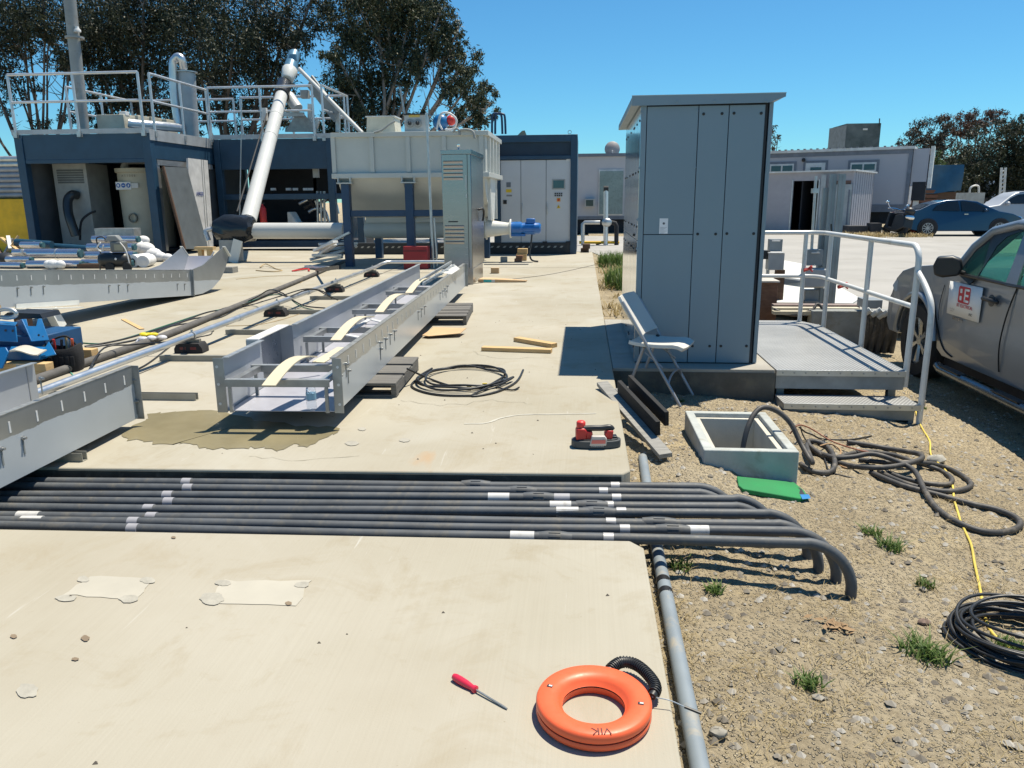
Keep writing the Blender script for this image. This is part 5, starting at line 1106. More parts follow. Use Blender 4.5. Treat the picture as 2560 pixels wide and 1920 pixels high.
# ================================================================== ENGINE CONTAINER (set back)
t = thing('engine_container', 'dark blue set back plant container with machinery in its open bay', 'container', (-9.3, 23.6, 0))
x0, x1, y0, y1, zt = -11.28, -6.7, 23.6, 26.0, 3.24
for x in (x0, -7.75, x1-.2): B().box(x, x+.2, y0, y0+.2, 0, zt).build('corner_post', NAVY, t, world=True, bevel=.01)
B().box(x0+.2, x1-.2, y0+.03, y0+.14, 2.35, zt-.002).build('header_beam', NAVY, t, world=True, bevel=.01); B().box(x0+.2, x1-.2, y0+.02, y0+.2, 1.45, 1.62).build('mid_beam', NAVY, t, world=True, bevel=.01); B().box(x0+.2, x1-.2, y0+.02, y0+.2, 0, .2).build('sill_beam', NAVY, t, world=True, bevel=.01)
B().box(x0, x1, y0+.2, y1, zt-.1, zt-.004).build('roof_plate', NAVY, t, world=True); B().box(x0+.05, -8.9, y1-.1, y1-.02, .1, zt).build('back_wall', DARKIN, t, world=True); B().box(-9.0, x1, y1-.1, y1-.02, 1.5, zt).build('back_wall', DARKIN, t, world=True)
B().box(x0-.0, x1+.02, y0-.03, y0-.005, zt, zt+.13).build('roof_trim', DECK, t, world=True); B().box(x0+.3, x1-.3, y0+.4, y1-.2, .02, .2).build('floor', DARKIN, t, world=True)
B().box(PY(781, 422, 23.9).x, PY(795, 422, 23.9).x, 23.9, 24.0, PY(788, 444, 23.9).z, PY(788, 422, 23.9).z).build('switch_box', GI, t, world=True)
t = thing('generator_engine', 'engine with silver pipes inside the set back container', 'engine', (-8.8, 24.4, .2))
B().box(*(PY(672, 560, 24.2).x, PY(820, 560, 24.2).x), 24.2, 25.4, .2, .75).build('engine_block', mat('engine_dark', (.05, .055, .06), .45, .4), t, world=True, bevel=.05)
p0, p1 = PY(715, 505, 24.1), PY(760, 555, 24.1)
B().prism([(0, 0), (.55, 0), (.5, .18), (.28, .32), (.12, .62), (0, .62)], 0, .5, 'y', Matrix.Translation((p0.x, 24.1, .45))).build('white_housing', WHITE_P, t, world=True, bevel=.03)
for k in range(6): a_ = PY(735+12*k, 500+10*((k*5) % 4), 24.1); B().tube(spline([a_, a_+Vector((.2, .1, .1)), a_+Vector((.5, .05, -.05*k % .2)), a_+Vector((.6, .1, -.3))], 4), .05, 8).build('engine_pipe', ALU if k % 2 else RUBBER, t, world=True, smooth=60)
for px in (795, 804, 812): B().cyl(PY(px, 560, 24), PY(px-2, 478, 24), .04, 8).build('riser_pipe', GALV, t, world=True, smooth=60)
for px in (677, 715, 732, 758, 770): B().box(PY(px, 480, 24).x, PY(px+11, 480, 24).x, 24, 24.1, PY(px, 476, 24).z, PY(px, 470, 24).z).build('terminal_box', WHITE_P, t, world=True)
t = thing('fire_extinguisher', 'red fire extinguisher standing in the set back container', 'extinguisher', PY(659, 552, 23.3))
B().lathe([(.09, -.1), (.10, -.05), (.10, .36), (.06, .44), (.03, .46), (.03, .5)], 16).build('cylinder', RED, t, smooth=60); B().box(-.06, .06, -.02, .02, .5, .54).build('valve', BLACK_PL, t)
t = thing('roof_railing', 'galvanised guard rail around the set back container roof', 'railing', (-9.3, 23.6, 3.3), group='roof railings')
guard(t, [(-11.28, 23.58), (-8.06, 23.58)], 4.72, 4.03, 3.28); guard(t, [(-7.78, 23.62), (-7.78, 26.2)], 4.74, 4.05, 3.28); guard(t, [(-11.3, 25.9), (-7.8, 25.9)], 4.72, 4.03, 3.28, foot=False)
# thin rope hanging down the front
single('hanging_cable', B().tube([PY(604, 250, 23.3), PY(603, 345, 23.3), PY(599, 546, 23.1)], .018, 6), GALV, 'thin pale cable hanging down the set back container front', 'cable')

# ================================================================== INCLINED AUGER AND WRAPPED JOINT
t = thing('inclined_auger', 'white tube conveyor climbing from the wrapped joint to the roof motor', 'conveyor', (-7.4, 17.5, .8))
P0, P1 = PY(620, 556, 18.0), PY(704, 236, 24.3); dv = (P1-P0).normalized(); P2 = P1+dv*1.6
TUBEW = mat('auger_white', (.52, .52, .50), .35, var=.04, vs_=1)
B().cyl(P0+dv*.05, P1, .185, 28).build('tube', TUBEW, t, world=True, smooth=60)
for f_ in (.60, .78): B().cyl(P0.lerp(P1, f_), P0.lerp(P1, f_)+dv*.03, .192, 28).build('seam_ring', TUBEW, t, world=True, smooth=60)
B().cyl(P0+Vector((-.20, -.1, .25)), P0.lerp(P1, .78)+Vector((-.24, -.05, .1)), .02, 8).build('side_conduit', RUBBER, t, world=True, smooth=60); B().box(*(lambda p: (p.x-.38, p.x-.26, p.y-.1, p.y+.02, p.z-.15, p.z+.2))(P0.lerp(P1, .80))).build('junction_box', WHITE_P, t, world=True)
B().cyl(P1-dv*.1, P1+dv*.75, .24, 24).build('wrapped_head', mat('black_wrap', (.02, .022, .025), .25, bump=.8, bs=14), t, world=True, smooth=60)
h0 = PY(723, 182, 25.2); dv2 = (PY(738, 128, 26.0)-h0).normalized()
B().lathe([(.16, 0), (.19, .05), (.24, .40), (.24, .46)], 24, Matrix.Translation(h0-dv2*.35) @ dv2.to_track_quat('Z', 'Y').to_matrix().to_4x4()).build('flange_cone', CREAM_W, t, world=True, smooth=50)
BG = mat('gear_blue', (.10, .22, .32), .4, .2)
B().cyl(h0+dv2*.1, h0+dv2*.42, .21, 20).build('gearbox', BG, t, world=True, smooth=50); B().cyl(h0+dv2*.42, h0+dv2*.95, .19, 20).build('motor', BG, t, world=True, smooth=50); B().cyl(h0+dv2*.95, h0+dv2*1.02, .16, 20).build('motor_cap', BLACK_PL, t, world=True); B().cbox(h0+dv2*.65+Vector((.08, -.16, .05)), (.22, .12, .2)).build('terminal_box', BG, t, world=True, bevel=.02)
t = thing('discharge_frame', 'steel frame and chute below the roof motor', 'frame', (-7.6, 25, 3.3))
B().cyl(PY(722, 240, 24.6), PY(744, 272, 24.4), .17, 20).build('outlet_spout', TUBEW, t, world=True, smooth=60)
q0, q1 = PY(748, 172, 25.2), PY(906, 333, 23.4)
B().cyl(q0, q1, .06, 12).build('brace_pole', TUBEW, t, world=True, smooth=60); B().beam(q0+(q1-q0)*.12+Vector((0, .3, -.1)), q0+(q1-q0)*.55+Vector((0, .3, -.35)), .05, .42).build('side_panel', GI, t, world=True)
B().add([PY(712, 330, 24.8), PY(800, 330, 24.8), PY(760, 285, 24.8), PY(740, 285, 24.8), PY(720, 330, 25.6), PY(792, 330, 25.6), PY(758, 288, 25.4), PY(742, 288, 25.4)], [(0, 1, 2, 3), (1, 5, 6, 2), (5, 4, 7, 6), (4, 0, 3, 7), (3, 2, 6, 7)]).build('chute', STEEL_D, t, world=True)
for a_, c_ in (((748, 290), (790, 330)), ((775, 260), (775, 330)), ((845, 270), (845, 330)), ((795, 300), (785, 332))): B().beam(PY(*a_, 24.9), PY(*c_, 24.9), .12, .12).build('strut', GALV, t, world=True)
B().box(*(lambda p: (p.x-.12, p.x+.12, 24.8, 25.0, p.z-.12, p.z+.12))(PY(760, 235, 24.8))).build('floodlight', GI, t, world=True); B().beam(PY(700, 286, 24.7), PY(760, 286, 24.7), .1, .12).build('cross_strut', GALV, t, world=True)
# horizontal auger, hopper tank
YT = 17.8
t = thing('horizontal_auger', 'white horizontal auger tube running from the wrapped joint into the hopper', 'conveyor', (-6, YT, .5))
a_, c_ = PY(610, 577, YT), PY(860, 577, YT); B().cyl(a_, c_, .185, 28).build('tube', TUBEW, t, world=True, smooth=60)
b = B(); rr_ = []
for k, (f_, r0) in enumerate([(-.72, .14), (-.66, .23), (-.45, .29), (-.2, .31), (.05, .31), (.2, .28), (.27, .20)]):
    n_ = len(b.v); b.v += [(a_.x+f_+.02*math.sin(5*q), YT+r0*math.cos(q)*(1+.10*math.sin(3*q+k)), a_.z+.05+r0*math.sin(q)*(1+.10*math.cos(4*q+2*k))) for q in np.linspace(0, 2*math.pi, 25)[:-1]]; rr_.append(n_)
for p, q in zip(rr_, rr_[1:]): b.f += [(p+k, p+(k+1) % 24, q+(k+1) % 24, q+k) for k in range(24)]
b.f += [tuple(range(24))[::-1], tuple(rr_[-1]+k for k in range(24))]
b.v = [(x+rng.normal(0, .012), y+rng.normal(0, .018), z+rng.normal(0, .018)) for x, y, z in b.v]; b.build('black_wrapping', mat('bin_wrap', (.018, .02, .023), .22, bump=.9, bs=9), t, world=True, smooth=28)
B().tube(spline([(a_.x-.72, YT-.1, a_.z+.05), (a_.x-.86, YT-.15, a_.z+.0), (a_.x-.80, YT-.18, a_.z-.22)], 4), .06, 8).build('wrap_tail', mat('foil', (.5, .5, .5), .3, .4), t, world=True, smooth=60)
B().beam((a_.x-.05, YT-.25, a_.z-.2), (a_.x-.22, YT-.25, .0), .22, .03, up=(0, 1, 0)).build('support_leg', CREAM_W, t, world=True); B().box(a_.x-.55, a_.x-.15, YT-.2, YT+.2, .0, a_.z-.2).build('support_box', GI, t, world=True, bevel=.01)
t = thing('hopper_tank', 'large ribbed pale grey steel hopper standing on navy legs', 'hopper', (-3.65, 17.8, 0))
HX0, HX1, HY0, HY1, HZ0, HZ1 = -5.27, -2.03, 16.45, 19.15, 1.94, 2.76
B().box(HX0, HX1, HY0+.04, HY1-.04, HZ0, HZ1).build('tank_shell', CREAM, t, world=True)
for px in (833, 929, 1020, 1110, 1203): x = PY(px, 380, HY0).x; B().box(x-.045, x+.045, HY0, HY0+.04, HZ0+.02, HZ1-.08).build('rib', CREAM, t, world=True, bevel=.004)
for y in (16.9, 17.5, 18.1, 18.7): B().box(HX1, HX1+.06, y-.04, y+.04, HZ0+.02, HZ1-.08).build('rib', CREAM_W, t, world=True, bevel=.004)
B().box(HX0-.03, HX1+.08, HY0-.04, HY1+.04, HZ0-.09, HZ0+.012).build('girth_beam', CREAM, t, world=True, bevel=.006); B().box(HX0-.01, HX1+.07, HY0-.015, HY1, HZ1-.08, HZ1+.015).build('rim', CREAM, t, world=True, bevel=.006)
hp2 = [(HY0+.05, HZ0-.09), (16.62, 1.70), (16.95, 1.40), (17.35, 1.18), (17.6, 1.02), (18.0, 1.02), (18.25, 1.18), (18.65, 1.4), (18.95, 1.7), (HY1-.05, HZ0-.09)]
B().prism(hp2, HX0+.06, HX1-.04, 'x').build('hopper_belly', CREAM, t, world=True, smooth=50)
B().prism([(y-.02 if y < 17.8 else y+.02, z-.02) for y, z in hp2], -3.80, -3.77, 'x').build('belly_seam', mat('seam_cream', (.30, .30, .27), .5), t, world=True)
B().box(-4.95, -2.2, 17.62, 17.98, .9, 1.03).build('neck', CREAM, t, world=True); B().cyl((-5.0, YT, .75), (-2.18, YT, .75), .21, 28).build('auger_casing', CREAM, t, world=True, smooth=60)
for (x, y) in ((-5.03, 16.5), (-3.66, 16.5), (-2.35, 16.5), (-5.03, 19.0), (-3.66, 19.0), (-2.35, 19.0)):
    B().box(x-.085, x+.085, y-.085, y+.085, 0, 1.74).build('leg', NAVY_F, t, world=True, bevel=.006); B().box(x-.16, x+.16, y-.14, y+.14, 1.74, 1.765).build('leg_cap', CREAM, t, world=True)
    for s_ in (-1, 1): B().box(x+s_*.13-.012, x+s_*.13+.012, y-.12, y+.12, 1.765, 1.86).build('bracket', CREAM, t, world=True)
for y in (16.5, 19.0): B().box(-5.0, -2.3, y-.05, y+.05, 1.06, 1.19).build('tie_beam', NAVY_F, t, world=True, bevel=.006)
for y in (17.2, 18.4): B().box(HX1-.05, HX1+.02, y-.05, y+.05, .95, HZ0-.05).build('end_stiffener', CREAM_W, t, world=True)
B().prism([(17.2, 1.9), (18.4, 1.9), (18.0, .95), (17.6, .95)], HX1-.02, HX1+.0, 'x').build('end_plate', CREAM_W, t, world=True)
t = thing('drive_motor', 'bright blue geared motor on the end of the hopper auger', 'motor', (-1.7, YT, .75))
def lx(prof, m, nm): B().lathe(prof, 24, Matrix.Translation((-2.2, YT, .75)) @ Matrix.Rotation(R(90), 4, 'Y')).build(nm, m, t, world=True, smooth=40)
lx([(.25, 0), (.25, .02), (.22, .02)], CREAM_W, 'end_flange'); lx([(.20, .02), (.13, .50), (.2, .50), (.2, .53)][:2]+[(.14, .55)], CREAM_W, 'lantern'); lx([(.21, .55), (.21, .58)], CREAM_W, 'motor_flange'); lx([(.14, .58), (.15, .62), (.15, .80), (.13, .82), (.11, .90)], BLUE, 'gearbox'); lx([(.13, .86), (.13, 1.12), (.125, 1.14), (.125, 1.22), (.09, 1.25)], BLUE, 'motor_body')
fin = B()
for k in range(10): a = 2*math.pi*k/10; fin.cbox((-2.2+1.0, YT+.135*math.cos(a), .75+.135*math.sin(a)), (.22, .012, .02), Matrix.Rotation(a, 4, 'X'))
fin.build('cooling_fin', BLUE, t, world=True); B().box(-1.28, -1.08, YT-.08, YT+.08, .86, .97).build('terminal_box', BLUE, t, world=True, bevel=.02); B().box(-1.62, -1.30, YT-.10, YT+.10, .58, .63).build('motor_foot', BLUE, t, world=True)
B().tube(spline([(-1.15, YT, .64), (-1.17, YT-.05, .4), (-1.2, YT-.1, .2), (-1.15, YT-.15, .05), (-1.0, YT-.2, .02)], 4), .02, 8).build('supply_cable', HOSEB, t, world=True, smooth=60)
# on the hopper rim
def rimbox(a_, c_, y, d, m, nm, lab, cat, taper=.0):
    p, q = PY(*a_, y), PY(*c_, y); t = thing(nm, lab, cat, (p.x, y, HZ1+.01)); w_ = q.x-p.x; h_ = p.z-HZ1-.015
    B().prism([(taper, 0), (w_-taper, 0), (w_, h_), (0, h_)], 0, d, 'y').build('box_body', m, t, bevel=.006); return t, w_, h_
t, w_, h_ = rimbox((917, 292), (985, 325), 16.9, .6, mat('cream_paint', (.55, .52, .42), .5), 'feed_spout', 'cream funnel shaped box on the hopper rim', 'spout', -.03)
B().box(-.03, w_+.03, -.02, .62, h_, h_+.02).build('lip', WHITE_P, t)
t, w_, h_ = rimbox((1010, 287), (1066, 325), 16.7, .35, mat('ctl_grey', (.48, .48, .46), .5), 'gauge_box', 'grey gauge box with two round dials on the hopper rim', 'gauge box')
for x in (.26*w_, .62*w_):
    B().lathe([(.085, 0), (.085, .02), (.05, .03)], 18, Matrix.Translation((x, 0, .19)) @ Matrix.Rotation(R(90), 4, 'X')).build('dial', GI, t); B().lathe([(.04, .0), (.04, .06), (.02, .08)], 12, Matrix.Translation((x, -.0, .19)) @ Matrix.Rotation(R(90), 4, 'X')).build('dial_centre', BLACK_PL, t)
B().box(.22*w_, .72*w_, -.004, -.001, .31, .36).build('warning_label', mat('label_yellow', (.62, .46, .12), .5), t); B().box(-.03, w_+.05, -.03, .38, h_, h_+.025).build('lid', BLACK_PL, t)
t = thing('hose_reel', 'blue and red ball valve unit with looped white hose on the hopper rim', 'hose reel', PY(1100, 325, 16.8))
B().ball((0, .1, .16), .17, 10, (1, .8, 1)).build('blue_drum', BLUE2, t, smooth=60); B().ball((.22, .12, .2), .11, 8).build('red_drum', RED, t, smooth=60)
B().tube(spline([(-.06, -.05, .0), (.03, -.06, .30), (.2, -.05, .33), (.36, -.05, .2), (.3, -.05, .02), (.12, -.05, .0)], 6), .022, 8).build('white_hose', WHITE_P, t, smooth=60); B().tube(spline([(.06, -.08, .33), (.0, -.08, .15), (.06, -.08, .0)], 5), .02, 8).build('white_hose', WHITE_P, t, smooth=60)
for (lab, pts, r_) in (('thin grey conduit bent over the hopper rim nearest the hose reel', [(1132, 330), (1140, 322), (1146, 324), (1150, 337)], .022), ('longer grey conduit hooked over the hopper rim corner', [(1150, 325), (1168, 324), (1182, 329), (1187, 346)], .025), ('sagging grey cable between the cream funnel box and the hopper rim', [(935, 331), (955, 325), (975, 310), (988, 303)], .02)):
    single('bent_conduit', B().tube(spline([PY(*p, 16.4) for p in pts], 5), r_, 8), GI, lab, 'conduit', smooth=60)
t = thing('service_pole', 'pair of thin galvanised poles standing before the hopper', 'pole', PY(1083, 652, 16.1))
B().cyl((t.location.x, 16.1, 0), PY(1066, 282, 16.1), .03, 8).build('pole', GALV, t, world=True, smooth=60); B().cyl(PY(1092, 652, 16.1)-Vector((0, 0, .1)), PY(1085, 545, 16.1), .02, 8).build('pole', GALV, t, world=True, smooth=60)
t = thing('antenna_mast', 'thin mast rising behind the hopper rim', 'mast', PY(1012, 288, 20)); B().cyl(PY(1012, 290, 20), PY(1000, 218, 20), .025, 6).build('pole', STEEL_D, t, world=True); B().cyl(PY(1071, 300, 20), PY(1072, 243, 20), .015, 6).build('whip', STEEL_D, t, world=True)
t = thing('red_box', 'dark red toolbox standing under the hopper', 'toolbox', (-3.75, 15.8, 0)); a_, c_ = PY(1007, 616, 15.8), PY(1069, 655, 15.8)
B().box(a_.x, c_.x, 15.8, 16.1, 0, a_.z).build('box_body', REDBOX, t, world=True, bevel=.012); B().box(a_.x+.01, c_.x-.01, 15.79, 15.799, a_.z-.1, a_.z-.09).build('lid_seam', DARKIN, t, world=True)

# ================================================================== STAINLESS CABINET
t = thing('stainless_cabinet', 'tall brushed stainless steel cabinet with louvres at the far trough end', 'cabinet', (-2.1, 13.5, 0))
SX0, SX1, SY0, SY1 = PY(1103, 385, 12.85).x, PY(1176, 385, 12.85).x, 12.85, 14.45; SZ = PY(1105, 386, 12.85).z
B().box(SX0, SX1, SY0, SY1, .27, SZ).build('carcass', STAINLESS, t, world=True, bevel=.006); B().box(SX0+.03, SX1-.0, SY0+.04, SY1-.25, 0, .269).build('plinth', STAINLESS, t, world=True, bevel=.004)
B().prism([(SX0-.01, SZ+.001), (SX1+.01, SZ+.001), (SX1+.01, SZ+.075), (SX0-.01, SZ+.06)], SY0-.015, SY1+.01, 'y').build('cap', STAINLESS, t, world=True, bevel=.003)
B().box(SX1+.001, SX1+.004, SY0+.012, SY0+.022, .28, SZ).build('door_gap', SEAM, t, world=True); B().box(SX1-.06, SX1-.052, SY0-.004, SY0-.001, .28, SZ).build('door_gap', SEAM, t, world=True)
for zz in (SZ-.10, .98):
    for k in range(5): B().prism([(0, 0), (-.014, -.012), (-.014, -.02), (0, -.045)], SX0+.03, SX1-.13, 'x', Matrix.Translation((0, SY0, zz-.065*k))).build('louvre', STAINLESS, t, world=True)
for a_, c_ in (((1107, 480), (1175, 500)), ((1113, 528), (1166, 575))): pass
B().box(SX0+.09, SX0+.25, SY0-.006, SY0-.001, 1.03, 1.05).build('slot_handle', BLACK_PL, t, world=True)
for (z0_, z1_) in ((1.55, 1.78), (1.42, 1.48)): B().box(SX1-.085, SX1-.075, SY0-.012, SY0-.002, z0_, z1_).build('strip_handle', WHITE_P, t, world=True)
hp3 = PX(1200, 535, SX1); B().tube(spline([(SX1, hp3.y-.12, hp3.z+.08), (SX1+.06, hp3.y-.08, hp3.z+.09), (SX1+.07, hp3.y, hp3.z+.02), (SX1+.05, hp3.y, hp3.z-.12)], 4), .02, 8).build('lever_handle', BLACK_PL, t, world=True, smooth=60)
B().lathe([(.012, 0), (.014, .03), (.025, .05), (.025, .09), (.0, .1)], 10, Matrix.Translation((SX0+.27, SY0+.1, SZ+.065))).build('lifting_eye', CHROME, t, world=True)

# ================================================================== CONTROL CONTAINER
t = thing('control_container', 'dark blue control container with three pale grey doors and a screen', 'container', (-1.2, 20.3, 0))
x0, x1, y0, y1, zt = -2.30, -.16, 20.3, 22.9, 2.975
for x in (x0, x1-.17): B().box(x, x+.17, y0, y0+.2, 0, zt).build('corner_post', NAVY, t, world=True, bevel=.008)
B().box(x0+.17, x1-.17, y0+.0, y0+.16, 2.80, zt).build('header_beam', NAVY, t, world=True, bevel=.006); B().box(x0+.17, x1-.17, y0+.07, y0+.14, 2.47, 2.80).build('header_panel', mat('header_dark', (.012, .030, .055), .5), t, world=True); B().box(x0+.17, x1-.17, y0+.0, y0+.14, 2.38, 2.47).build('header_lip', NAVY, t, world=True, bevel=.006)
B().box(x0, x1, y0+.2, y1, .02, zt-.01).build('body_shell', NAVY, t, world=True)
dx = [x0+.17, PY(1302, 500, y0).x, PY(1365, 500, y0).x, x1-.155]
for k in range(3):
    dr = B().box(dx[k]+.006, dx[k+1]-.006, y0+.045, y0+.06, .29, 2.365).build('door', CABGREY, t, world=True, bevel=.003)
    if k: B().tube([(dx[k]+.035, y0+.015, 1.02), (dx[k]+.035, y0+.0, 1.06), (dx[k]+.035, y0+.0, 1.26), (dx[k]+.035, y0+.015, 1.30)], .012, 8).build('handle', GALV, dr, world=True)
B().box(dx[0], dx[3], y0+.062, y0+.13, .26, 2.38).build('door_recess', DARKIN, t, world=True)
def onf(a_, c_, m, nm, d=.008, par=None): p, q = PY(*a_, y0+.04), PY(*c_, y0+.04); return B().box(p.x, q.x, y0+.044-d, y0+.0445, q.z, p.z).build(nm, m, par or t, world=True, bevel=.002)
onf((1380, 448), (1413, 473), GI, 'screen_bezel'); onf((1383, 451), (1410, 470), mat('screen_glass', (.02, .06, .09), .1, coat=.5), 'screen', .011)
onf((1266, 456), (1277, 468), mat('meter_grey', (.16, .18, .20), .4), 'meter'); onf((1265, 473), (1279, 481), mat('label_yellow2', (.70, .48, .02), .5), 'warning_label', .003); onf((1258, 500), (1267, 510), BLACK_PL, 'main_switch', .02); onf((1266, 487), (1280, 491), mat('text_grey', (.22, .22, .23), .6), 'printed_plate', .003)
for r_ in range(2):
    for k in range(4): onf((1386.5+k*5.2, 482+r_*5.2), (1390+k*5.2, 485.5+r_*5.2), BLACK_PL, 'button', .015)
onf((1392, 495), (1401, 504), mat('label_orange', (.75, .36, .02), .5), 'stop_plate', .004); p = PY(1396.5, 499.5, y0+.04); B().lathe([(.03, 0), (.03, .03)], 14, Matrix.Translation((p.x, y0+.04, p.z)) @ Matrix.Rotation(R(90), 4, 'X')).build('stop_button', RED, t, world=True)
p = PY(1396.5, 516.5, y0+.04); B().prism([(-.05, -.04), (.05, -.04), (0, .05)], y0+.036, y0+.043, 'y', Matrix.Translation((p.x, 0, p.z))).build('hazard_triangle', mat('label_yellow3', (.75, .50, .02), .5), t, world=True); B().prism([(-.008, -.02), (.008, -.02), (.0, .03)], y0+.034, y0+.0355, 'y', Matrix.Translation((p.x, 0, p.z))).build('hazard_mark', BLACK_PL, t, world=True)
onf((1416, 396), (1426, 403), WHITE_P, 'label', .003)
B().box(-6.9, x1-.17, y0-.02, y0+.18, .0, .30).build('skid_beam', mat('skid_dark', (.015, .02, .025), .6), t, world=True, bevel=.006)
strp = cmesh(B().prism([(0, 0), (.06, 0), (.10, .045), (.04, .045)], -.002, .0, 'y'), 'stripe', mat('stripe_grey', (.32, .32, .30), .6))
for k in range(38): piece('hazard_stripe', strp, t, Vector((-6.7+k*.165, y0-.022, .17))-Vector((-1.2, 20.3, 0)))
for px in (1362, 1420): p = PY(px, 614, y0-.03); B().box(p.x-.06, p.x+.06, y0-.03, y0-.021, .24, .33).build('fork_pocket', DARKIN, t, world=True)
B().lathe([(.035, -.008), (.05, -.008), (.05, .008), (.035, .008)], 16, Matrix.Translation((PY(1424, 332, y0).x, y0+.1, zt+.06)) @ Matrix.Rotation(R(90), 4, 'X'), closed=True).build('lifting_eye', GALV, t, world=True)
p = PY(1307, 340, 21); B().add([PY(1290, 342, 21), PY(1318, 342, 21), PY(1312, 326, 21), PY(1305, 327, 21), PY(1290, 342, 21.3), PY(1318, 342, 21.3), PY(1312, 326, 21.3), PY(1305, 327, 21.3)], [(0, 1, 2, 3), (7, 6, 5, 4), (0, 4, 5, 1), (1, 5, 6, 2), (2, 6, 7, 3), (3, 7, 4, 0)]).build('roof_bracket', mat('tan_bracket', (.45, .32, .2), .6), t, world=True)
t = thing('roof_ladder_rail', 'navy hooped ladder rail on the control container roof', 'ladder rail', PY(1250, 335, 22)); 
for dxp in (0, 8): B().tube(spline([PY(1230+dxp, 335, 22), PY(1231+dxp, 290, 22), PY(1238+dxp, 284, 22), PY(1248+dxp, 285, 22), PY(1254+dxp, 292, 22), PY(1256+dxp, 335, 22)], 4), .03, 8).build('hoop', NAVY_F, t, world=True, smooth=60)
# clutter in front of the control container
for (q, lab) in (((1290, 1316, 652, 622), 'stack of cut wood blocks under the blue motor cable'), ((1286, 1304, 655, 640), 'reddish brick sized wood offcut by the wood blocks')):
    a_ = G(q[0], q[2]); c_ = G(q[1], q[2]); h_ = PY(q[0], q[3], a_.y).z; single('wood_blocks', B().box(a_.x, c_.x, a_.y, a_.y+.2, 0, h_*.55).box(a_.x+.03, c_.x+.02, a_.y+.03, a_.y+.19, h_*.55, h_), WOOD if q[0] == 1290 else mat_wood('red_wood', (.25, .10, .05), (.36, .17, .09)), lab, 'wood blocks', bevel=.004)
single('concrete_block', B().box(G(1251, 656).x, G(1267, 656).x, 17.6, 17.75, 0, .12), CONC, 'small grey concrete block on the slab before the control container', 'block', bevel=.004)
single('plank', B().box(G(1210, 662).x, G(1321, 662).x, 16.9, 17.02, 0, .02), WOOD_G, 'long thin plank lying before the blue motor', 'plank')
single('wood_blocks', B().box(-.05, .17, 21.0, 21.3, 0, .1).box(.0, .2, 20.9, 21.2, .1, .22), MATS['red_wood'] if 'red_wood' in MATS else WOOD_D, 'reddish wood blocks at the slab corner beside the control container', 'wood blocks', bevel=.004)
# ================================================================== PILE OF INSULATED PIPES, COMPRESSOR, ROLLS
JACK = mat('alu_jacket', (.55, .55, .60), .22, .9, var=.08, vs_=2, bump=.15, bs=8); FOAM = mat('teal_foam', (.03, .10, .12), .8)
rows = [(0, 62, 663, 8, 16.0, 'lowest short'), (70, 200, 661, 10, 16.0, 'lowest long'), (17, 80, 648, 7, 16.25, 'narrow'), (33, 76, 631, 8.5, 16.6, 'stubby'), (74, 200, 634, 12.5, 16.5, 'widest'), (54, 110, 612, 8, 17.0, 'upper short'), (220, 331, 618, 9.5, 17.0, 'upper long'), (233, 346, 598, 9, 17.3, 'topmost'), (213, 331, 638, 9.5, 16.6, 'middle'), (206, 330, 657, 9, 16.2, 'bottom row')]
wh = ['beside the yellow skid', 'behind the white foam lump', 'in the stack by the yellow skid', 'over the narrow one by the yellow skid', 'of the pile by the yellow skid', 'of the pile, against the container', 'of the pile behind the compressor', 'of the pile, below the steel cover', 'of the pile behind the compressor', 'of the pile beside the wood offcuts']
for k, (a_, c_, y_, rp, yd, lab) in enumerate(rows):
    p, q = PY(a_, y_, yd), PY(c_, y_, yd); r_ = rp/1923*math.hypot(yd, 3)*1.03; tilt = .04*((k*3) % 5-2)
    t = thing('insulated_pipe', f'{lab} silver jacketed insulated pipe {wh[k]}', 'pipe', (p.x, yd, max(0, p.z-r_)), group='silver jacketed pipes')
    B().cyl(p, q+Vector((0, tilt, 0)), r_, 20).build('jacket', JACK, t, world=True, smooth=60); B().cyl(q+Vector((0, tilt, 0)), q+Vector((.05, tilt, 0)), r_*.82, 20).build('foam_end', FOAM, t, world=True)
    B().cyl(p.lerp(q, .55), p.lerp(q, .55)+Vector((.03, 0, 0)), r_*1.02, 20).build('band', GALV, t, world=True)
for (a_, c_, y_, rp, yd, lab) in ((40, 130, 606, 9, 17.4, 'dark teal pipe bundle leaning behind the silver pipes'), (130, 225, 617, 8, 17.6, 'dark teal pipe half hidden behind the silver pipes')):
    p, q = PY(a_, y_, yd), PY(c_, y_+6, yd); single('teal_pipe', B().cyl(p, q, .09, 16), mat('teal_pipe', (.01, .05, .09), .4), lab, 'pipe', smooth=60)
a_, c_ = PY(235, 571, 17.6), PY(336, 590, 17.6); t = thing('steel_cover', 'flat grey steel cover lying on the pipe pile', 'cover', (a_.x, 17.6, c_.z)); B().box(a_.x, c_.x, 17.6, 17.9, c_.z, a_.z).build('cover_plate', STEEL_D, t, world=True, bevel=.006); B().box(c_.x-.2, c_.x-.04, 17.592, 17.599, c_.z+.06, a_.z-.03).build('label', GI, t, world=True)
cp_ = G(290, 679); t = thing('air_compressor', 'small black wheeled air compressor on the slab', 'compressor', cp_, R(8))
B().lathe([(.05, -.32), (.13, -.28), (.15, -.2), (.15, .2), (.13, .28), (.05, .32)], 20, Matrix.Translation((0, 0, .24)) @ Matrix.Rotation(R(90), 4, 'Y')).build('air_tank', BLACK_PL, t, smooth=50)
B().box(-.02, .26, -.10, .12, .40, .62).build('pump_cover', mat('pump_grey', (.13, .14, .14), .5), t, bevel=.03); B().box(.07, .24, -.108, -.10, .44, .56).build('pump_face', mat('pump_tan', (.28, .27, .2), .6), t); B().prism([(-.12, .62), (.20, .62), (.12, .74), (-.06, .74)], -.08, .1, 'y').build('top_shroud', mat('shroud_grey', (.22, .23, .23), .5), t, bevel=.02)
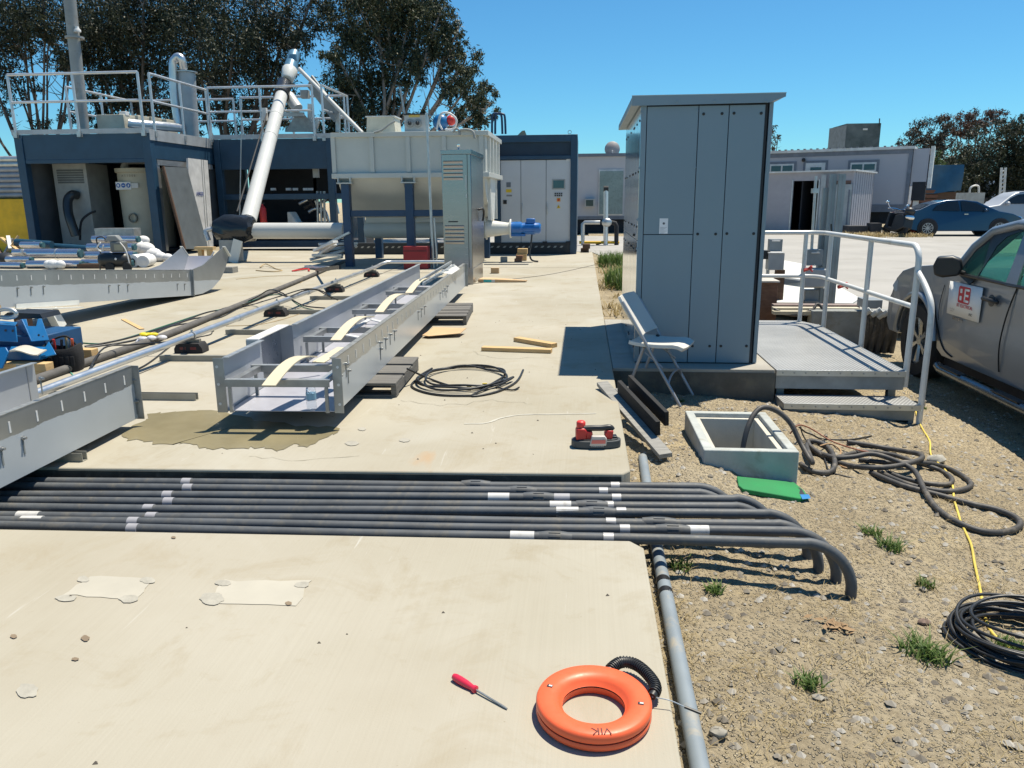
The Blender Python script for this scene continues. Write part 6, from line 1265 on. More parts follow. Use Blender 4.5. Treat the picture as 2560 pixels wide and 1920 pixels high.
B().tube(spline([(-.26, .08, .25), (-.33, .08, .5), (-.34, .08, .68), (-.2, .08, .7), (-.16, .08, .6)], 4), .014, 8).build('handle', BLACK_PL, t, smooth=60); B().tube(spline([(.2, -.1, .6), (.30, -.12, .45), (.34, -.12, .2), (.33, -.12, .08)], 4), .012, 6).build('hose', WHITE_P, t, smooth=60); B().tube(spline([(-.2, -.08, .6), (-.28, -.08, .5), (-.2, -.08, .42), (-.15, -.08, .55)], 4), .015, 8).build('air_line', WHITE_P, t, smooth=60)
for x in (-.05, .30): B().lathe([(.09, -.02), (.1, 0), (.09, .02)], 16, Matrix.Translation((x, -.14, .10)) @ Matrix.Rotation(R(90), 4, 'X')).build('wheel', TYRE, t)
B().lathe([(.02, 0), (.025, .02), (.0, .03)], 8, Matrix.Translation((.1, -.15, .27)) @ Matrix.Rotation(R(90), 4, 'X')).build('gauge', WHITE_P, t); B().tube([(-.28, -.05, .2), (-.29, -.06, .0)], .012, 6).build('foot', BLACK_PL, t)
FO = mat('white_foam', (.66, .66, .66), .7, var=.06, bump=.5, bs=12)
p = G(137, 673); b = B()
for k in range(4): b.ball(p+Vector((-.12+.09*k, 0, .10)), .10+.015*math.sin(k*2), 8, (1.1, .9, .95))
single('foam_lump', b, FO, 'lumpy white foam block beside the silver pipes', 'foam', smooth=70)
for k, (px, py, r_, lab) in enumerate(((340, 668, .14, 'white insulation roll with a dark core beside the compressor'), (362, 668, .13, 'white insulation roll leaning against the trough end'))):
    p = G(px, py); t = thing('insulation_roll', lab, 'roll', p, R(15*k)); B().cyl((0, -.1, r_), (0, .5, r_), r_, 20).build('roll', FO, t, smooth=60); B().lathe([(.05, 0), (.06, 0), (.06, .01), (.03, .012)], 16, Matrix.Translation((0, -.1, r_)) @ Matrix.Rotation(R(90), 4, 'X')).build('core', DARKIN if not k else FO, t)
p = G(350, 655); b = B()
for q in ((0, .1, .36, .2), (.2, .15, .30, .2), (.38, .12, .17, .2), (.55, .1, .12, .15), (-.12, .2, .30, .15), (.1, .25, .5, .14), (.75, .1, .1, .12)): b.ball(p+Vector((q[0]-.1, q[1], q[2])), q[3], 8, (1.1, .9, .8))
single('insulation_heap', b, FO, 'heap of crumpled white insulation behind the rolls', 'insulation', smooth=70)
single('wood_offcut', B().box(G(190, 672).x, G(262, 672).x, 15.95, 16.05, 0, .10), WOOD_D, 'brown timber offcut lying before the pipe pile', 'timber', bevel=.004)
# yellow skid and corrugated sheets at the far left
t = thing('yellow_skid', 'yellow steel skid container left of the pump container', 'skid', (-17, 21.5, 0)); B().box(-19.5, -15.35, 21.5, 24, 0, PY(20, 497, 21.5).z).build('skid_body', YEL_C, t, world=True, bevel=.02); B().box(-15.6, -15.45, 21.49, 21.499, .35, .6).build('slot', mat('slot_brown', (.2, .12, .0), .6), t, world=True)
t = thing('sheet_stack', 'stack of grey corrugated sheets on the yellow skid', 'sheet stack', (-17, 21.5, PY(20, 497, 21.5).z)); zz = PY(20, 497, 21.5).z
for k in range(8): B().tube([(-19.4, 21.7, zz+.10+.145*k), (-15.5, 21.7, zz+.10+.145*k)], .085, 8).build('corrugation', GALV if k > 5 else mat('sheet_grey', (.30, .31, .34), .5, .3), t, world=True, smooth=60)
B().box(-19.3, -15.6, 21.72, 23.5, zz+.01, zz+1.15).build('core_stack', GI, t, world=True)
t = thing('scrap_pile', 'rusty scrap metal and timber in front of the yellow skid', 'scrap', G(20, 660))
for k in range(7): a_ = PY(5+7*k, 640-6*(k % 4), 17.5); B().beam(a_, a_+Vector((rng.normal(0, .3), .2, .25+.2*random.random())), .08, .05).build('scrap_piece', [WOOD_D, STEEL_D, WOOD, CREAM_W][k % 4], t, world=True)
B().ball(PY(12, 648, 17.2), .22, 8, (1.4, 1, .7)).build('black_sack', BLACK_PL, t, world=True, smooth=70)
# leaning panels on the pump container side
t = thing('leaning_panel', 'dark grey insulated panel leaning against the pump container side', 'panel', (-11, 21, 0))
P4 = [PX(409, 416, -11.12), PX(468, 419, -11.12), PX(521, 622, -10.75), PX(463, 622, -10.75)]
n_ = Vector((-.05, -.01, -.01)); B().add([*P4, *[p+n_ for p in P4]], [(0, 1, 2, 3), (7, 6, 5, 4), (0, 4, 5, 1), (1, 5, 6, 2), (2, 6, 7, 3), (3, 7, 4, 0)]).build('panel_sheet', mat('panel_dark', (.10, .115, .125), .5), t, world=True); B().beam(P4[0]+Vector((.0, -.03, 0)), P4[3]+Vector((0, -.03, 0)), .05, .06).build('panel_edge', WOOD_D, t, world=True)
t = thing('leaning_panel', 'white insulated panel marked in blue leaning against the pump container', 'panel', (-11, 22.5, 0))
P4 = [PX(470, 395, -11.16), PX(519, 401, -11.16), PX(535, 622, -11.0), PX(480, 622, -11.0)]
B().add([*P4, *[p+n_ for p in P4]], [(0, 1, 2, 3), (7, 6, 5, 4), (0, 4, 5, 1), (1, 5, 6, 2), (2, 6, 7, 3), (3, 7, 4, 0)]).build('panel_sheet', mat('panel_white', (.52, .52, .52), .5), t, world=True)
for f_ in (.66, .76): B().beam(P4[0].lerp(P4[1], f_)+Vector((.008, 0, 0)), P4[3].lerp(P4[2], f_)+Vector((.008, 0, 0)), .02, .006, up=(1, 0, 0)).build('panel_groove', GI, t, world=True)
pc = PX(500, 485, -11.085); vy = Vector((0, 1, 0)); text('A9020', .16, mat('stencil_blue', (.03, .06, .25), .6), t, FRAMES[t].inverted() @ Matrix.Translation(pc) @ Matrix(((0, 0, 1, 0), (1, 0, 0, 0), (0, 1, 0, 0), (0, 0, 0, 1))), 'stencil_number', .003)
# bundle of pale metal parts, wooden I pieces, small wood
t = thing('metal_parts', 'jumbled pile of pale metal channel parts beside the hopper leg', 'metal parts', G(820, 682))
for k in range(9):
    a_ = G(768+4*k, 672-2*(k % 3))+Vector((0, .3*(k % 2), .05+.055*k)); B().beam(a_, a_+Vector((.55+.1*(k % 3), .35*(k % 3-1), .10*(k % 4))), .14, .05).build('channel_part', GALV if k % 3 else WHITE_P, t, world=True, bevel=.004)
B().beam(G(790, 675, .05), G(850, 668, .45), .03, .06).build('strap', BLACK_PL, t, world=True)
single('timber_block', B().box(G(603, 668).x, G(654, 668).x, 14.9, 15.15, 0, .12), WOOD_G, 'low timber block beyond the upturned trough', 'timber', bevel=.004)
for k, px in enumerate((505, 527)):
    p = PY(px, 655, 13.4); t = thing('i_joist', ['yellow wooden spool piece behind the upturned trough, nearer the insulation heap', 'yellow wooden spool piece behind the upturned trough, nearer its flange'][k], 'wooden spool', p, group='wooden spools')
    B().box(-.035, .035, -.05, .05, 0, .22).build('web', WOOD, t); B().box(-.09, .09, -.06, .06, .22, .27).build('flange', WOOD, t); B().box(-.09, .09, -.06, .06, -.05, 0).build('flange', WOOD, t)
single('red_strap', B().tube(spline([G(730, 678, .01), G(750, 674, .03), G(770, 672, .02), G(772, 678, .01)], 4), .02, 6), RED, 'red strap lying by the pale metal parts', 'strap')
single('tan_rope', B().tube(spline([G(650, 668, .02), G(665, 660, .05), G(690, 672, .01), G(705, 676, .01), G(680, 679, .01), G(640, 676, .01)], 5), .012, 6), TANW, 'tan rope curled by the timber block', 'rope')
# ================================================================== BEHIND THE PLATFORM
def yb(a_, c_, y, d, m, nm, t, bevel=.004): p, q = PY(*a_, y), PY(*c_, y); return B().box(p.x, q.x, y, y+d, q.z, p.z).build(nm, m, t, world=True, bevel=bevel)
GREYBOX = mat('enclosure_grey', (.40, .41, .41), .5); GALVB = mat('galv_box', (.26, .28, .29), .5, .4, var=.25)
t = thing('wooden_crate', 'brown stained plywood box standing behind the platform rail', 'crate', PY(1900, 800, 10.3)); t_ = PY(1890, 706, 10.3); q = PY(1940, 790, 10.3)
B().box(t_.x-.3, q.x, 10.3, 10.75, -.22, t_.z).build('box_body', mat_wood('stained_ply', (.10, .05, .03), (.20, .11, .07), axis=(2, 2, 8)), t, world=True, bevel=.006); B().box(t_.x-.32, q.x+.015, 10.28, 10.78, t_.z, t_.z+.02).build('lid', mat('lid_pale', (.5, .47, .42), .7), t, world=True)
t = thing('meter_post', 'pale grey electrical box on a post behind the wooden crate', 'electrical box', (PY(1940, 780, 11.2).x, 11.2, -.2))
yb((1923, 633), (1959, 675), 11.2, .18, GREYBOX, 'enclosure', t); yb((1922, 631), (1961, 634), 11.18, .22, WHITE_P, 'rain_lid', t); yb((1925, 598), (1955, 632), 11.4, .12, GALVB, 'small_box', t); yb((1930, 601), (1951, 604), 11.385, .012, WHITE_P, 'box_hasp', t); yb((1909, 626), (1925, 648), 11.25, .1, BLACK_PL, 'side_fitting', t)
p = PY(1918, 700, 11.3); B().cyl((p.x, 11.3, -.22), (p.x, 11.3, PY(1918, 645, 11.3).z), .025, 8).build('post', GALV, t, world=True, smooth=60); B().box(p.x+.12, p.x+.24, 11.3, 11.4, -.22, PY(1918, 675, 11.3).z).build('post', WOOD_D, t, world=True)
t = thing('panel_post', 'galvanised strut stand with meter boxes behind the handrail', 'panel stand', (PY(2030, 790, 10.6).x, 10.6, -.2))
STRT = mat('strut_grey', (.27, .31, .32), .5, .3)
for px0, px1, yy_, top_ in ((2050, 2066, 10.9, 436), (2072, 2088, 10.85, 435), (2036, 2050, 10.95, 470)):
    p, q = PY(px0-4, 790, yy_), PY(px1-4, 790, yy_); z1 = PY(px0, top_, yy_).z; B().box(p.x, q.x, yy_, yy_+.05, -.22, z1).build('strut', STRT, t, world=True); B().box((p.x+q.x)/2-.008, (p.x+q.x)/2+.008, yy_-.002, yy_-.0005, -.1, z1-.02).build('strut_slot', GALVB, t, world=True)
yb((2019, 624), (2056, 664), 10.7, .15, GALVB, 'meter_box', t); yb((2029, 630), (2050, 634), 10.68, .02, WHITE_P, 'hasp', t); yb((2012, 672), (2064, 720), 10.62, .2, GREYBOX, 'large_box', t, .02); yb((2014, 725), (2046, 752), 10.7, .14, GALVB, 'lower_box', t); yb((2012, 752), (2044, 790), 10.65, .25, CONC, 'concrete_foot', t)
B().tube(spline([PY(2078, 560, 10.75), PY(2079, 610, 10.75), PY(2072, 645, 10.72), PY(2067, 680, 10.7)], 5), .012, 6).build('black_cable', CABLE, t, world=True, smooth=60); B().tube(spline([PY(2070, 680, 10.6), PY(2072, 705, 10.58), PY(2060, 722, 10.58)], 4), .014, 6).build('white_cable', WHITE_P, t, world=True, smooth=60)
B().cyl(PY(2040, 440, 10.9), (PY(2028, 640, 10.9).x, 10.9, .6), .02, 8).build('conduit', GALV, t, world=True, smooth=60); B().box(*(lambda p: (p.x-.04, p.x+.04, 10.85, 10.95, p.z-.03, p.z+.03))(PY(2038, 477, 10.9))).build('clamp', GALV, t, world=True)
WH = mat('white_sheet', (.60, .59, .55), .6, var=.05)
for (P4, h_, lab) in (([(1945, 648), (2010, 660), (2015, 700), (1940, 690)], .28, 'white sheet of the stack behind the crate'), ([(1940, 712), (2068, 700), (2150, 745), (2130, 758), (1940, 756)], .16, 'broad white sheet lying behind the handrail posts')):
    z_ = -.2+h_; Q = [G(*p, z_) for p in P4]; k = len(Q); b = B().add([*Q, *[p-Vector((0, 0, .025)) for p in Q]], [tuple(range(k)), tuple(range(k, 2*k))[::-1]]+[(i, (i+1) % k, k+(i+1) % k, k+i) for i in range(k)]); single('white_sheet', b, WH, lab, 'sheet')
for k, (py_, m, lab) in enumerate(((764, mat('mauve_board', (.26, .20, .18), .7), 'brown edged long board under the white sheet'), (772, mat('cream_board', (.52, .47, .36), .7), 'cream long board below the brown edged board'), (781, mat('pale_board', (.48, .43, .32), .7), 'lowest pale long board behind the platform'))):
    p, q = PY(1935, py_, 10.05-.12*k), PY(2150, py_, 10.05-.12*k); single('long_board', B().box(p.x, q.x, 10.05-.12*k, 10.18-.12*k, p.z-.03, p.z+.012), m, lab, 'board', 'boards behind the platform')
single('concrete_kerb', B().box(PY(2030, 800, 9.75).x, PY(2230, 800, 9.75).x, 9.75, 9.95, -.6, .02), CONC, 'dark concrete kerb wall behind the platform corner', 'kerb', bevel=.01)
single('drooping_hose', B().tube(spline([PY(1936, 772, 9.9), PY(1955, 782, 9.85), PY(1990, 788, 9.82), PY(2030, 775, 9.85), PY(2045, 760, 9.9), PY(2070, 785, 9.85), PY(2110, 790, 9.83), PY(2150, 782, 9.85)], 5), .018, 8), HOSEB, 'black hose sagging along the boards behind the platform', 'hose', smooth=60)
t = thing('cut_pipes', 'cluster of cut dark cable ends and pale conduits beside the truck wheel', 'cable ends', (PY(2200, 850, 9.3).x, 9.3, -.4))
for k in range(9): p = PY(2165+9*k, 778+5*(k % 3), 9.35); B().tube(spline([(p.x, 9.35+.04*(k % 2), -.42), (p.x+.02, 9.32, -.1), (p.x+.03*(k % 3-1), 9.30, p.z)], 3), .035, 8).build('cable_end', HOSEB, t, world=True, smooth=60); B().cyl((p.x+.03*(k % 3-1), 9.29, p.z-.015), (p.x+.03*(k % 3-1)+.05, 9.27, p.z+.03), .038, 8).build('pale_cap', mat('cap_pale', (.5, .5, .48), .6), t, world=True)
yb((2165, 750), (2205, 772), 9.6, .3, GALVB, 'tray', t)
# gas riser beyond the slab
YG = 27.5; t = thing('gas_riser', 'galvanised pipe riser with a valve and elbows behind the slab corner', 'pipe riser', (PY(1515, 610, YG).x, YG, -.2))
def gt_(pts, r_, m=GALV, nm='pipe'): B().tube([PY(*p, YG) for p in pts], r_, 10).build(nm, m, t, world=True, smooth=60)
gt_([(1514, 625), (1515, 470)], .085, ALU); gt_([(1509, 472), (1521, 472)], .10, RUBBER, 'cap'); gt_([(1457, 620), (1457, 560), (1462, 556), (1500, 556)], .07); gt_([(1528, 556), (1538, 558), (1541, 565), (1541, 625)], .08, RUBBER); B().ball(PY(1517, 556, YG-.1), .15, 8, (1.2, .7, 1)).build('valve', GALV, t, world=True, smooth=60)
gt_([(1448, 606), (1548, 606)], .05, YEL_C, 'yellow_pipe'); gt_([(1490, 612), (1510, 604), (1545, 606)], .04, RUBBER, 'hose')
# ================================================================== TRAILERS, SHED, FAR THINGS
SIDING = mat('trailer_white', (.40, .40, .44), .6, var=.04, vs_=1); TRIM = mat('trailer_trim', (.16, .18, .22), .6); WINF = mat('window_frame', (.62, .62, .62), .5); WING = mat('window_glass', (.02, .05, .08), .08, coat=.3)
t = thing('white_trailer', 'white site trailer with a greenish door panel behind the control container', 'trailer', (PY(1490, 560, 38).x, 38, -.2))
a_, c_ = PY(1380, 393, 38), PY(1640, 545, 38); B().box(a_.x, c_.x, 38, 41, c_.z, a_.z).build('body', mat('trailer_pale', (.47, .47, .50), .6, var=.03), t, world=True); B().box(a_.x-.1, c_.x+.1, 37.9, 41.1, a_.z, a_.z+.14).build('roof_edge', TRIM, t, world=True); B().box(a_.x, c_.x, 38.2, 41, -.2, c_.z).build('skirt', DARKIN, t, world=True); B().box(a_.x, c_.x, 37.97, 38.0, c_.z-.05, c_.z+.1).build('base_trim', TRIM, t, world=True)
yb((1497, 424), (1556, 538), 37.94, .05, WINF, 'door_frame', t); yb((1500, 428), (1556, 535), 37.9, .05, mat('door_green', (.20, .26, .26), .3, coat=.2), 'door_panel', t); yb((1462, 497), (1488, 517), 37.6, .5, GREYBOX, 'air_conditioner', t); yb((1465, 500), (1483, 515), 37.58, .03, mat('grille_dark', (.05, .08, .07), .6), 'grille', t)
t = thing('satellite_dish', 'round satellite dish on the white trailer roof', 'dish', PY(1530, 392, 38.5)); B().lathe([(.02, .10), (.15, .085), (.30, .04), (.36, 0), (.35, -.01)], 24, Matrix.Translation((0, -.1, .35)) @ Matrix.Rotation(R(80), 4, 'X')).build('reflector', mat('dish_grey', (.36, .33, .32), .5), t, smooth=60); B().cyl((0, 0, 0), (0, 0, .3), .03, 8).build('mast', GALV, t); B().tube([(0, -.1, .05), (0, -.5, .25)], .03, 6).build('feed_arm', WHITE_P, t)
# long office trailer
RO = Vector((PY(2268, 500, 41).x, 41, 0)); LE = Vector((PY(1880, 500, 44.2).x, 44.2, 0)); dx_ = (LE-RO); Lt = dx_.length; ang = math.atan2(dx_.y, dx_.x)
t = thing('office_trailer', 'long pale grey office trailer with white framed windows', 'trailer', (RO.x, RO.y, -.2), ang)
zt_, zb2 = PY(2268, 372, 41).z+.2, PY(2268, 512, 41).z+.2
B().box(0, Lt, -3.2, 0, zb2, zt_).build('body', SIDING, t); B().box(-.1, Lt+.1, -3.3, .12, zt_, zt_+.13).build('roof_edge', WHITE_P, t); B().box(-.02, Lt, .0, .03, zt_-.22, zt_-.0).build('eave_trim', TRIM, t); B().box(-.03, .14, .0, .04, zb2, zt_).build('corner_trim', TRIM, t); B().box(-.02, Lt, -.03, .03, zb2-.35, zb2+.02).build('base_trim', TRIM, t); B().box(.3, Lt, -3, -.2, .25, zb2-.36).build('underframe', DARKIN, t)
for x in (1.6, 2.5): B().lathe([(.2, -.12), (.42, -.1), (.42, .1), (.2, .12)], 20, Matrix.Translation((x, -.3, .42)) @ Matrix.Rotation(R(90), 4, 'X')).build('wheel', TYRE, t)
ribm = cmesh(B().box(-.05, .05, -.1, .14, 0, .05), 'roof_rib', TRIM)
for k in range(24): piece('roof_rib', ribm, t, (.3+k*Lt/24, 0, zt_+.131))
invt = FRAMES[t].inverted()
def ontr(px, py):
    o_ = invt @ CAM; d = invt.to_3x3() @ ray(px, py); return o_+d*((-o_.y)/d.y)
def win(a_, c_, split=True, door=False):
    p, q = ontr(*a_), ontr(*c_); x0, x1 = min(p.x, q.x), max(p.x, q.x); z0, z1 = min(p.z, q.z), max(p.z, q.z)
    wf = B().box(x0-.12, x1+.12, .005, .04, z0-.1, z1+.12).build('window_surround' if not door else 'door_surround', TRIM, t); B().box(x0, x1, .042, .07, z0, z1).build('frame', WINF, wf)
    if door: B().box(x0+.18, x1-.25, .072, .08, z0+.9, z1-.22).build('pane', WING, wf)
    else:
        xm = (x0+x1)/2
        for u0, u1 in ((x0+.07, xm-.04), (xm+.04, x1-.07)): B().box(u0, u1, .072, .08, z0+.07, z1-.09).build('pane', WING, wf)
win((1926, 411), (1984, 432)); win((2127, 407), (2190, 428)); win((2015, 408), (2059, 470), door=True)
p = ontr(2010, 400); B().ball((p.x, .12, p.z), .1, 6).build('wall_lamp', BLACK_PL, t)
B().box(-.75, -.05, -1.0, -.1, zb2+.9, zt_-.0).build('end_unit', SIDING, t); B().box(-.74, -.15, -.8, -.09, zb2+.2, zb2+1.1).build('unit_grille', DARKIN, t); B().box(-.95, -.80, -1.1, -.05, zb2+.8, zt_+.1).build('end_panel', WHITE_P, t); B().box(-.5, -.25, -.4, -.2, .0, zb2+.2).build('pipe_chase', WHITE_P, t)
# small shed
C0 = Vector((PY(2130, 500, 35.5).x, 35.5, -.19)); L0 = Vector((PY(1870, 500, 37.8).x, 37.8, -.19)); d_ = L0-C0; Ls = d_.length
t = thing('storage_shed', 'low pale grey storage shed with a dark open doorway', 'shed', C0, math.atan2(d_.y, d_.x)); invs = FRAMES[t].inverted()
zs_ = (invs @ PY(2130, 428, 35.5)).z
SHW = mat('shed_paint', (.36, .35, .38), .7, var=.06); SHD = mat('shed_panel', (.36, .39, .40), .5)
def onsh(px, py):
    o_ = invs @ CAM; d = invs.to_3x3() @ ray(px, py); return o_+d*((-o_.y)/d.y)
dA, dB = onsh(2043, 500).x, onsh(1981, 500).x; dz_ = onsh(2010, 452).z
B().box(0, dA, -.06, 0, 0, zs_).build('front_wall', SHW, t); B().box(dB, Ls, -.06, 0, 0, zs_).build('front_wall', SHW, t); B().box(dA, dB, -.06, 0, dz_, zs_).build('front_wall', SHW, t)
B().box(.0, .06, -4.2, -.06, 0, zs_).build('end_wall', SHW, t); B().box(Ls-.06, Ls, -4.2, -.06, 0, zs_).build('end_wall', SHW, t); B().box(0, Ls, -4.2, -4.14, 0, zs_).build('back_wall', DARKIN, t); B().box(-.1, Ls+.1, -4.3, .15, zs_+.002, zs_+.07).build('roof', WHITE_P, t); B().box(.08, Ls-.08, -4.1, -.1, .0, .03).build('floor', DARKIN, t); B().box(dB-.4, dB-.35, -4.0, -.07, 0.03, zs_-.01).build('inner_wall', DARKIN, t); B().box(.07, dA+.3, -1.3, -1.25, .03, zs_-.01).build('inner_wall', DARKIN, t)
for k in range(9): y = -.35-.45*k; B().box(-.012, -.001, y-.015, y+.015, 0, zs_).build('siding_batten', TRIM, t)
for x_ in (dA-.04, dB+.04): B().box(x_-.03, x_+.03, .001, .03, 0, dz_+.05).build('door_jamb', GALV, t)
wA, wB = onsh(2128, 451), onsh(2090, 463); B().box(wA.x, wB.x, .003, .03, wB.z, wA.z).build('window', mat('window_red', (.16, .08, .06), .4), t)
dl = B().box(onsh(2130, 500).x+.02, onsh(2087, 500).x, .10, .14, .02, onsh(2110, 461).z).build('open_door', SHD, t); B().box(onsh(2128, 500).x+.05, onsh(2125, 500).x+.06, .14, .16, .4, 1.9).build('hinge_bar', TRIM, dl)
for a0, a1 in ((2052, 2064), (2074, 2087)): B().box(onsh(a1, 500).x, onsh(a0, 500).x, .16, .22, 0, onsh(2060, 437).z).build('corner_trim', SHD, t)
single('planter_box', B().box(PY(2122, 575, 34.2).x, PY(2170, 575, 34.2).x, 34.2, 35, -.19, PY(2140, 565, 34.2).z).box(PY(2178, 575, 34).x, PY(2204, 575, 34).x, 34, 34.6, -.19, PY(2190, 558, 34).z), mat('planter_dark', (.05, .05, .055), .8), 'dark timber planter boxes at the shed corner', 'planter')
# tarp-covered truck bed, tower, mast and box
t = thing('tarp_trailer', 'blue tarpaulin covered trailer beyond the office trailer', 'tarp trailer', (PY(2350, 490, 52).x, 52, -.2)); TARP = mat('tarp_blue', (.015, .085, .17), .5, var=.25, vs_=1.2, bump=.8, bs=3)
a_, c_ = PY(2300, 413, 52), PY(2401, 480, 52); b = B()
def tf(u, v): return Vector((a_.x+(c_.x-a_.x)*u, 52-.15*math.sin(7*u+3*v)*.6, a_.z-(a_.z-c_.z)*v-.1*math.sin(5*u)*v+(-.5*max(0, .12-u)/.12*(1-v))))
shell(14, 10, tf, .05).build('tarpaulin', TARP, t, world=True, smooth=60); B().box(a_.x+.2, c_.x-.1, 52.2, 56, c_.z, a_.z-.05).build('load', TARP, t, world=True, bevel=.1); B().box(a_.x-.2, c_.x-.2, 52.1, 56, .3, c_.z).build('trailer_bed', WOOD_D, t, world=True)
for k in range(4): B().box(a_.x-.1, PY(2347, 470, 52).x, 52.0, 52.09, .75+.28*k, .95+.28*k).build('bed_board', mat_wood('bed_wood', (.12, .05, .03), (.22, .11, .07)) if k == 0 else bpy.data.materials['bed_wood'], t, world=True)
for x in (a_.x+1, c_.x-1): B().lathe([(.2, -.12), (.45, -.1), (.45, .1), (.2, .12)], 16, Matrix.Translation((x, 52, .25)) @ Matrix.Rotation(R(90), 4, 'X')).build('wheel', TYRE, t, world=True)
t = thing('concrete_tower', 'square grey stained tower rising behind the office trailer', 'tower', (PY(2150, 370, 75).x, 75, -.3)); a_, c_ = PY(2117, 309, 75), PY(2196, 380, 75)
TWR = mat('tower_grey', (.13, .16, .17), .8, var=.2, vs_=.6, dirt=(.015, .035, .04), dscale=.35, damt=.8); B().box(a_.x, c_.x, 75, 79, -.3, a_.z).build('tower_body', TWR, t, world=True); B().prism([(a_.x-.6, 78), (a_.x, 75), (a_.x, 79)], -.3, a_.z-.15, 'z').build('tower_side', mat('tower_side', (.22, .25, .27), .8), t, world=True); B().cyl(PY(2198, 315, 75), PY(2199, 296, 75), .05, 6).build('aerial', BLACK_PL, t, world=True); B().box(*(lambda p: (p.x-.2, p.x+.2, 74.96, 74.99, p.z-.08, p.z+.08))(PY(2163, 323, 75))).build('opening', WHITE_P, t, world=True)
t = thing('lattice_mast', 'short white lattice mast before the dark trees', 'mast', PY(2502, 500, 60)+Vector((0, 0, -1)))
for px in (2498, 2508): B().cyl(PY(px, 520, 60), PY(px+6, 419, 60), .08, 6).build('chord', WHITE_P, t, world=True)
for k in range(8): B().cyl(PY(2499+.6*k, 500-10*k, 60), PY(2509+.6*k, 494-10*k, 60), .05, 5).build('lacing', WHITE_P, t, world=True)
t = thing('water_tank_box', 'pale grey tank box with a hooped rail beyond the cars', 'tank box', PY(2437, 520, 56)); yb((2416, 482), (2457, 530), 56, 2, mat('tank_pale', (.42, .44, .43), .6), 'box_body', t)
B().tube(spline([PY(2424, 482, 56), PY(2426, 470, 56), PY(2436, 464, 56), PY(2446, 466, 56), PY(2447, 482, 56)], 4), .06, 6).build('hoop', WHITE_P, t, world=True, smooth=60)
# cone, scooter
cn = PY(2284, 578, 33.5); cn.z = -.18; t = thing('traffic_cone', 'orange and white traffic cone beside the blue car', 'cone', cn)
CO = mat('cone_orange', (.62, .07, .02), .6); B().box(-.18, .18, -.18, .18, 0, .03).build('base', CO, t, bevel=.01); B().lathe([(.15, .03), (.105, .28)], 18).build('lower_body', CO, t); B().lathe([(.105, .28), (.055, .54)], 18).build('white_band', WHITE_P, t); B().lathe([(.055, .54), (.03, .70), (.0, .70)], 18).build('tip', CO, t)
mt = PY(2238, 578, 33.2); mt.z = -.18; t = thing('scooter', 'black motor scooter parked on the dry grass beside the shed', 'scooter', mt, R(8), rot=Matrix.Rotation(R(8), 4, 'Z') @ Matrix.Rotation(R(11), 4, 'Y'))
B().lathe([(.12, -.06), (.24, -.06), (.27, -.03), (.27, .03), (.24, .06), (.12, .06)], 20, Matrix.Translation((0, -.5, .27)) @ Matrix.Rotation(R(90), 4, 'Y')).build('rear_wheel', TYRE, t, smooth=50); B().lathe([(.12, -.06), (.24, -.06), (.27, 0), (.24, .06), (.12, .06)], 20, Matrix.Translation((0, .75, .27)) @ Matrix.Rotation(R(90), 4, 'Y')).build('front_wheel', TYRE, t, smooth=50)
B().prism([(-.75, .35), (-.7, .75), (-.4, .9), (.1, .82), (.15, .35), (.5, .35), (.55, .95), (.62, .95), (.7, .3), (.2, .18), (-.3, .2)], -.19, .19, 'x').build('body_shell', BLACK_PL, t, bevel=.06); B().box(-.17, .17, -.7, .1, .84, .95).build('seat', BLACK_PL, t, bevel=.04); B().ball((0, -.72, .78), .17, 8, (1.2, .5, .6)).build('chrome_tail', CHROME, t, smooth=60); B().tube([(-.33, .5, 1.08), (0, .58, 1.12), (.33, .5, 1.08)], .025, 8).build('handlebar', CHROME, t); B().ball((0, -.6, 1.02), .2, 8, (1, .9, .8)).build('top_box', BLACK_PL, t, smooth=60)
for s_ in (-1, 1): B().tube([(s_*.25, .5, 1.1), (s_*.42, .48, 1.28)], .012, 6).build('mirror_stem', CHROME, t); B().ball((s_*.44, .48, 1.32), .08, 8, (1, .3, .7)).build('mirror', CHROME, t, smooth=60)
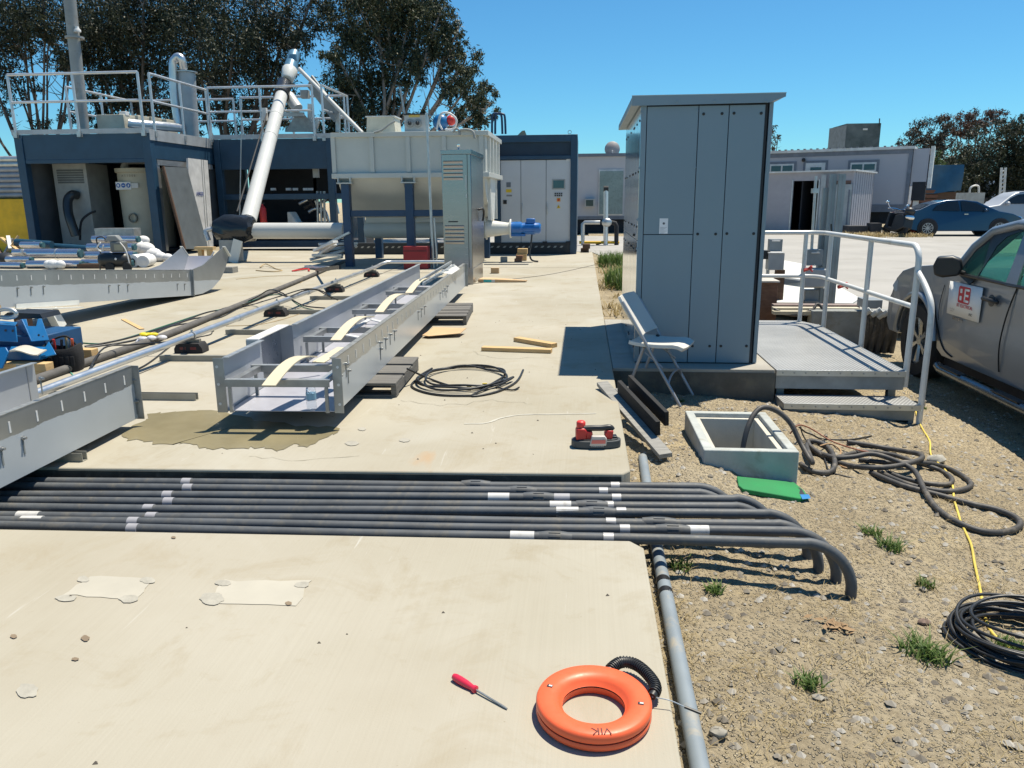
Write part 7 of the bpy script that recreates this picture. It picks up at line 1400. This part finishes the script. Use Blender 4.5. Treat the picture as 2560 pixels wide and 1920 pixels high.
# ---------------------------------------------------------------- cars
def car(name, label, loc, rz, m, prof, roofp, Wd, wheels, wr_, glass, extras, ground):
    t = thing(name, label, 'car', loc, rz); n = len(prof)
    hw = Wd/2
    # lofted body: narrower towards the roof
    def hwz(z, base): return hw-(max(0, z-base)*.32)
    base = .82
    b = B(); bm = bmesh.new()
    L_ = [bm.verts.new((x, -hwz(z, base)+.05*max(0, (.35-z)), z)) for x, z in prof]; R_ = [bm.verts.new((x, hwz(z, base)-.05*max(0, (.35-z)), z)) for x, z in prof]
    f1 = bm.faces.new(L_); f2 = bm.faces.new(R_[::-1])
    for k in range(n): bm.faces.new((L_[k], L_[(k+1) % n], R_[(k+1) % n], R_[k]))
    bmesh.ops.triangulate(bm, faces=[f1, f2]); bmesh.ops.recalc_face_normals(bm, faces=bm.faces); bm.verts.index_update()
    b.add([v.co for v in bm.verts], [tuple(v.index for v in f.verts) for f in bm.faces]); bm.free()
    body = b.build('body', m, t, bevel=.05, smooth=40)
    for poly in glass:
        for s_ in (-1, 1):
            g = B(); P = [(x, s_*(hwz(z, base)+.006), z) for x, z in poly]; g.add(P, [tuple(range(len(P)))]); g.build('side_window', GLASSD, t)
    for (x, z) in wheels:
        for s_ in (-1, 1):
            Mx = Matrix.Translation((x, s_*(hw-.08), z)) @ Matrix.Rotation(R(90)*(1 if s_ < 0 else -1), 4, 'X')
            B().lathe([(wr_+.07, -.12), (wr_+.07, .085)], 24, Mx).build('wheel_well', DARKIN, t)
            wb = B().lathe([(wr_*.64, -.1), (wr_*.95, -.1), (wr_, -.07), (wr_, .07), (wr_*.95, .1), (wr_*.64, .1)], 28, Mx, closed=True).build('wheel', TYRE, t, smooth=40)
            rb = B().lathe([(wr_*.56, -.05), (wr_*.66, .08), (wr_*.66, .105), (wr_*.6, .105)], 24, Mx, closed=True).lathe([(.001, .1), (.06, .1), (.06, .0), (.001, .0)], 12, Mx)
            for k in range(10): a = 2*math.pi*k/10; rb.beam(Mx @ Vector((.05*math.cos(a), .05*math.sin(a), .085)), Mx @ Vector((wr_*.62*math.cos(a+.06), wr_*.62*math.sin(a+.06), .10)), .035, .03)
            rb.build('rim', mat('car_rim', (.35, .36, .37), .4, .6), wb); B().lathe([(.001, .02), (wr_*.6, .02), (wr_*.6, -.03), (.001, -.03)], 20, Mx).build('disc', DARKIN, wb)
    return t, hwz
prof = [(-2.25, .30), (-2.28, .62), (-2.26, .92), (-2.30, .99), (-2.05, 1.0), (-1.70, 1.06), (-1.25, 1.28), (-.70, 1.42), (-.1, 1.44), (.45, 1.36), (.95, 1.12), (1.25, .98), (1.75, .88), (2.05, .74), (2.22, .58), (2.24, .35), (2.15, .22), (1.72, .20), (-1.65, .20)]
p = PY(2392, 560, 33.8); t, hz = car('blue_car', 'blue coupe with a rear spoiler parked beyond the pale yard', (p.x, 33.9, -.178), R(-4), CARBLUE, prof, None, 1.75, [(-1.36, .32), (1.32, .32)], .32, [[(-1.22, 1.02), (-1.05, 1.22), (-.62, 1.36), (-.28, 1.375), (-.20, .99)], [(-.12, .99), (-.18, 1.375), (.05, 1.37), (.42, 1.29), (.86, 1.05), (.86, .97)]], None, 0)
B().box(-2.32, -2.05, -.75, .75, 1.01, 1.06).build('spoiler', CARBLUE, t, bevel=.02)
for s_ in (-1, 1): B().ball((-2.2, s_*.72, .90), .13, 8, (.8, .9, .7)).build('tail_light', RED, t, smooth=60); B().ball((2.0, s_*.66, .70), .16, 8, (1.2, .8, .5)).build('headlight', CHROME, t, smooth=60); B().ball((.72, s_*.92, 1.02), .09, 8, (.8, 1, .7)).build('mirror', CARBLUE, t, smooth=60); B().box(-.05, .1, s_*.885-.01, s_*.885+.01, .86, .88).build('door_handle', CHROME, t)
B().add([(.50, -.60, 1.335), (.50, .60, 1.335), (1.14, .72, 1.035), (1.14, -.72, 1.035)], [(0, 1, 2, 3)]).build('windscreen', GLASSD, t); B().add([(-1.30, -.60, 1.275), (-1.30, .60, 1.275), (-1.70, .70, 1.085), (-1.70, -.70, 1.085)], [(0, 1, 2, 3)]).build('rear_window', GLASSD, t)
prof2 = [(-2.35, .35), (-2.38, .9), (-2.3, 1.25), (-2.1, 1.66), (-1.7, 1.76), (0, 1.80), (.55, 1.74), (.95, 1.5), (1.35, 1.16), (2.1, 1.04), (2.38, .9), (2.42, .45), (2.3, .3), (-2.2, .3)]
p = PY(2545, 560, 41); t, hz = car('silver_suv', 'silver sport utility vehicle parked behind the blue coupe', (p.x+.2, 41.5, -.19), R(180), CARSIL, prof2, None, 1.9, [(-1.4, .38), (1.45, .38)], .38, [[(-2.0, 1.2), (-1.9, 1.62), (-1.5, 1.66), (-1.3, 1.2)], [(-1.2, 1.2), (-1.4, 1.66), (-.2, 1.69), (-.2, 1.2)], [(-.1, 1.2), (-.1, 1.69), (.5, 1.64), (.85, 1.46), (1.1, 1.2)]], None, 0)
for s_ in (-1, 1): B().box(-1.7, .4, s_*.62-.03, s_*.62+.03, 1.80, 1.86).build('roof_rack', BLACK_PL, t); B().ball((1.05, s_*1.0, 1.22), .12, 8, (.8, 1, .8)).build('mirror', CARSIL, t, smooth=60)
# ================================================================== TREES
def leaf_mesh(name, lobes, leaf, aspect, dens, droop=.6, rs=None):
    """many small leaf faces spread through each lobe's volume, gathered in tufts"""
    rs = rs or np.random.default_rng(5); V = []; 
    for (c, r, sq) in lobes:
        n = max(60, int(9*dens*r*r/(leaf*leaf*aspect)))
        nt_ = max(14, n//60); u = rs.normal(size=(nt_, 3)); u /= np.linalg.norm(u, axis=1)[:, None]
        rad = r*(.45+.58*rs.random(nt_)**.5)*(1+.12*np.sin(7*u[:, 0]+5*u[:, 2]))
        tc = np.array(c)+u*rad[:, None]*np.array([1, 1, sq])
        k = rs.integers(0, nt_, n); P = tc[k]+rs.normal(size=(n, 3))*r*.115
        a = rs.normal(size=(n, 3)); a[:, 2] -= droop*1.4; a /= np.linalg.norm(a, axis=1)[:, None]
        b = np.cross(a, rs.normal(size=(n, 3))); b /= np.linalg.norm(b, axis=1)[:, None]
        s = leaf*(.6+.8*rs.random(n))[:, None]
        V.append(np.stack([P-b*s*aspect*.5*.3, P+a*s*.45+b*s*aspect*.5, P+a*s, P+a*s*.45-b*s*aspect*.5], 1))
    V = np.concatenate(V).reshape(-1, 3).astype(np.float32); nq = len(V)//4
    me = bpy.data.meshes.new(name); me.vertices.add(len(V)); me.vertices.foreach_set('co', V.ravel()); me.loops.add(4*nq); me.loops.foreach_set('vertex_index', np.arange(4*nq, dtype=np.int32))
    me.polygons.add(nq); me.polygons.foreach_set('loop_start', np.arange(0, 4*nq, 4, dtype=np.int32)); me.polygons.foreach_set('loop_total', np.full(nq, 4, np.int32)); me.update(); me.validate(); return me
BARK = mat('bark', (.10, .085, .075), .9, var=.35, vs_=3, bump=.6, bs=20); BARK_P = mat('bark_pale', (.26, .22, .19), .85, var=.3, vs_=3)
EUC = mat_leaf('eucalyptus_leaf', [(.006, .014, .012), (.012, .024, .016), (.022, .034, .020), (.040, .050, .028), (.075, .078, .045)], .12)
EUCB = mat_leaf('eucalyptus_bright', [(.010, .020, .014), (.024, .038, .020), (.045, .060, .030), (.075, .085, .045), (.12, .115, .06)], .15)
def tree(label, base, lobes_px, y, dy, lf, leafm, dens=1.6, barkm=BARK, trunk=.35, name='eucalyptus_tree', group=None, aspect=.3, extra=None, sq=.9, limbs=True, seed=1):
    rs = np.random.default_rng(seed); base = Vector(base); t = thing(name, label, 'tree', base, group=group)
    lobes = []
    for (px, py, r) in lobes_px:
        yy_ = y+rs.uniform(-dy, dy); p = PY(px, py, yy_); rw = r/1923*(p-CAM).length; lobes.append((np.array(p-base), rw, sq))
    me = leaf_mesh('crown', lobes, lf, aspect, dens, rs=rs); me.materials.append(leafm); cr_ = bpy.data.objects.new('crown', me); COL.objects.link(cr_); cr_.parent = t
    b = B(); top = max(l[0][2] for l in lobes); cx = np.mean([l[0][0] for l in lobes]); fork = Vector((cx*.25, 0, top*.30))
    b.tube(spline([(0, 0, -.4), (.05*top*.1, 0, top*.12), fork], 5), [trunk*(1-.04*k) for k in range(11)], 9)
    for (c, r, _) in lobes:
        c = Vector(c); m_ = fork.lerp(c, .5)+Vector((rs.normal(0, .3), rs.normal(0, .3), -.10*(c-fork).length)); e = c+Vector((rs.normal(0, .2)*r, 0, r*.5))
        pts = spline([fork-Vector((0, 0, rs.random()*top*.12)), m_, c, e], 5); b.tube(pts, list(np.linspace(trunk*.24, trunk*.035, len(pts))), 6)
        for k in range(5 if limbs else 1):
            d = Vector(rs.normal(size=3)); d.z = abs(d.z)*.6+.2; d.normalize(); q = c.lerp(m_, rs.random()*.6); b.tube(spline([q, q+d*r*.7+Vector((0, 0, -.1*r)), q+d*r*1.25], 4), list(np.linspace(trunk*.07, trunk*.012, 9)), 5)
    b.build('trunk', barkm, t, smooth=60); return t
gl = 'trees behind the containers'
YT1 = 33
tree('sprawling dark eucalyptus behind the exhaust stack', (PY(110, 560, YT1).x, YT1, -.2), [(-60, 40, 110), (20, 20, 70), (70, 90, 55), (15, 150, 60), (110, 20, 60), (60, 215, 32), (175, 30, 75), (120, 120, 45), (165, 150, 40), (100, 310, 24), (10, 270, 18), (-40, 230, 60), (60, 60, 50)], YT1, 1.6, .16, EUC, 1.0, BARK, .30, group=gl, seed=3)
tree('dense dark eucalyptus directly behind the hooped roof pipe', (PY(330, 560, 35).x, 35, -.2), [(240, 20, 75), (300, 60, 85), (240, 110, 60), (360, 10, 90), (290, 150, 75), (360, 120, 80), (420, 40, 90), (270, 220, 55), (350, 220, 65), (200, 60, 45), (200, 170, 40), (320, 290, 50), (250, 300, 40), (180, 290, 28), (400, 280, 55)], 35, 1.8, .16, EUC, 1.45, BARK, .38, group=gl, seed=4)
tree('broad dark eucalyptus with slanting limbs behind the inclined conveyor', (PY(560, 560, 34).x, 34, -.2), [(480, 20, 90), (560, 50, 95), (640, 30, 90), (500, 120, 80), (580, 150, 90), (660, 120, 80), (720, 40, 75), (770, 20, 55), (740, 110, 45), (520, 210, 60), (620, 220, 70), (690, 200, 50), (560, 290, 45), (700, 280, 40), (640, 300, 45), (470, 200, 50), (460, 300, 40)], 34, 1.8, .16, EUC, 1.25, BARK, .42, group=gl, seed=5)
tree('tall bushy eucalyptus with rounded crown masses above the hopper', (PY(880, 560, 32).x, 32, -.2), [(1025, 38, 62), (1091, 58, 50), (1138, 90, 32), (1117, 118, 42), (1030, 100, 78), (945, 60, 85), (900, 160, 75), (1002, 160, 58), (1161, 155, 40), (1132, 195, 44), (1152, 240, 48), (1200, 238, 36), (1212, 272, 32), (1175, 292, 36), (930, 255, 78), (987, 292, 42), (842, 140, 34), (850, 240, 55), (870, 30, 70), (960, 0, 60), (1060, 5, 50), (880, 320, 60), (820, 300, 40), (1050, 300, 24), (1190, 315, 28), (1110, 320, 22)], 32, 1.3, .15, EUCB, 2.3, BARK_P, .40, group=gl, seed=6)
# the far right wooded slope
gr = 'trees on the far slope'; YR_ = 95
RED_L = mat_leaf('reddish_leaf', [(.03, .03, .025), (.07, .045, .038), (.11, .06, .05), (.13, .085, .06)], .2); DKG = mat_leaf('dark_green_leaf', [(.012, .02, .015), (.026, .036, .022), (.045, .055, .03), (.07, .07, .042)], .18); BRG = mat_leaf('bright_green_leaf', [(.03, .05, .02), (.05, .085, .03), (.08, .12, .04)], .25)
tree('reddish topped eucalyptus standing highest on the far slope', (PY(2430, 480, YR_).x, YR_, -1), [(2383, 302, 24), (2418, 312, 28), (2455, 294, 26), (2487, 288, 21), (2440, 318, 24), (2400, 322, 18)], YR_, 2, .30, RED_L, 1.7, BARK_P, .4, group=gr, seed=7)
tree('dark brownish tree at the edge of the far slope beside the tarp', (PY(2310, 480, 90).x, 90, -1), [(2319, 330, 36), (2285, 348, 24), (2256, 357, 13), (2354, 343, 30), (2300, 375, 30), (2345, 385, 38), (2265, 375, 14)], 90, 2, .30, mat_leaf('brown_leaf', [(.025, .028, .022), (.05, .045, .035), (.075, .06, .045)], .18), 1.6, BARK, .4, group=gr, seed=8)
tree('rounded green tree nearest the lattice mast', (PY(2470, 480, 84).x, 84, -1), [(2470, 365, 52), (2426, 392, 46), (2500, 420, 58), (2440, 440, 50), (2400, 430, 40), (2480, 470, 50), (2390, 470, 40)], 84, 2.5, .32, DKG, 1.7, BARK, .4, group=gr, seed=9, limbs=False)
tree('wide green tree running out of view past the lattice mast', (PY(2550, 480, 86).x, 86, -1), [(2533, 315, 24), (2560, 345, 45), (2542, 380, 46), (2570, 430, 60), (2540, 470, 50), (2610, 380, 60), (2600, 480, 50)], 86, 2.5, .32, DKG, 1.7, BARK, .4, group=gr, seed=10, limbs=False)
tree('small bright green bush in front of the brownish tree', (PY(2331, 480, 70).x, 70, -1), [(2331, 398, 20), (2320, 410, 16), (2345, 412, 17)], 70, 1, .26, BRG, 1.8, BARK, .2, 'bush', gr, seed=11, limbs=False)
tree('dark tree behind the tarpaulin', (PY(2370, 480, 80).x, 80, -1), [(2365, 420, 36), (2350, 455, 36), (2400, 480, 40)], 80, 2, .32, DKG, 1.7, BARK, .3, group=gr, seed=12, limbs=False)
tree('sparse tree peeping out beside the tall cabinet roof', (PY(1926, 480, 90).x, 90, -1), [(1927, 325, 13), (1922, 345, 16), (1945, 345, 9), (1930, 362, 11), (1915, 330, 14)], 90, 1, .28, mat_leaf('tan_leaf', [(.03, .035, .025), (.07, .06, .04), (.13, .09, .05)], .2), 1.3, BARK, .3, seed=13)
tree('low bush at the foot of the square tower', (PY(2095, 480, 80).x, 80, -1), [(2092, 364, 9), (2080, 369, 7), (2106, 360, 9)], 80, .5, .5, DKG, 1.6, BARK, .2, 'bush', seed=14, limbs=False)
# ================================================================== WEEDS, DRY GRASS, GRAVEL
def blades(name, centres, n, hgt, spread, wd, m, lean=.5, seed=1, zf=None):
    rs = np.random.default_rng(seed); V = []; Fc = []
    for (cx, cy, sc) in centres:
        for k in range(int(n*sc)):
            a = rs.uniform(0, 6.28); r_ = spread*sc*rs.random()**.7; x, y = cx+r_*math.cos(a), cy+r_*math.sin(a); z = (zf or gz)(x, y); h = hgt*sc*rs.uniform(.4, 1.1); la = rs.uniform(0, 6.28); ln = lean*h*rs.uniform(.3, 1.4); w2 = wd*rs.uniform(.6, 1.3)
            dx_, dy_ = math.cos(la), math.sin(la); i = len(V); V += [(x-dy_*w2, y+dx_*w2, z), (x+dy_*w2, y-dx_*w2, z), (x+dx_*ln*.4+dy_*w2*.8, y+dy_*ln*.4-dx_*w2*.8, z+h*.6), (x+dx_*ln*.4-dy_*w2*.8, y+dy_*ln*.4+dx_*w2*.8, z+h*.6), (x+dx_*ln, y+dy_*ln, z+h*.95)]
            Fc += [(i, i+1, i+2, i+3), (i+3, i+2, i+4)]
    b = B(); b.v = V; b.f = Fc; return b
WEED = mat_leaf('weed_green', [(.06, .11, .025), (.10, .17, .04), (.17, .22, .07)], .35); STRAW = mat_leaf('straw', [(.26, .19, .08), (.40, .31, .15), (.52, .43, .25)], .3)
for k, (px, py, sc, lab) in enumerate(((2310, 1640, 1.0, 'tallest green grass tuft left of the wire coil'), (2020, 1712, .55, 'small spiky green weed in the bare gravel'), (2315, 1465, .5, 'low green weed beside the yellow rope'), (2180, 1335, .55, 'green weed patch in the dirt beyond the conduit elbows'), (2228, 1372, .75, 'spreading green weed patch beside the dry straw'), (1785, 1478, .45, 'little green weed in the conduit shadows'), (1702, 1420, .55, 'green weed beside the taped pipe end'), (2525, 1622, .7, 'green grass growing inside the wire coil'), (1700, 1005, .4, 'green weed at the chair foot'), (2310, 1022, .3, 'tiny weed at the platform step corner'))):
    p = D(px, py); single('weed', blades('weed', [(p.x, p.y, sc)], 170, .075, .085, .0035, WEED, 1.1, k+1), WEED, lab, 'weed', 'weeds in the dirt', smooth=0)
for k, (x, y, sc, lab) in enumerate(((.85, 14.2, 1.2, 'thick green weed clump beside the slab edge, below the cabinet side'), (.75, 18.6, 1.0, 'green weeds growing at the gas riser'))):
    single('weed', blades('weed', [(x, y, sc), (x+.3, y+.6, sc*.8), (x-.1, y+.9, sc*.7)], 420, .42, .38, .010, WEED, .5, 30+k, lambda a, b_: -.21), WEED, lab, 'weed', smooth=0)
rs = np.random.default_rng(3); cen = []
for (px, py, n_, sx, sy) in ((1870, 985, 8, 60, 12), (2080, 1060, 10, 140, 10), (2290, 1380, 10, 90, 60), (1690, 1500, 14, 20, 120), (1660, 1650, 14, 12, 120), (1930, 1660, 8, 120, 60), (2350, 1560, 8, 140, 100), (2150, 1780, 14, 200, 80), (1610, 1210, 8, 30, 20), (2450, 1400, 10, 90, 60), (2040, 1500, 8, 90, 50), (2480, 1860, 10, 90, 60), (1900, 1800, 8, 120, 60)):
    for _ in range(n_): p = D(px+rs.normal(0, sx), py+rs.normal(0, sy)); cen.append((p.x, p.y, rs.uniform(.5, 1.1)))
cen = [c for c in cen if c[0] > .30]
single('dry_grass', blades('dry_grass', cen, 40, .03, .13, .0011, STRAW, 2.6, 5), STRAW, 'dry straw scattered over the dirt', 'grass', smooth=0, kind='stuff')
cen2 = [(x, y, rs.uniform(.6, 1.2)) for x, y in zip(rs.uniform(10.5, 14.0, 70), rs.uniform(32.3, 34.3, 70))] + [(rs.uniform(.4, 1.6), rs.uniform(9.6, 21), rs.uniform(.4, .8)) for _ in range(60)]
single('dry_grass', blades('dry_grass', cen2, 40, .20, .35, .012, STRAW, 1.0, 6, lambda a, b_: -.19), STRAW, 'dry tall grass by the shed and the slab edge', 'grass', smooth=0, kind='stuff')
# gravel
st = B(); ico = [(0, 0, 1), (.9, 0, .2), (.3, .85, .3), (-.75, .5, .2), (-.7, -.55, .25), (.3, -.85, .15)]
fc = [(0, 1, 2), (0, 2, 3), (0, 3, 4), (0, 4, 5), (0, 5, 1)]
N = 16000; XS = rs.uniform(.30, 4.4, N); YS = 1.2+7.6*rs.random(N)**1.5; SZ_ = .0035+.0075*rs.random(N)**3*2.2; AN = rs.uniform(0, 6.28, N)
for x, y, s, a in zip(XS, YS, SZ_, AN):
    if VX0-.02 < x < VX1+.02 and VY0-.02 < y < VY1+.02: continue
    if 6.35 < y and x < 2.7: continue
    z = gz(x, y)-.002; i = len(st.v); ca, sa_ = math.cos(a), math.sin(a)
    st.v += [(x+s*(u*ca*1.3-v*sa_), y+s*(u*sa_*1.3+v*ca), z+s*w_*.9) for u, v, w_ in ico]; st.f += [(i+p, i+q, i+r) for p, q, r in fc]
GRAV = mat_leaf('gravel_stone', [(.14, .12, .095), (.24, .21, .165), (.34, .31, .26), (.44, .41, .36)], 0.0)
single('gravel', st, GRAV, 'loose gravel scattered over the dirt', 'gravel', smooth=0, kind='stuff', origin=(1, 3, -.2))
for k, (px, py, r_, lab) in enumerate(((2340, 1155, .045, 'pale fist sized stone beside the cable heap'), (1795, 1838, .022, 'grey pebble beside the pale plastic pipe'), (2310, 1560, .02, 'brownish pebble beside the straw patch'))):
    p = D(px, py); b = B().ball((p.x, p.y, p.z+r_*.4), r_, 6, (1.3, 1, .7)); b.v = [tuple(Vector(v)+Vector(rs.normal(0, r_*.08, 3))) for v in b.v]; single('stone', b, mat('stone%d' % k, [(.40, .38, .33), (.28, .26, .22), (.20, .14, .11)][k], .9), lab, 'stone', 'loose stones', smooth=50)
p = D(2090, 1570); b = B()
for k in range(26):
    x, y = p.x+rs.normal(0, .045), p.y+rs.normal(0, .03); a = rs.uniform(0, 6.28); l_ = rs.uniform(.012, .034); z = gz(x, y)+.008+.012*rs.random(); n_ = l_*.45
    b.add([(x+l_*math.cos(a), y+l_*math.sin(a), z), (x-n_*math.sin(a), y+n_*math.cos(a), z+.006), (x-l_*math.cos(a), y-l_*math.sin(a), z+.006), (x+n_*math.sin(a), y-n_*math.cos(a), z+.005)], [(0, 1, 2, 3)])
single('leaf_litter', b, mat('litter_brown', (.26, .17, .09), .9, var=.3), 'clump of dead brown leaves in the dirt', 'leaf litter', smooth=0)
b = B(); N = 70
for k in range(N):
    x, y = rs.uniform(-3.0, .22), rs.uniform(1.3, 9.0); s = .003+.004*rs.random(); 
    if 2.9 < y < 3.85: continue
    b.v += [(x-s, y-s, .001), (x+s*1.4, y-s*.5, .001), (x, y+s, .001), (x, y, s*1.2)]; i = len(b.v)-4; b.f += [(i, i+1, i+3), (i+1, i+2, i+3), (i+2, i, i+3)]
single('slab_grit', b, mat('grit', (.12, .10, .08), .9), 'specks of grit scattered over the concrete slab', 'grit', smooth=0, kind='stuff', origin=(-1, 4, 0))
